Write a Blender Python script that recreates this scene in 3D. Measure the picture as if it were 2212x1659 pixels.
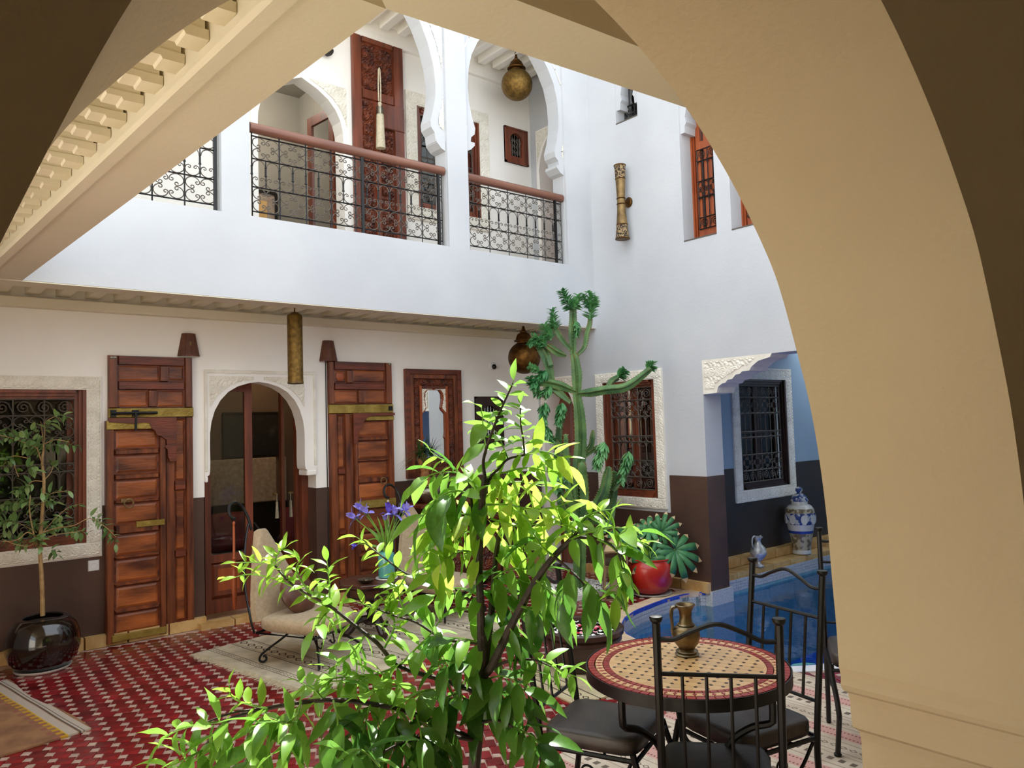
import bpy, bmesh, math, random
import numpy as np
from mathutils import Vector, Matrix, geometry
random.seed(7); np.random.seed(7)
for _o in list(bpy.data.objects): bpy.data.objects.remove(_o)
SC = bpy.context.scene
COL = SC.collection
PI = math.pi

# ------------------------------------------------------------------ camera, sky, sun, exposure
cam_data = bpy.data.cameras.new('camera')
cam_data.sensor_width = 36.0
cam_data.lens = 36.0 * 1650.0 / 2212.0
cam_data.clip_start = 0.02
cam = bpy.data.objects.new('camera', cam_data); COL.objects.link(cam)
_yaw, _pitch, _roll = math.radians(39.826), math.radians(3.105), math.radians(1.739)
_f = Vector((math.sin(_yaw)*math.cos(_pitch), math.cos(_yaw)*math.cos(_pitch), math.sin(_pitch)))
_r0 = Vector((math.cos(_yaw), -math.sin(_yaw), 0)); _d0 = _f.cross(_r0)
_r = math.cos(_roll)*_r0 + math.sin(_roll)*_d0
_d = -math.sin(_roll)*_r0 + math.cos(_roll)*_d0
cam.matrix_world = Matrix(((_r.x, -_d.x, -_f.x, 0), (_r.y, -_d.y, -_f.y, 0), (_r.z, -_d.z, -_f.z, 1.65), (0, 0, 0, 1)))
SC.camera = cam

world = bpy.data.worlds.new('sky'); SC.world = world; world.use_nodes = True
_bg = world.node_tree.nodes['Background']
_bg.inputs[0].default_value = (0.86, 0.925, 1.0, 1); _bg.inputs[1].default_value = 0.95

sun_data = bpy.data.lights.new('sun', 'SUN'); sun_data.energy = 6.2; sun_data.angle = math.radians(0.6); sun_data.color = (1.0, 0.96, 0.90)
sun = bpy.data.objects.new('sun', sun_data); COL.objects.link(sun)
SUN_TO = Vector((0.884, 0.468, 1.11)).normalized()            # direction towards the sun
sun.rotation_euler = SUN_TO.to_track_quat('Z', 'Y').to_euler()
sun.location = (3, 3, 12)

SC.view_settings.view_transform = 'Standard'; SC.view_settings.look = 'None'
SC.view_settings.gamma = 1.0; SC.view_settings.use_curve_mapping = False
SC.view_settings.exposure = 1.5
SC.cycles.max_bounces = 14; SC.cycles.diffuse_bounces = 9; SC.cycles.glossy_bounces = 4
SC.cycles.transmission_bounces = 8; SC.cycles.transparent_max_bounces = 16
SC.cycles.sample_clamp_indirect = 6.0; SC.cycles.caustics_reflective = False; SC.cycles.caustics_refractive = False

# ------------------------------------------------------------------ materials
def srgb(h):
    h = h.lstrip('#'); c = [int(h[i:i+2], 16)/255 for i in (0, 2, 4)]
    return tuple((x/12.92 if x <= 0.04045 else ((x+0.055)/1.055)**2.4) for x in c)
def C4(c): return (*(srgb(c) if isinstance(c, str) else c), 1)
MATS = {}
def pm(name, c1, c2=None, scale=6.0, rough=.6, metal=0., bump=0., bscale=None, stretch=(1, 1, 1), sharp=(.35, .7), spec=.5, coat=0., per_obj=0., detail=4., transmission=0., sheen=0.):
    """principled material: two colours mixed by stretched noise, fine bump, optional value jitter per object"""
    m = bpy.data.materials.new(name); m.use_nodes = True; nt = m.node_tree; N, L = nt.nodes, nt.links
    b = N['Principled BSDF']; b.inputs['Roughness'].default_value = rough; b.inputs['Metallic'].default_value = metal
    b.inputs['Specular IOR Level'].default_value = spec
    if coat: b.inputs['Coat Weight'].default_value = coat; b.inputs['Coat Roughness'].default_value = .12
    if sheen: b.inputs['Sheen Weight'].default_value = sheen
    if transmission: b.inputs['Transmission Weight'].default_value = transmission
    tc = N.new('ShaderNodeTexCoord'); mp = N.new('ShaderNodeMapping'); mp.inputs['Scale'].default_value = stretch
    L.new(tc.outputs['Object'], mp.inputs['Vector'])
    col = None
    if c2 is not None:
        nz = N.new('ShaderNodeTexNoise'); nz.inputs['Scale'].default_value = scale; nz.inputs['Detail'].default_value = detail
        L.new(mp.outputs[0], nz.inputs['Vector'])
        rp = N.new('ShaderNodeValToRGB'); rp.color_ramp.elements[0].position, rp.color_ramp.elements[1].position = sharp
        rp.color_ramp.elements[0].color = C4(c1); rp.color_ramp.elements[1].color = C4(c2)
        L.new(nz.outputs['Fac'], rp.inputs['Fac']); col = rp.outputs['Color']
    else:
        rgb = N.new('ShaderNodeRGB'); rgb.outputs[0].default_value = C4(c1); col = rgb.outputs[0]
    if per_obj:
        oi = N.new('ShaderNodeObjectInfo'); mr = N.new('ShaderNodeMapRange')
        mr.inputs['To Min'].default_value = 1-per_obj; mr.inputs['To Max'].default_value = 1+per_obj
        L.new(oi.outputs['Random'], mr.inputs['Value'])
        hs = N.new('ShaderNodeHueSaturation'); L.new(col, hs.inputs['Color']); L.new(mr.outputs[0], hs.inputs['Value']); col = hs.outputs[0]
    L.new(col, b.inputs['Base Color'])
    if bump:
        nb = N.new('ShaderNodeTexNoise'); nb.inputs['Scale'].default_value = bscale or scale*4; nb.inputs['Detail'].default_value = 5
        L.new(mp.outputs[0], nb.inputs['Vector'])
        bp = N.new('ShaderNodeBump'); bp.inputs['Strength'].default_value = bump; bp.inputs['Distance'].default_value = .01
        L.new(nb.outputs['Fac'], bp.inputs['Height']); L.new(bp.outputs[0], b.inputs['Normal'])
    MATS[name] = m
    return m
def leaf_mat(name, c1, c2, trans=.45, rough=.32):
    m = bpy.data.materials.new(name); m.use_nodes = True; nt = m.node_tree; N, L = nt.nodes, nt.links
    b = N['Principled BSDF']; b.inputs['Roughness'].default_value = rough; out = N['Material Output']
    oi = N.new('ShaderNodeObjectInfo'); tc = N.new('ShaderNodeTexCoord'); nz = N.new('ShaderNodeTexNoise'); nz.inputs['Scale'].default_value = 14
    L.new(tc.outputs['Object'], nz.inputs['Vector'])
    ad = N.new('ShaderNodeMath'); ad.operation = 'MULTIPLY_ADD'; ad.inputs[1].default_value = .5
    L.new(nz.outputs['Fac'], ad.inputs[0]); sc = N.new('ShaderNodeMath'); sc.operation = 'MULTIPLY'; sc.inputs[1].default_value = .75
    L.new(oi.outputs['Random'], sc.inputs[0]); L.new(sc.outputs[0], ad.inputs[2])
    rp = N.new('ShaderNodeValToRGB'); rp.color_ramp.elements[0].position = .2; rp.color_ramp.elements[1].position = .9
    rp.color_ramp.elements[0].color = C4(c1); rp.color_ramp.elements[1].color = C4(c2)
    L.new(ad.outputs[0], rp.inputs['Fac']); L.new(rp.outputs[0], b.inputs['Base Color'])
    tr = N.new('ShaderNodeBsdfTranslucent'); br = N.new('ShaderNodeHueSaturation'); br.inputs['Value'].default_value = 1.2; br.inputs['Saturation'].default_value = .95
    L.new(rp.outputs[0], br.inputs['Color']); L.new(br.outputs[0], tr.inputs['Color'])
    mx = N.new('ShaderNodeMixShader'); mx.inputs[0].default_value = trans
    L.new(b.outputs[0], mx.inputs[1]); L.new(tr.outputs[0], mx.inputs[2]); L.new(mx.outputs[0], out.inputs['Surface'])
    MATS[name] = m; return m
def clear_mat(name, tint, gloss=.04, rough=.02, bump=0., bscale=8.):
    """thin glass or a water surface: see-through tint with a fresnel-weighted gloss"""
    m = bpy.data.materials.new(name); m.use_nodes = True; nt = m.node_tree; N, L = nt.nodes, nt.links
    N.remove(N['Principled BSDF']); out = N['Material Output']
    t = N.new('ShaderNodeBsdfTransparent'); t.inputs[0].default_value = C4(tint)
    g = N.new('ShaderNodeBsdfGlossy'); g.inputs['Roughness'].default_value = rough
    lw = N.new('ShaderNodeFresnel'); lw.inputs['IOR'].default_value = 1.33 + gloss
    mx = N.new('ShaderNodeMixShader'); L.new(lw.outputs[0], mx.inputs[0]); L.new(t.outputs[0], mx.inputs[1]); L.new(g.outputs[0], mx.inputs[2]); L.new(mx.outputs[0], out.inputs['Surface'])
    if bump:
        tc = N.new('ShaderNodeTexCoord'); nb = N.new('ShaderNodeTexNoise'); nb.inputs['Scale'].default_value = bscale; nb.inputs['Detail'].default_value = 2
        L.new(tc.outputs['Object'], nb.inputs['Vector']); bp = N.new('ShaderNodeBump'); bp.inputs['Strength'].default_value = bump; bp.inputs['Distance'].default_value = .02
        L.new(nb.outputs['Fac'], bp.inputs['Height']); L.new(bp.outputs[0], g.inputs['Normal']); L.new(bp.outputs[0], lw.inputs['Normal'])
    MATS[name] = m; return m

# ------------------------------------------------------------------ mesh builder
class Frame:
    """a wall frame: (u along the wall, v out of it, z up) -> world"""
    def __init__(s, o, U, V): s.o, s.U, s.V = Vector(o), Vector(U), Vector(V)
    def __call__(s, u, v, z): return s.o + s.U*u + s.V*v + Vector((0, 0, z))
XYZ = Frame((0, 0, 0), (1, 0, 0), (0, 1, 0))
class MB:
    def __init__(s): s.v, s.f = [], []
    def add(s, vs, fs):
        n = len(s.v); s.v += [tuple(p) for p in vs]; s.f += [tuple(i+n for i in f) for f in fs]; return s
    def quad(s, *p): return s.add(p, [tuple(range(len(p)))])
    def box(s, a, b, F=XYZ):
        (x0, y0, z0), (x1, y1, z1) = a, b
        P = [F(x, y, z) for z in (z0, z1) for y in (y0, y1) for x in (x0, x1)]
        return s.add(P, [(0, 1, 3, 2), (4, 6, 7, 5), (0, 4, 5, 1), (2, 3, 7, 6), (0, 2, 6, 4), (1, 5, 7, 3)])
    def panel(s, u0, u1, z0, z1, v0, v1, bev, F):
        """a raised or sunk board face: box whose front is inset by bev"""
        P = [F(u, v0, z) for u, z in ((u0, z0), (u1, z0), (u1, z1), (u0, z1))] + [F(u, v1, z) for u, z in ((u0+bev, z0+bev), (u1-bev, z0+bev), (u1-bev, z1-bev), (u0+bev, z1-bev))]
        return s.add(P, [(4, 5, 6, 7), (0, 1, 5, 4), (1, 2, 6, 5), (2, 3, 7, 6), (3, 0, 4, 7), (3, 2, 1, 0)])
    def tube(s, pts, r, n=6, closed=False, caps=True):
        pts = [Vector(p) for p in pts]; k = len(pts)
        rad = r if hasattr(r, '__len__') else [r]*k
        prev = None; base = len(s.v)
        for i, p in enumerate(pts):
            a = pts[i-1] if (i or closed) else p; b = pts[(i+1) % k] if (i < k-1 or closed) else p
            t = b-a
            t = t.normalized() if t.length > 1e-9 else Vector((0, 0, 1))
            if prev is None:
                h = Vector((0, 0, 1)) if abs(t.z) < .9 else Vector((1, 0, 0)); u = t.cross(h).normalized()
            else:
                u = prev - t*prev.dot(t); u = u.normalized() if u.length > 1e-6 else t.orthogonal().normalized()
            prev = u; w = t.cross(u)
            for j in range(n):
                c, d = math.cos(2*PI*j/n), math.sin(2*PI*j/n); s.v.append(tuple(p + (u*c + w*d)*rad[i]))
        for i in range(k if closed else k-1):
            A, B = base+i*n, base+((i+1) % k)*n
            for j in range(n): s.f.append((A+j, A+(j+1) % n, B+(j+1) % n, B+j))
        if caps and not closed:
            s.f.append(tuple(range(base+n-1, base-1, -1))); s.f.append(tuple(range(base+(k-1)*n, base+k*n)))
        return s
    def lathe(s, prof, n=24, o=(0, 0, 0), axis=None, squash=1.0):
        """prof: (radius, height) pairs about z through o"""
        o = Vector(o); base = len(s.v); k = len(prof)
        M = Vector((0, 0, 1)).rotation_difference(Vector(axis)).to_matrix() if axis is not None else Matrix.Identity(3)
        for r, z in prof:
            for j in range(n):
                a = 2*PI*j/n; s.v.append(tuple(o + M @ Vector((r*math.cos(a), r*math.sin(a)*squash, z))))
        for i in range(k-1):
            A, B = base+i*n, base+(i+1)*n
            for j in range(n): s.f.append((A+j, A+(j+1) % n, B+(j+1) % n, B+j))
        if prof[0][0] > 1e-6: s.f.append(tuple(range(base+n-1, base-1, -1)))
        if prof[-1][0] > 1e-6: s.f.append(tuple(range(base+(k-1)*n, base+k*n)))
        return s
    def prism(s, poly, v0, v1, F=XYZ, flat=False):
        """extrude a polygon given in (u, z) between v0 and v1 of a frame; flat: polygon is (x, y) and v is height"""
        g = (lambda a, b, v: F(a, b, v)) if flat else (lambda a, b, v: F(a, v, b))
        k = len(poly); A = [g(a, b, v0) for a, b in poly]; B = [g(a, b, v1) for a, b in poly]
        tri = geometry.tessellate_polygon([[Vector((a, b, 0)) for a, b in poly]])
        fs = [tuple(t) for t in tri] + [tuple(i+k for i in reversed(t)) for t in tri] + [(i, (i+1) % k, (i+1) % k+k, i+k) for i in range(k)]
        return s.add(A+B, fs)
    def arch(s, u0, u1, z1, uc, prof, v0, v1, F, rev=True):
        """wall piece between u0..u1 up to z1 with an arched hole: prof = (half width, z) from the foot up to (0, apex)"""
        for v in (v0, v1):
            for (h0, a), (h1, b) in zip(prof, prof[1:]):
                if abs(b-a) < 1e-6: continue
                s.quad(F(u0, v, a), F(uc-h0, v, a), F(uc-h1, v, b), F(u0, v, b)); s.quad(F(uc+h0, v, a), F(u1, v, a), F(u1, v, b), F(uc+h1, v, b))
            s.quad(F(u0, v, prof[-1][1]), F(u1, v, prof[-1][1]), F(u1, v, z1), F(u0, v, z1))
        if rev:
            for sg in (-1, 1):
                for (h0, a), (h1, b) in zip(prof, prof[1:]):
                    s.quad(F(uc+sg*h0, v0, a), F(uc+sg*h1, v0, b), F(uc+sg*h1, v1, b), F(uc+sg*h0, v1, a))
        for u in (u0, u1): s.quad(F(u, v0, prof[0][1]), F(u, v1, prof[0][1]), F(u, v1, z1), F(u, v0, z1))
        s.quad(F(u0, v0, z1), F(u1, v0, z1), F(u1, v1, z1), F(u0, v1, z1))
        return s
    def wall(s, u0, u1, z0, z1, holes, v0, v1, F):
        """wall slab with rectangular holes (ua, ub, za, zb)"""
        us = sorted({u0, u1, *[x for h in holes for x in h[:2]]}); zs = sorted({z0, z1, *[x for h in holes for x in h[2:]]})
        us = [u for u in us if u0 <= u <= u1]; zs = [z for z in zs if z0 <= z <= z1]
        for a, b in zip(us, us[1:]):
            for c, d in zip(zs, zs[1:]):
                mu, mz = (a+b)/2, (c+d)/2
                if any(h[0] < mu < h[1] and h[2] < mz < h[3] for h in holes): continue
                for v in (v0, v1): s.quad(F(a, v, c), F(b, v, c), F(b, v, d), F(a, v, d))
        for ua, ub, za, zb in holes + [(u0, u1, z0, z1)]:
            for u in (ua, ub): s.quad(F(u, v0, za), F(u, v1, za), F(u, v1, zb), F(u, v0, zb))
            for z in (za, zb): s.quad(F(ua, v0, z), F(ub, v0, z), F(ub, v1, z), F(ua, v1, z))
        return s
    def build(s, name, mat, parent=None, smooth=False, angle=40, bevel=0., loc=None, solid=False):
        me = bpy.data.meshes.new(name); me.from_pydata(s.v, [], s.f); me.update()
        if solid:
            bm = bmesh.new(); bm.from_mesh(me); bmesh.ops.recalc_face_normals(bm, faces=bm.faces); bm.to_mesh(me); bm.free()
        if smooth:
            me.polygons.foreach_set('use_smooth', [True]*len(me.polygons))
            try: me.set_sharp_from_angle(angle=math.radians(angle))
            except Exception: pass
        me.materials.append(MATS[mat] if isinstance(mat, str) else mat)
        o = bpy.data.objects.new(name, me); COL.objects.link(o)
        if parent is not None: o.parent = parent
        if loc is not None: o.location = loc
        if bevel:
            md = o.modifiers.new('bevel', 'BEVEL'); md.width = bevel; md.segments = 2; md.limit_method = 'ANGLE'; md.angle_limit = math.radians(50)
        return o
def tag(o, label=None, cat=None, group=None, kind=None):
    if label: o['label'] = label
    if cat: o['category'] = cat
    if group: o['group'] = group
    if kind: o['kind'] = kind
    return o
def thing(name, label, cat, loc=(0, 0, 0), rz=0., group=None):
    o = bpy.data.objects.new(name, None); o.empty_display_size = .05; COL.objects.link(o); o.location = loc; o.rotation_euler = (0, 0, rz)
    return tag(o, label, cat, group)
def struct(name, label=None, cat=None):
    o = bpy.data.objects.new(name, None); o.empty_display_size = .05; COL.objects.link(o); o['kind'] = 'structure'
    return tag(o, label, cat)
def copy_tree(o, parent=None):
    c = o.copy(); COL.objects.link(c)
    if parent is not None: c.parent = parent
    for ch in list(o.children): copy_tree(ch, c)
    return c
def arc(c, r, a0, a1, n, U=Vector((1, 0, 0)), W=Vector((0, 0, 1))):
    c = Vector(c); return [c + U*(r*math.cos(a0+(a1-a0)*i/n)) + W*(r*math.sin(a0+(a1-a0)*i/n)) for i in range(n+1)]
def spline(pts, n=8):
    """Catmull-Rom through pts"""
    P = [Vector(p) for p in pts]; P = [P[0]*2-P[1]] + P + [P[-1]*2-P[-2]]; out = []
    for i in range(1, len(P)-2):
        a, b, c, d = P[i-1:i+3]
        for k in range(n):
            t = k/n; out.append(.5*((2*b) + (c-a)*t + (2*a-5*b+4*c-d)*t*t + (3*b-a-3*c+d)*t**3))
    out.append(P[-2]); return out
# ------------------------------------------------------------------ the palette
pm('dimmed_white', '#bbbdc0', '#c5c7c9', 1.3, .75, bump=.12, bscale=40)  # same white paint as white_plaster, darkened to offset stronger light on it
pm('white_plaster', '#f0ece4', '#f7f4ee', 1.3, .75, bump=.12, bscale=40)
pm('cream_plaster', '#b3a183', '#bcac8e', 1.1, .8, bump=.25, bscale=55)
pm('beam_plaster', '#dcd4bb', '#e4ddc6', 1.4, .75, bump=.1, bscale=50)
pm('stucco', '#ded8c9', '#efeadd', 9, .8, bump=.15, bscale=70)
pm('brown_tadelakt', '#46342c', '#5a4338', 2.2, .34, bump=.08, bscale=30)
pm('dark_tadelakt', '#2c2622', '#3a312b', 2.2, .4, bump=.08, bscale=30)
pm('pool_lit_plaster', '#8aa0b2', '#98acbc', 1.5, .7, bump=.1, bscale=40)  # blue of the pool's reflected light put into the plaster colour
pm('stone_trim', '#b98f52', '#d8b67c', 7, .6, bump=.2, bscale=40, per_obj=.12)
pm('grout', '#b59585', '#c6aa98', 30, .7, bump=.2, bscale=120)
pm('red_tile', '#640f15', '#8a1d21', 9, .2, per_obj=.28, spec=.5, bump=.05, bscale=25)
pm('pale_tile', '#a88f80', '#bfa898', 20, .4, per_obj=.1, bump=.1, bscale=60)
pm('pool_tile', '#0b4fd6', '#1768ee', 14, .3)
pm('pool_wall_tile', '#6fa6ac', '#93bdbf', 14, .3)
pm('band_tile', '#a8acab', '#c9cac6', 60, .35, per_obj=.1)
pm('blue_tile', '#2743a6', '#3d5fc4', 40, .25)
pm('coping', '#c9ad8b', '#dcc6a8', 9, .55, bump=.15, bscale=50)
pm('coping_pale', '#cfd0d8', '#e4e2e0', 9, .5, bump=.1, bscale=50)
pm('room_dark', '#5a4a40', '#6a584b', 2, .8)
pm('bounce_paving', '#cfc4b2', '#ddd4c4', 5, .6, bump=.1, bscale=30)
pm('silver', '#a7a6a2', '#dddcd8', 26, .35, metal=.45, bump=.3, bscale=60)
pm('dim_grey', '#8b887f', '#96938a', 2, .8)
pm('old_wood', '#3f1c10', '#8f4d28', 7, .42, stretch=(3, 3, .35), bump=.25, bscale=30, sharp=(.3, .72))
pm('old_wood_dark', '#48200f', '#7f3a1e', 7, .45, stretch=(.5, 3, 3), bump=.25, bscale=30, sharp=(.3, .72))
pm('old_wood_panel', '#4a200e', '#a95d2b', 3.2, .42, stretch=(.7, 2, 2.6), bump=.3, bscale=24, sharp=(.32, .7), per_obj=.12)
pm('red_wood', '#5c2e1e', '#854329', 6, .38, stretch=(3, 3, .3), bump=.12, bscale=30, coat=.15)
pm('handrail_wood', '#6a4334', '#865a46', 5, .4, stretch=(.3, 3, 3), bump=.1, bscale=30)
pm('orange_wood', '#8a3f1d', '#a65429', 6, .42, stretch=(3, 3, .3), bump=.12, bscale=30)
pm('dark_wood', '#24140f', '#38211a', 6, .4, stretch=(3, 3, .3), bump=.15, bscale=30)
pm('table_wood', '#3a2018', '#5a3728', 8, .35, stretch=(1, 1, 1), bump=.1, bscale=30)
pm('carved_wood', '#40190e', '#7a3a1c', 12, .45, bump=.5, bscale=60)
pm('aged_brass', '#6e5736', '#94794c', 16, .5, metal=.6, bump=.35, bscale=60)
pm('hammered_brass', '#6a5228', '#94743a', 30, .46, metal=.8, bump=.5, bscale=150)
pm('dark_brass', '#4d3318', '#7a5526', 22, .45, metal=.95, bump=.35, bscale=160)
pm('brass_band', '#8a7230', '#b39a4c', 10, .5, metal=.55, bump=.5, bscale=50)
pm('pierced_brass', '#30241a', '#a48b63', 70, .55, metal=.35, bump=.8, bscale=110, sharp=(.45, .56), detail=1)
pm('pewter', '#6d685c', '#a49a84', 9, .3, metal=.95, bump=.15, bscale=40)
pm('gold_pewter', '#6b5a40', '#948466', 9, .36, metal=.95, bump=.15, bscale=40)
pm('black_iron', '#070707', '#101011', 20, .42, spec=.4)
pm('grey_iron', '#4f4840', '#655c52', 20, .5)
pm('brown_shade', '#57301f', '#6d3f29', 10, .6)
pm('black_glaze', '#0b0807', '#2a1a10', 5, .08, coat=.6, sharp=(.4, .8))
pm('white_ceramic', '#d8d6d0', None, rough=.3)
pm('white_plastic', '#dcdcda', None, rough=.4)
pm('black_plastic', '#0c0c0c', None, rough=.35)
pm('fawn_fabric', '#a08b6c', '#b29d7d', 40, .85, bump=.15, bscale=200, sheen=.2)
pm('brown_satin', '#4f2f20', '#6a4330', 9, .42, bump=.3, bscale=14)
pm('seat_leather', '#332c28', '#453c36', 12, .42, bump=.12, bscale=60)
pm('teal_glaze', '#4f9a92', '#6fb3a8', 6, .2, coat=.4)
pm('red_glaze', '#a31a0e', '#bb2a16', 5, .34, coat=.3)
pm('terracotta', '#9c6b43', '#b78558', 10, .7, bump=.15, bscale=50)
pm('iris_petal', '#7f76dc', '#b9b5f0', 30, .6)
pm('iris_petal_dark', '#4a33b4', '#7c6ad8', 30, .6)
pm('stem_green', '#5d8a2c', '#7fae3e', 10, .5)
pm('bark_dark', '#1d1410', '#3b2a20', 20, .7, bump=.5, bscale=60)
pm('bark_pale', '#8d6f47', '#b59562', 16, .75, bump=.3, bscale=60)
pm('palm_bark', '#7d4f2c', '#b37a46', 12, .8, bump=.6, bscale=30)
pm('cactus_skin', '#33592f', '#5f8447', 7, .5, bump=.2, bscale=40)
pm('cactus_old', '#5f6f3a', '#8b7c4c', 7, .7, bump=.3, bscale=40)
pm('candle_wax', '#d9c59c', None, rough=.5)
pm('lantern_metal', '#8d7656', '#a58d69', 12, .4, metal=.6)
pm('basin_clay', '#2b1a15', '#45302a', 6, .3, bump=.15, bscale=30)
pm('petal_red', '#b3122c', '#d02a4a', 20, .5)
pm('petal_pink', '#e48fa0', '#f2bcc4', 20, .5)
pm('petal_white', '#ecebe6', None, rough=.5)
pm('cream_tile', '#c99f6a', '#dcb883', 8, .28, per_obj=.1)
pm('black_tile', '#1c120e', None, rough=.3)
pm('border_red', '#8e2422', '#a8332c', 8, .3, per_obj=.15)
pm('border_cream', '#d9a978', '#e6bf92', 8, .32)
pm('painting_dark', '#0b0b0c', '#34353a', 7, .5, sharp=(.55, .75))
pm('maroon', '#4f1318', '#6b1c22', 6, .8)
pm('wall_fabric', '#8e7f72', '#a89a8c', 22, .85, bump=.2, bscale=60)
pm('pebble', '#cfcac0', '#efece6', 40, .6)
pm('rug_fringe', '#c3b798', '#d9d0b6', 60, .9)
clear_mat('window_glass', (.82, .86, .85), .18)
clear_mat('lantern_glass', (.93, .95, .94), .16)
clear_mat('pool_water', (.72, .93, .97), .0, .02, bump=.25, bscale=5)
clear_mat('bowl_water', (.6, .62, .6), .0, .02, bump=.1, bscale=14)
m = pm('mirror_glass', '#e6e9e8', None, rough=.02, metal=1.0)
leaf_mat('leaf_bright', '#6f9f28', '#b9d24a', .5)
leaf_mat('leaf_green', '#3d7622', '#76a53a', .45)
leaf_mat('leaf_dark', '#2b5a1c', '#56862e', .4, .28)
leaf_mat('leaf_ficus', '#557a40', '#93b06c', .3, .3)
leaf_mat('leaf_philodendron', '#2d6b3c', '#5fa066', .3, .35)
leaf_mat('leaf_edge', '#b99a68', '#d8c193', .25, .5)
leaf_mat('leaf_tuft', '#3a8046', '#74b070', .25, .4)
leaf_mat('leaf_grass', '#24401e', '#4c6b30', .25, .4)
# ================================================================== SETTING
YB, XR, YF, ZS, HT = 6.85, 6.12, 5.86, 2.70, 7.0
FB = Frame((0, YB, 0), (1, 0, 0), (0, -1, 0)); FF = Frame((0, YF, 0), (1, 0, 0), (0, -1, 0))
FR = Frame((XR, 0, 0), (0, 1, 0), (-1, 0, 0)); FA = Frame((0, 4.9, 0), (1, 0, 0), (0, -1, 0))
POOL = [(6.12, 4.52), (5.98, 4.60), (5.77, 4.62), (5.55, 4.61), (5.32, 4.57), (5.08, 4.52), (4.88, 4.44), (4.72, 4.34), (4.58, 4.21), (4.47, 4.03), (4.40, 3.8), (4.37, 3.5), (4.40, 3.2), (4.47, 3.0), (4.57, 2.87), (4.7, 2.77), (4.9, 2.66), (5.2, 2.6), (6.12, 2.6)]

# floor: one slab of pale bedding with the pool cut out; the glazed bricks lie on it
fl = struct('floor', 'courtyard floor of red glazed tiles with small pale insets', 'floor')
poly = [(-2.4, -3.2), (9.6, -3.2), (9.6, 2.6)] + POOL[::-1][0:] + [(6.12, 4.58), (6.12, 9.9), (-2.4, 9.9)]
poly = [(-5.2, -3.2), (6.12, -3.2), (6.12, 2.6)] + POOL[::-1][1:] + [(6.12, 9.9), (-5.2, 9.9)]
MB().prism(poly, -.12, 0, flat=True).build('bedding', 'grout', fl)
MB().prism([(-5.0, -3.0), (4.1, -3.0), (4.1, .5), (1.0, 1.05), (1.0, 1.08), (.72, 2.75), (-5.0, 2.75)], .0005, .012, flat=True).build('bounce_paving', 'bounce_paving', fl)  # unseen pale floor added to bounce sunlight up into the galleries
RUGS = []      # filled with the rectangles that hide bricks
def in_poly(x, y, P):
    c = False
    for (x0, y0), (x1, y1) in zip(P, P[1:]+P[:1]):
        if (y0 > y) != (y1 > y) and x < (x1-x0)*(y-y0)/(y1-y0)+x0: c = not c
    return c
POOL_GROWN = [(6.3, 4.75), (5.77, 4.76), (5.3, 4.71), (4.83, 4.57), (4.5, 4.32), (4.31, 4.05), (4.23, 3.5), (4.3, 3.1), (4.44, 2.8), (4.85, 2.53), (5.2, 2.46), (6.3, 2.46)]
PT = .0975; TA, TB = PT*math.cos(math.atan(.5)), PT*math.sin(math.atan(.5)); TH = -math.atan(.5)+math.radians(-2.5)     # big red squares and small pale squares, turned against the walls
camF, camR = _f, _r
e1 = Vector((math.cos(TH), math.sin(TH), 0)); e2 = Vector((-math.sin(TH), math.cos(TH), 0)); l1 = e1*TA+e2*TB; l2 = e2*TA-e1*TB
tiles, pales = [], []
def tile_ok(x, y): return 1.1 < y < 6.72 and -1.2 < x < 6.04 and not in_poly(x, y, POOL_GROWN)
for a in range(-60, 90):
    for b in range(-30, 90):
        c = Vector((.02, 1.0, 0))+l1*a+l2*b
        if tile_ok(c.x, c.y): tiles.append((c.x, c.y))
        c = c+e1*(TA+TB)/2+e2*(TB-TA)/2
        if tile_ok(c.x, c.y): pales.append((c.x, c.y))
def tile_box(mb, x, y, z, S=None):
    S = (S or TA)-.0045; a = [random.uniform(-.0012, .0012) for _ in range(4)]; j = lambda: random.uniform(-.0015, .0015); c = Vector((x, y, 0))
    P = [c+e1*(S/2*u+j())+e2*(S/2*v+j()) for u, v in ((-1, -1), (1, -1), (1, 1), (-1, 1))]
    mb.add([(q.x, q.y, -.002) for q in P] + [(c.x+(q.x-c.x)*.97, c.y+(q.y-c.y)*.97, z+a[i]) for i, q in enumerate(P)],
           [(4, 5, 6, 7), (0, 1, 5, 4), (1, 2, 6, 5), (2, 3, 7, 6), (3, 0, 4, 7)])
def covered(x, y):
    for (ox, oy), (ux, uy), (lx, ly) in RUGS:
        ok = True
        for px in (x,):
            dx, dy = px-ox, y-oy; a = dx*ux+dy*uy; b = dx*uy-dy*ux
            if not (.07 < a < lx-.07 and .07 < b < ly-.07): ok = False
        if ok: return True
    return False
RUGS += [((1.87, 6.04), (.986, .165), (2.0, 1.5)), ((.05, 6.2), (.985, .17), (.62, 1.42)), ((2.5, 2.86), (.999, -.04), (2.0, 1.6))]
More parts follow.
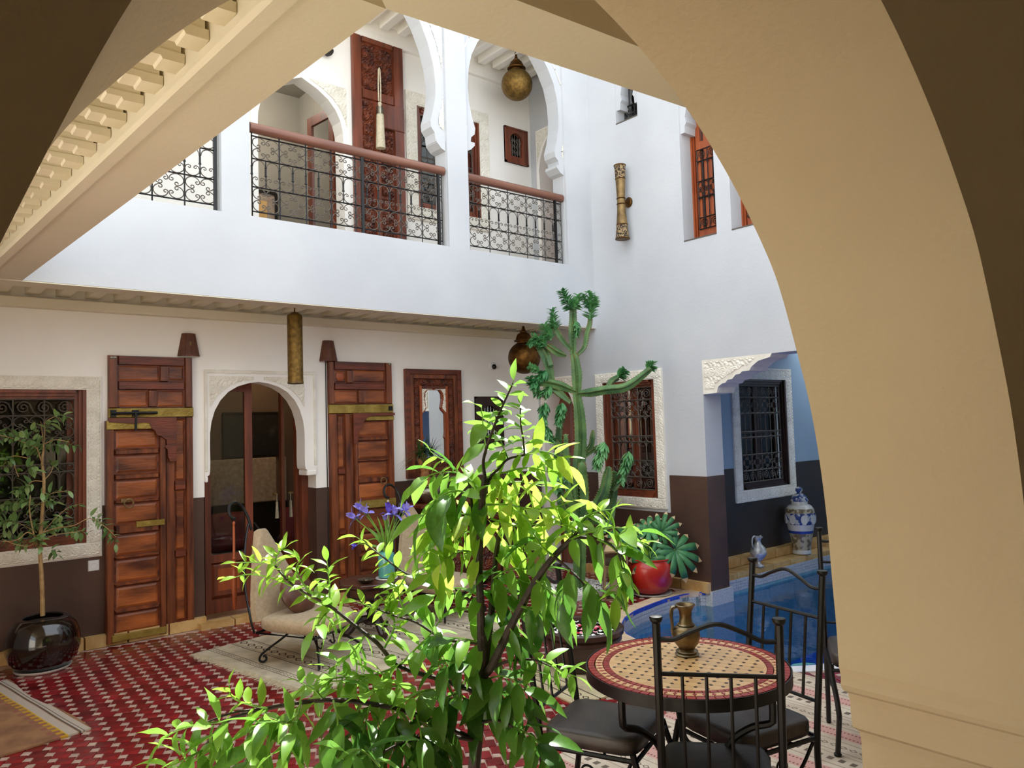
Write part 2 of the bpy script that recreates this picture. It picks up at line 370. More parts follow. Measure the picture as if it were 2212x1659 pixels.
def build_tiles(spots, S, name, mat, shades):
    vis, rest = [], []
    for x, y in spots:
        if covered(x, y): continue
        d = Vector((x, y, -1.65)); z = d.dot(camF); px = d.dot(camR)/z if z > .1 else 9; py = -d.dot(_d)/z if z > .1 else 9
        seen = z > .3 and ((-.665 < px < -.12 and py > -.498) or (.0 < px < .12 and -.498 < py < -.3))
        (vis if seen else rest).append((x, y, d.length))
    vis.sort(key=lambda t: t[2]); near, far = vis[:300], vis[300:] + rest
    protos = []
    for k in range(6):
        mb = MB(); tile_box(mb, 0, 0, .006, S); protos.append(mb.build(name, mat, fl))
    for i, (x, y, _) in enumerate(near):
        o = protos[i] if i < 6 else protos[i % 6].copy()
        if i >= 6: COL.objects.link(o)
        o.location = (x, y, 0)
    # the remaining tiles in one mesh, several shades so that they vary as the near ones do
    mats = []
    for v in shades:
        mm = MATS[mat].copy(); mm.name = mat+'_shade'
        for n in mm.node_tree.nodes:
            if n.type == 'MAP_RANGE': n.inputs['To Min'].default_value = v-.03; n.inputs['To Max'].default_value = v+.03
        mats.append(mm)
    mb = MB(); idx = []
    for x, y, _ in far:
        n0 = len(mb.f); tile_box(mb, x, y, .006, S); idx += [random.randrange(len(mats))]*(len(mb.f)-n0)
    o = mb.build(name+'_field', mats[0], fl); o['kind'] = 'stuff'
    for mm in mats[1:]: o.data.materials.append(mm)
    o.data.polygons.foreach_set('material_index', idx)
build_tiles(tiles, TA, 'red_tile', 'red_tile', (.72, .86, 1.0, 1.14, 1.28))
build_tiles(pales, TB, 'pale_tile', 'pale_tile', (.9, 1.0, 1.1))

# ---- back wall of the courtyard, ground floor
wb = struct('wall_back', 'white plaster wall with brown dado behind the doors', 'wall')
holes = [(-.1, 1.286, .829, 2.037), (2.2, 3.24, -.1, 2.215), (5.16, 5.545, 1.425, 1.98)]
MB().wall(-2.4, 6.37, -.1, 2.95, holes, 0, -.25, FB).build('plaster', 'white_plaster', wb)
d = MB(); ZD = 1.11
for u0, u1, z1 in ((-2.4, -.14, ZD), (1.40, 2.2, ZD), (3.24, XR, ZD)): d.box((u0, 0, 0), (u1, .006, z1), FB)
d.box((-.14, 0, 0), (1.40, .006, .71), FB)
d.box((2.194, -.25, 0), (2.2, .006, ZD), FB); d.box((3.234, -.25, 0), (3.24, .006, ZD), FB)
d.build('dado', 'brown_tadelakt', wb)
def plinth(name, F, spans, h=.1, dep=.05, step=.31):
    t = struct(name, 'low tan stone skirting along ' + {'trim_1': 'the back wall', 'trim_2': 'the white window wall', 'trim_3': 'the pool recess'}[name], 'skirting')
    for u0, u1 in spans:
        n = max(1, round((u1-u0)/step)); w = (u1-u0)/n
        for i in range(n):
            MB().panel(u0+i*w+.003, u0+(i+1)*w-.003, 0, h+random.uniform(-.003, .003), 0, dep+random.uniform(0, .004), .004, F).build('stone', 'stone_trim', t)
    return t
plinth('trim_1', FB, [(-.6, 2.2), (3.24, 6.06)]); plinth('trim_2', FR, [(4.47, 6.1)])
st = struct('trim_4', 'tan stone threshold below the arched doorway', 'step')
for i in range(4): MB().panel(2.12+i*.29, 2.12+(i+1)*.29-.004, -.1, .055, 0, .13, .004, FB).build('stone', 'stone_trim', st)

# ---- gallery above the back wall: fascia, parapet and arches
wf = struct('wall_back_upper', 'white parapet and arches of the upper gallery', 'wall')
m = MB()
m.wall(.5, XR, ZS, 3.365, [], 0, -.2, FF)
m.box((-2.4, -.2, ZS), (.5, 0, 3.0), FF)
m.box((.5, -.2, 3.365), (1.05, 0, HT), FF); m.box((2.03, -.2, 3.365), (2.253, 0, HT), FF); m.box((4.17, -.2, 3.365), (4.412, 0, HT), FF); m.box((5.735, -.2, 3.365), (XR, 0, HT), FF)
m.box((1.05, -.2, 5.6), (2.03, 0, HT), FF)
m.build('plaster', 'dimmed_white', wf)
A2 = [(.955, 3.365), (.955, 4.36), (.85, 4.37), (.84, 4.45), (.80, 4.50), (.795, 4.56), (.83, 4.68), (.86, 4.82), (.862, 4.95), (.84, 5.12), (.79, 5.3), (.71, 5.48), (.6, 5.65), (.45, 5.82), (.25, 5.98), (0, 6.1)]
A3 = [(.655, 3.365), (.655, 4.42), (.60, 4.43), (.59, 4.5), (.545, 4.54), (.535, 4.6), (.575, 4.72), (.605, 4.86), (.615, 5.0), (.60, 5.18), (.555, 5.35), (.475, 5.5), (.36, 5.65), (.2, 5.78), (0, 5.87)]
m = MB(); m.arch(2.253, 4.17, HT, 3.21, A2, -.03, -.2, FF).build('arch_panel', 'dimmed_white', wf, smooth=True, angle=30)
m = MB(); m.arch(4.412, 5.735, HT, 5.073, A3, -.03, -.2, FF).build('arch_panel', 'dimmed_white', wf, smooth=True, angle=30)
# small scrolled brackets under the arch springings
for uc, hw, z in ((3.21, .955, 4.36), (5.073, .655, 4.42)):
    for sg in (-1, 1):
        pr = [(uc+sg*hw, z-.07), (uc+sg*(hw-.05), z-.05), (uc+sg*(hw-.1), z+.0), (uc+sg*(hw-.1), z+.03), (uc+sg*hw, z+.03)]
        MB().prism(pr, -.02, -.205, FF).build('bracket', 'dimmed_white', wf)
# upper room wall at the back of the gallery
wu = struct('wall_gallery_back', 'white wall at the back of the upper gallery', 'wall')
UA = [(.44, 2.95), (.44, 4.55), (.435, 4.65), (.41, 4.76), (.36, 4.86), (.28, 4.95), (.16, 5.03), (0, 5.10)]
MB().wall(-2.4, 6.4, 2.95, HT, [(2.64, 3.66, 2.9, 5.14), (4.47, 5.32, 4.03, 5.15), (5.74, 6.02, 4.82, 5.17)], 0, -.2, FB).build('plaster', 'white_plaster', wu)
# upper gallery floor, ceiling and joists
fu = struct('floor_upper', 'floor of the upper gallery', 'floor'); MB().box((-2.4, YF+.2, 2.86), (6.4, YB, 2.95)).build('slab', 'beam_plaster', fu)
cu = struct('ceiling_upper', 'white beamed ceiling of the upper gallery', 'ceiling'); MB().box((-2.4, YF+.02, 5.92), (6.4, YB, 6.1)).build('slab', 'white_plaster', cu)
for i in range(24): MB().panel(1.2+i*.215, 1.2+i*.215+.11, YF+.2, YB-.06, -5.93, -5.84, .012, Frame((0, 0, 0), (1, 0, 0), (0, 0, -1)) if False else XYZ) if False else MB().box((1.2+i*.215, YF+.2, 5.83), (1.2+i*.215+.105, YB-.07, 5.93)).build('joist', 'white_plaster', cu, bevel=.012)
MB().box((-2.4, YB-.05, 5.70), (6.2, YB, 5.76)).build('cornice', 'white_plaster', cu)

# ---- ceiling under the back gallery
cb = struct('ceiling_back', 'beige beamed ceiling under the back gallery', 'ceiling')
MB().box((-2.4, YF+.2, 2.84), (6.12, YB, 2.87)).build('boards', 'beam_plaster', cb)
MB().box((.5, YF+.002, ZS-.008), (6.12, YF+.199, ZS-.001)).build('beam_underside', 'beam_plaster', cb)
MB().box((-1.2, YB-.09, 2.66), (6.12, YB, 2.74)).build('cornice', 'beam_plaster', cb, bevel=.01)
for i in range(27):
    x = .66+i*.205
    j = MB().box((x, YF+.2, 2.765), (x+.09, YB-.02, 2.845)).build('joist', 'beam_plaster', cb)
    MB().prism([(YF+.2, 2.70), (YF+.24, 2.705), (YF+.27, 2.73), (YF+.31, 2.735), (YF+.34, 2.766), (YF+.2, 2.766)], x-.006, x+.096, Frame((0, 0, 0), (0, 1, 0), (1, 0, 0))).build('corbel', 'beam_plaster', j)

# ---- left gallery edge beam with moulding, ceiling, joists on corbels
bl = struct('beam_left', 'beige edge beam of the gallery overhead with carved joist ends', 'beam')
MB().prism([(.73, YF), (.97, 1.61), (.77, 1.61), (.52, YF)], ZS, 2.95, flat=True).build('beam', 'beam_plaster', bl)
MB().prism([(.73, YF), (.97, 1.61), (.77, 1.41), (.52, YF)], 2.951, 3.0, flat=True).build('facade', 'white_plaster', bl)  # unseen upper wall kept low to let sky light in
for z0, z1, w in ((ZS-.012, ZS+.014, .03), (ZS+.014, ZS+.034, .018)):
    MB().prism([(.535, YF), (.785, 1.42), (.785-w-.015, 1.42), (.535-w-.015, YF)], z0, z1, flat=True).build('moulding', 'beam_plaster', bl, bevel=.005)
cl = struct('ceiling_left', 'beige ceiling with joists under the gallery overhead', 'ceiling')
MB().box((-2.4, 1.02, 2.93), (.75, 9.6, 2.96)).build('boards', 'beam_plaster', cl)
y = 1.68
while y < 5.7:
    xb = .77 + (.52-.77)*(y-1.61)/(YF-1.61)
    j = MB().box((-1.2, y-.04, 2.825), (xb-.01, y+.04, 2.93)).build('joist', 'beam_plaster', cl)
    st_ = [(xb-.20, 2.826), (xb-.17, 2.815), (xb-.12, 2.815), (xb-.115, 2.805), (xb-.07, 2.805), (xb-.065, 2.795), (xb, 2.795), (xb, 2.826)]
    MB().prism(st_, y-.044, y+.044, Frame((0, 0, 0), (1, 0, 0), (0, 1, 0))).build('corbel', 'beam_plaster', j)
    y += .19
wl = struct('wall_left', 'plaster wall of the shaded side gallery', 'wall'); MB().box((-1.35, 4.6, 0), (-1.2, 9.6, 2.96)).box((-5.2, -3.2, 0), (-5.0, 9.6, 3.0)).build('plaster', 'white_plaster', wl)

# ---- near gallery: edge beam, ceiling, wall with the big arch, the room the camera stands in
bn = struct('beam_front', 'beige edge beam above the near side of the courtyard', 'beam')
MB().prism([(.97, 1.61), (6.12, 1.29), (6.12, 1.09), (.77, 1.41)], ZS, 2.95, flat=True).build('beam', 'beam_plaster', bn)
MB().prism([(.97, 1.61), (6.12, 1.29), (6.12, .79), (.77, 1.11)], 2.951, 3.0, flat=True).build('facade', 'white_plaster', bn)  # kept low out of view so sky light reaches the back wall
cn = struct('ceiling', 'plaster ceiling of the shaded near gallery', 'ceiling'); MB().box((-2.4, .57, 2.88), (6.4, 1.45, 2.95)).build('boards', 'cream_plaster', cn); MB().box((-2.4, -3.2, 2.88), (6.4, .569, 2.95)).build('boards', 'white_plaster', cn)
wa = struct('wall_front', 'thick beige plaster wall with a tall horseshoe arch', 'wall')
AP = [(1.085, 0), (1.085, .79), (1.075, .815), (1.04, .835), (1.035, .905), (1.028, .925), (1.0, .94), (.992, .955), (.996, .975), (.988, 1.0), (.985, 1.11), (.976, 1.23), (.966, 1.38), (.945, 1.53), (.913, 1.67), (.866, 1.80), (.808, 1.94), (.765, 2.02), (.70, 2.105), (.625, 2.19), (.54, 2.27), (.445, 2.345), (.33, 2.418), (.24, 2.462), (.155, 2.497), (.075, 2.527), (0, 2.545)]
sp = spline([(h, 0, z) for h, z in AP[9:]], 4); AP = AP[:9] + [(max(p.x, 0), p.z) for p in sp]
FN = Frame((0, 1.02, 0), (1, 0, 0), (0, 1, 0))
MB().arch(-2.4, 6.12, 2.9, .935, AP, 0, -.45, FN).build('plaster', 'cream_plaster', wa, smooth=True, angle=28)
wr = struct('wall_room', 'shaded plaster walls of the near room', 'wall')
for a, b in (((-2.4, -3.2, 0), (-2.25, 1.0, 2.9)), ((4.2, -3.2, 0), (4.35, .6, 2.9)), ((-2.4, -3.2, 0), (4.35, -3.05, 2.9))):
    MB().box(a, b).build('plaster', 'white_plaster', wr)

# ---- right wall: plain plaster, windows, pool opening
wr = struct('wall_right', 'tall white plaster wall on the pool side', 'wall')
RH = [(2.5, 4.47, -1.2, 2.222), (5.06, 5.78, .868, 2.08), (6.17, 6.80, 0, 2.2), (5.146, 5.45, 4.862, 5.5), (4.235, 4.62, 3.408, 4.9), (3.45, 4.07, 3.405, 4.9), (6.08, 6.74, 2.9, 5.2)]
MB().wall(.9, 7.1, -1.2, 6.4, RH, 0, -.28, FR).build('plaster', 'dimmed_white', wr)
d = MB(); d.box((4.47, 0, -.05), (4.915, .006, ZD-.005), FR); d.box((4.915, 0, 0), (5.885, .006, .73), FR); d.box((5.885, 0, 0), (6.17, .006, ZD-.005), FR)
d.box((4.464, -.28, 0), (4.47, .006, ZD-.005), FR)
d.build('dado', 'brown_tadelakt', wr)
m = MB()
for u0, u1, z0, z1 in ((5.0, 5.84, .8, 2.15), (5.1, 5.5, 4.8, 5.6), (4.2, 4.7, 3.3, 5.0), (3.4, 4.1, 3.3, 5.0), (6.1, 6.86, 0, 2.3), (6.04, 6.8, 2.9, 5.3)):
    for a, b in (((u0, -.29, z0), (u1, -.30, z1)),): m.box((u0, -1.0, z0), (u1, -.98, z1), FR)
    m.box((u0-.02, -1.0, z0), (u0, -.28, z1), FR); m.box((u1, -1.0, z0), (u1+.02, -.28, z1), FR); m.box((u0, -1.0, z1), (u1, -.28, z1+.02), FR); m.box((u0, -1.0, z0-.02), (u1, -.28, z0), FR)
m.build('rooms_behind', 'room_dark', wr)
# slim dark sills at the foot of the upper openings
for u0, u1, z in ((5.146, 5.45, 4.862), (4.235, 4.62, 3.408), (3.45, 4.07, 3.405)): MB().box((u0+.003, -.27, z+.001), (u1-.003, .004, z+.012), FR).build('sill', 'grey_iron', wr)
# little plaster brackets at the heads of the upper openings
for u0, u1, z in ((4.62, 4.235, 4.60), (5.45, 5.146, 5.12)):
    for a, s in ((u0, -1), (u1, 1)):
        MB().prism([(a, z-.1), (a+s*.05, z-.1), (a+s*.055, z-.03), (a+s*.075, z), (a+s*.06, z+.06), (a+s*.08, z+.14), (a+s*.12, z+.3), (a, z+.3)], -.02, -.2, FR).build('bracket', 'dimmed_white', wr)
# carved lintel bracket over the pool opening
LB = [(4.47, 1.893), (4.47, 2.222), (3.72, 2.222), (3.74, 2.19), (3.86, 2.165), (3.93, 2.12), (3.955, 2.085), (4.03, 2.083), (4.06, 2.06), (4.10, 2.058), (4.14, 2.02), (4.19, 2.015), (4.215, 1.99), (4.25, 1.985), (4.30, 1.955), (4.315, 1.90)]
MB().prism(LB, 0, -.28, FR).build('lintel_bracket', 'stucco', wr)

# ---- pool recess behind the right wall
wp = struct('wall_alcove', 'shaded wall tinted with blue pool light, with dark dado in the pool recess', 'wall')
MB().wall(6.3, 9.6, -1.2, 2.6, [(7.335, 8.30, .858, 2.09)], 0, -.2, FA).build('plaster', 'pool_lit_plaster', wp)
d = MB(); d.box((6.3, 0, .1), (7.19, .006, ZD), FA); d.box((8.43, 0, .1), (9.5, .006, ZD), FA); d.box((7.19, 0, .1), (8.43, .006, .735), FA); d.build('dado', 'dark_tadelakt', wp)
m = MB(); m.box((9.5, 2.3, -1.2), (9.65, 5.1, 2.6)); m.box((6.4, 2.3, -1.2), (9.6, 2.45, 2.6)); m.build('side', 'pool_lit_plaster', wp)
m = MB(); m.box((7.2, -.85, .7), (8.45, -.87, 2.2), FA); m.build('room_behind', 'room_dark', wp)
ca = struct('ceiling_alcove', 'ceiling of the pool recess', 'ceiling'); MB().box((6.41, 2.3, 2.5), (8.5, 5.1, 2.6)).build('slab', 'pool_lit_plaster', ca)  # stops short: unseen opening added to light the recess
bt = struct('trim_3', 'low tan stone ledge along the pool recess', 'ledge')
for k, (y0, y1, z0, z1) in enumerate(((4.62, 4.9, -.1, .08), (4.80, 4.9, .08, .18))):
    n = 9
    for i in range(n): MB().panel(6.42+i*.34, 6.42+(i+1)*.34-.004, z0, z1+random.uniform(-.002, .002), 0, y1-y0, .004, Frame((0, y1, 0), (1, 0, 0), (0, -1, 0))).build('stone', 'stone_trim', bt)

# ---- the pool
pl = struct('pool', 'small swimming pool with blue tiled floor', 'pool')
FULL = POOL + [(9.5, 2.6), (9.5, 4.6), (6.12, 4.6)]
MB().prism([(4.3, 2.5), (9.6, 2.5), (9.6, 4.7), (4.3, 4.7)], -1.2, -1.0, flat=True).build('pool_floor', 'pool_tile', pl)
m = MB()
for (x0, y0), (x1, y1) in zip(POOL, POOL[1:]): m.quad((x0, y0, -1.1), (x1, y1, -1.1), (x1, y1, -.02), (x0, y0, -.02))
m.box((6.12, 4.60, -1.1), (9.5, 4.64, 0)); m.build('pool_side', 'pool_wall_tile', pl)
w_ = MB(); tri = geometry.tessellate_polygon([[Vector((x, y, 0)) for x, y in FULL]]); w_.add([(x, y, -.12) for x, y in FULL], [tuple(t) for t in tri]).build('water', 'pool_water', pl)
# rim: stone coping, line of blue glazed tiles, band of grey tiles down to the water
def resample(P, step):
    out = [Vector((*P[0], 0))]; acc = 0
    for (a, b) in zip(P, P[1:]):
        a, b = Vector((*a, 0)), Vector((*b, 0)); L = (b-a).length; t = step-acc
        while t <= L: out.append(a+(b-a)*(t/L)); t += step
        acc = (L-(t-step))
    return out
cp = [Vector(p) for p in spline([(x, y, 0) for x, y in POOL], 5)]
cp2 = [(p.x, p.y) for p in cp]
def off(P, i, d):
    a, b = P[max(i-1, 0)], P[min(i+1, len(P)-1)]; t = (b-a); t = t.normalized() if t.length else Vector((1, 0, 0)); return P[i] + Vector((t.y, -t.x, 0))*(-d) if False else P[i] + Vector((-t.y, t.x, 0))*(-d)
R = resample(cp2, .26)
for i in range(len(R)-1):
    q = [off(R, i, .012), off(R, i+1, .012), off(R, i+1, .13), off(R, i, .13)]
    q = [c + (sum(q, Vector())/4-c)*.015 for c in q]; far_side = R[i].y < 3.1
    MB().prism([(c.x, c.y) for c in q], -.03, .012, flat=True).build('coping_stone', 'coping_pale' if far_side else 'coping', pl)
R = resample(cp2, .036); mb = MB(); mg = MB()
for i in range(len(R)-1):
    q = [off(R, i, -.004), off(R, i+1, -.004), off(R, i+1, .012), off(R, i, .012)]; c0 = sum(q, Vector())/4; q = [c+(c0-c)*.06 for c in q]
    mb.prism([(c.x, c.y) for c in q], -.022, .011, flat=True)
mb.build('blue_edge_tile', 'blue_tile', pl)['kind'] = 'stuff'
R = resample(cp2, .028); mb = MB()
for i in range(len(R)-1):
    for k in range(5):
        z1 = -.024-.03*k; q = [off(R, i, -.005-random.uniform(0, .002)), off(R, i+1, -.005), off(R, i+1, .004), off(R, i, .004)]; c0 = sum(q, Vector())/4; q = [c+(c0-c)*.07 for c in q]
        mb.prism([(c.x, c.y) for c in q], z1-.027, z1, flat=True)
o = mb.build('grey_band_tile', 'band_tile', pl); o['kind'] = 'stuff'
mb = MB()
for i in range(76):
    for k in range(4): mb.box((6.42+i*.04, 4.594, -.03-.03*k+.03*1), (6.42+i*.04+.037, 4.602, -.003-.03*k+.03*1))
mb.build('grey_band_tile', 'band_tile', pl)['kind'] = 'stuff'
m = MB(); m.box((6.10, 4.45, -1.1), (6.44, 4.62, .02)); m.build('pool_corner', 'band_tile', pl)
# ================================================================== ROOMS BEHIND THE BACK WALL
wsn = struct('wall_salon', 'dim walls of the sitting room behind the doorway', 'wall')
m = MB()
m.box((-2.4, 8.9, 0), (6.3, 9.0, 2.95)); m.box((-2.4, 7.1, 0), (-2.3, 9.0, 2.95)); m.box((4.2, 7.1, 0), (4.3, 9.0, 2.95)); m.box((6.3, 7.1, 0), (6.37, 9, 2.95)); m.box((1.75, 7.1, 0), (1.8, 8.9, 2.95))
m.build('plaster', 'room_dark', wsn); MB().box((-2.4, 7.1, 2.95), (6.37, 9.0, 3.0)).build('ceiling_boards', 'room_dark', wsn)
wsu = struct('wall_room_upper', 'grey walls of the upper room', 'wall')
m = MB(); m.box((-2.4, 9.2, 2.9), (6.4, 9.3, 6.1)); m.box((6.32, 7.05, 2.9), (6.4, 9.2, 6.1)); m.box((4.2, 7.05, 2.9), (4.25, 9.2, 6.1)); m.box((1.6, 7.05, 2.9), (1.65, 9.2, 6.1)); m.box((-2.4, 7.05, 6.0), (6.4, 9.3, 6.1)); m.box((-2.4, 7.05, 2.85), (6.4, 9.3, 2.95)); m.build('plaster', 'dim_grey', wsu)

# ================================================================== STUCCO RELIEF, IRON SCROLLS
def polyspiral(cx, cy, r0, r1, a0, turns, n=26): return [(cx+(r0+(r1-r0)*i/n)*math.cos(a0+turns*2*PI*i/n), cy+(r0+(r1-r0)*i/n)*math.sin(a0+turns*2*PI*i/n)) for i in range(n+1)]
def relief_tile(res=72):
    C = [[(i/40, .5+.27*math.sin(2*PI*i/40)) for i in range(41)]]
    C += [polyspiral(.27, .40, .24, .06, 1.2, 1.4), polyspiral(.77, .60, .24, .06, 1.2+PI, 1.4)]
    for (x, y, a, l) in ((.5, .5, 2.2, .2), (.02, .5, .9, .2), (.12, .9, -.4, .16), (.62, .1, 2.7, .16), (.4, .93, 0, .14), (.9, .07, PI, .14), (.5, .8, .9, .16), (.0, .2, .9, .16), (.27, .4, 1., .1), (.77, .6, 4., .1)):
        C.append([(x+l*t*math.cos(a+t), y+l*t*math.sin(a+t)) for t in np.linspace(0, 1, 8)])
    pts = np.array([p for c in C for p in c]); wd = np.concatenate([np.full(len(c), .05 if k < 3 else .075) for k, c in enumerate(C)])
    pts = np.concatenate([pts + (dx, dy) for dx in (-1, 0, 1) for dy in (-1, 0, 1)]); wd = np.tile(wd, 9)
    g = (np.arange(res)+.5)/res; X, Y = np.meshgrid(g, g, indexing='ij')
    d = np.min(np.hypot(X[..., None]-pts[:, 0], Y[..., None]-pts[:, 1])/wd, axis=-1)
    return np.clip(1.6-d, 0, 1)
RT = relief_tile()
def relief(u0, u1, z0, z1, v, depth, F, period=.13, cell=.006, mask=None, vertical=False, edge=True):
    """a panel of carved plaster as a height field"""
    mb = MB(); nu = max(2, round((u1-u0)/cell)); nz = max(2, round((z1-z0)/cell)); n = RT.shape[0]
    for i in range(nu+1):
        for k in range(nz+1):
            u, z = u0+(u1-u0)*i/nu, z0+(z1-z0)*k/nz
            a, b = ((u-u0)/period, (z-z0)/period) if not vertical else ((z-z0)/period, (u-u0)/period)
            h = RT[int(a*n) % n, int(b*n) % n]*depth
            if edge and (i in (0, nu) or k in (0, nz)): h = 0
            mb.v.append(tuple(F(u, v+h, z)))
    for i in range(nu):
        for k in range(nz):
            if mask is not None and not mask(u0+(u1-u0)*(i+.5)/nu, z0+(z1-z0)*(k+.5)/nz): continue
            a = i*(nz+1)+k; mb.f.append((a, a+1, a+nz+2, a+nz+1))
    return mb
def border(u0, u1, z0, z1, w, F, parent, v0=0., v1=.02, per=.12):
    """carved plaster band around a rectangle (outer edge u0..z1, width w)"""
    o = MB()
    for a, b, c, d in ((u0, u0+w, z0, z1), (u1-w, u1, z0, z1), (u0+w, u1-w, z0, z0+w), (u0+w, u1-w, z1-w, z1)): o.box((a, v0, c), (b, v1, d), F)
    s = o.build('surround', 'stucco', parent)
    e = .008
    for a, b, c, d, vert in ((u0+e, u0+w-e, z0+w, z1-w, True), (u1-w+e, u1-e, z0+w, z1-w, True), (u0+e, u1-e, z0+e, z0+w-e, False), (u0+e, u1-e, z1-w+e, z1-e, False)):
        relief(a, b, c, d, v1+.0005, .007, F, w-2*e, .0055, None, vert).build('carving', 'stucco', s)
    return s
def cscroll(cx, cz, r, rot, gap=.9, curl=.34):
    """a C of iron, open towards rot, both ends curling in"""
    a0, a1 = rot+gap, rot+2*PI-gap; P = [(cx+r*math.cos(a0+(a1-a0)*i/16), cz+r*math.sin(a0+(a1-a0)*i/16)) for i in range(17)]
    def end(a, s):
        c = (cx+(r-r*curl)*math.cos(a), cz+(r-r*curl)*math.sin(a)); return [(c[0]+r*curl*(1-.55*t)*math.cos(a+s*t*2*PI*.85), c[1]+r*curl*(1-.55*t)*math.sin(a+s*t*2*PI*.85)) for t in np.linspace(.08, 1, 10)]
    return end(a0, -1)[::-1] + P + end(a1, 1)
def rosette(u, z, w, h):
    c = []
    for sx in (-1, 1):
        for sz in (-1, 1): c.append([(u+(x-u), z+(y-z)*h/w) for x, y in cscroll(u+sx*w*.25, z+sz*w*.25, w*.235, math.atan2(-sz, -sx))])
    return c
def heart(u, z, w, h):
    out = []
    for s in (-1, 1):
        out.append([(u, z-h*.5)] + [(u+s*w*x, z+h*y) for x, y in ((.22, -.42), (.42, -.2), (.47, .1), (.4, .36), (.25, .46), (.12, .38), (.1, .24), (.2, .18), (.27, .27))])
    return out
def scrollband(u0, u1, z, h):
    """running S-scrolls"""
    out = []; n = max(1, round((u1-u0)/(h*1.15))); w = (u1-u0)/n
    for i in range(n):
        c = u0+(i+.5)*w; r = min(h*.45, w*.45)
        out += [polyspiral(c, z, r, r*.12, 0, 1.9, 22)]
        out.append([(c+r, z), (c+w*.5, z-h*.35), (c+w*.62, z-h*.45)])
    return out
def iron(lines, F, v, r, n=4):
    mb = MB()
    for l in lines: mb.tube([F(a, v, b) for a, b in l], r, n)
    return mb
def window_iron(u0, u1, z0, z1, F, v, parent, rows, mat='grey_iron', r=.0045, ncol=4):
    """wrought-iron grille: rows = list of (kind, share of the height)"""
    tot = sum(h for _, h in rows); z = z1; w = (u1-u0)/ncol; sc = []; bars = MB()
    for k in range(ncol+1): bars.tube([F(u0+k*w, v, z0), F(u0+k*w, v, z1)], r*1.15, 4)
    bars.tube([F(u0, v+.003, z), F(u1, v+.003, z)], r*1.3, 4)
    for kind, h in rows:
        hh = (z1-z0)*h/tot; zc = z-hh/2
        if kind == 'rosette':
            for k in range(ncol): sc += rosette(u0+(k+.5)*w, zc, w*.98, hh*.96)
        elif kind == 'scroll': sc += scrollband(u0, u1, zc, hh*.9)
        elif kind == 'heart':
            for k in range(ncol*2): sc += heart(u0+(k+.5)*w/2, zc, w/2, hh*.95)
        elif kind == 'arcade':
            for k in range(ncol*2):
                c = u0+(k+.5)*w/2; sc.append([(c+math.cos(a)*w*.22, z-w*.24+math.sin(a)*w*.22) for a in np.linspace(0, PI, 9)])
                if k % 2 == 0: bars.tube([F(u0+(k+1)*w/2, v, z-hh), F(u0+(k+1)*w/2, v, z)], r*1.4, 4)
        z -= hh; bars.tube([F(u0, v+.003, z), F(u1, v+.003, z)], r*1.3, 4)
    g = bars.build('grille', mat, parent); s = iron(sc, F, v, r*.9).build('scrollwork', mat, g); s['kind'] = 'stuff'; g['kind'] = 'stuff'
    return g
def frame_boards(u0, u1, z0, z1, w, F, v0, v1, mat, parent, steps=3):
    """four moulded boards; each steps down towards the opening"""
    for a, b, c, d in ((u0, u0+w, z0, z1), (u1-w, u1, z0, z1), (u0+w, u1-w, z0, z0+w), (u0+w, u1-w, z1-w, z1)):
        mb = MB(); vert = (d-c) > (b-a)
        for k in range(steps):
            t0, t1 = k/steps, (k+1)/steps; v = v1-(v1-v0)*.3*k
            if vert: x0, x1 = (a+(b-a)*t0, a+(b-a)*t1) if a == u0 else (b-(b-a)*t1, b-(b-a)*t0); mb.box((x0, v0, c), (x1, v, d), F)
            else: y0, y1 = (c+(d-c)*t0, c+(d-c)*t1) if c == z0 else (d-(d-c)*t1, d-(d-c)*t0); mb.box((a, v0, y0), (b, v, y1), F)
        mb.build('frame_board', mat, parent)
def window(n, label, F, u0, u1, z0, z1, sw=.105, fw=.075, rows=(('scroll', 1), ('rosette', 1.4), ('arcade', 1.6), ('heart', .5), ('arcade', 1.5), ('rosette', 1.4), ('scroll', 1)), ncol=4, wood='red_wood', sash=True, surround=True, iron_mat='grey_iron'):
    w = struct('window_%d' % n, label, 'window')
    if surround: border(u0-sw, u1+sw, z0-sw, z1+sw, sw, F, w)
    frame_boards(u0, u1, z0, z1, fw, F, -.06, .012, wood, w)
    window_iron(u0+fw, u1-fw, z0+fw, z1-fw, F, -.035, w, rows, iron_mat, ncol=ncol)
    MB().box((u0+fw-.01, -.105, z0+fw-.01), (u1-fw+.01, -.101, z1-fw+.01), F).build('pane', 'window_glass', w)
    if sash:
        um = (u0+u1)/2
        for a, b in ((u0+fw-.01, u0+fw+.045), (um-.05, um-.004), (um+.004, um+.05), (u1-fw-.045, u1-fw+.01)):
            MB().box((a, -.12, z0+fw-.02), (b, -.085, z1-fw+.02), F).build('sash_stile', wood, w)
    return w
window(1, 'wide window with dark grille and carved plaster surround behind the small tree', FB, -.1, 1.286, .829, 2.037, ncol=6)
window(2, 'tall red-brown window with iron grille on the white wall beside the cactus', FR, 5.06, 5.78, .868, 2.08, ncol=3)
window(3, 'dark window with pale carved surround in the blue pool recess', FA, 7.335, 8.30, .858, 2.09, sw=.13, wood='dark_wood', ncol=4)
window(4, 'upper gallery window behind the parapet arches, carved surround and iron grille', FB, 4.47, 5.32, 4.03, 5.15, sw=.14, ncol=4)
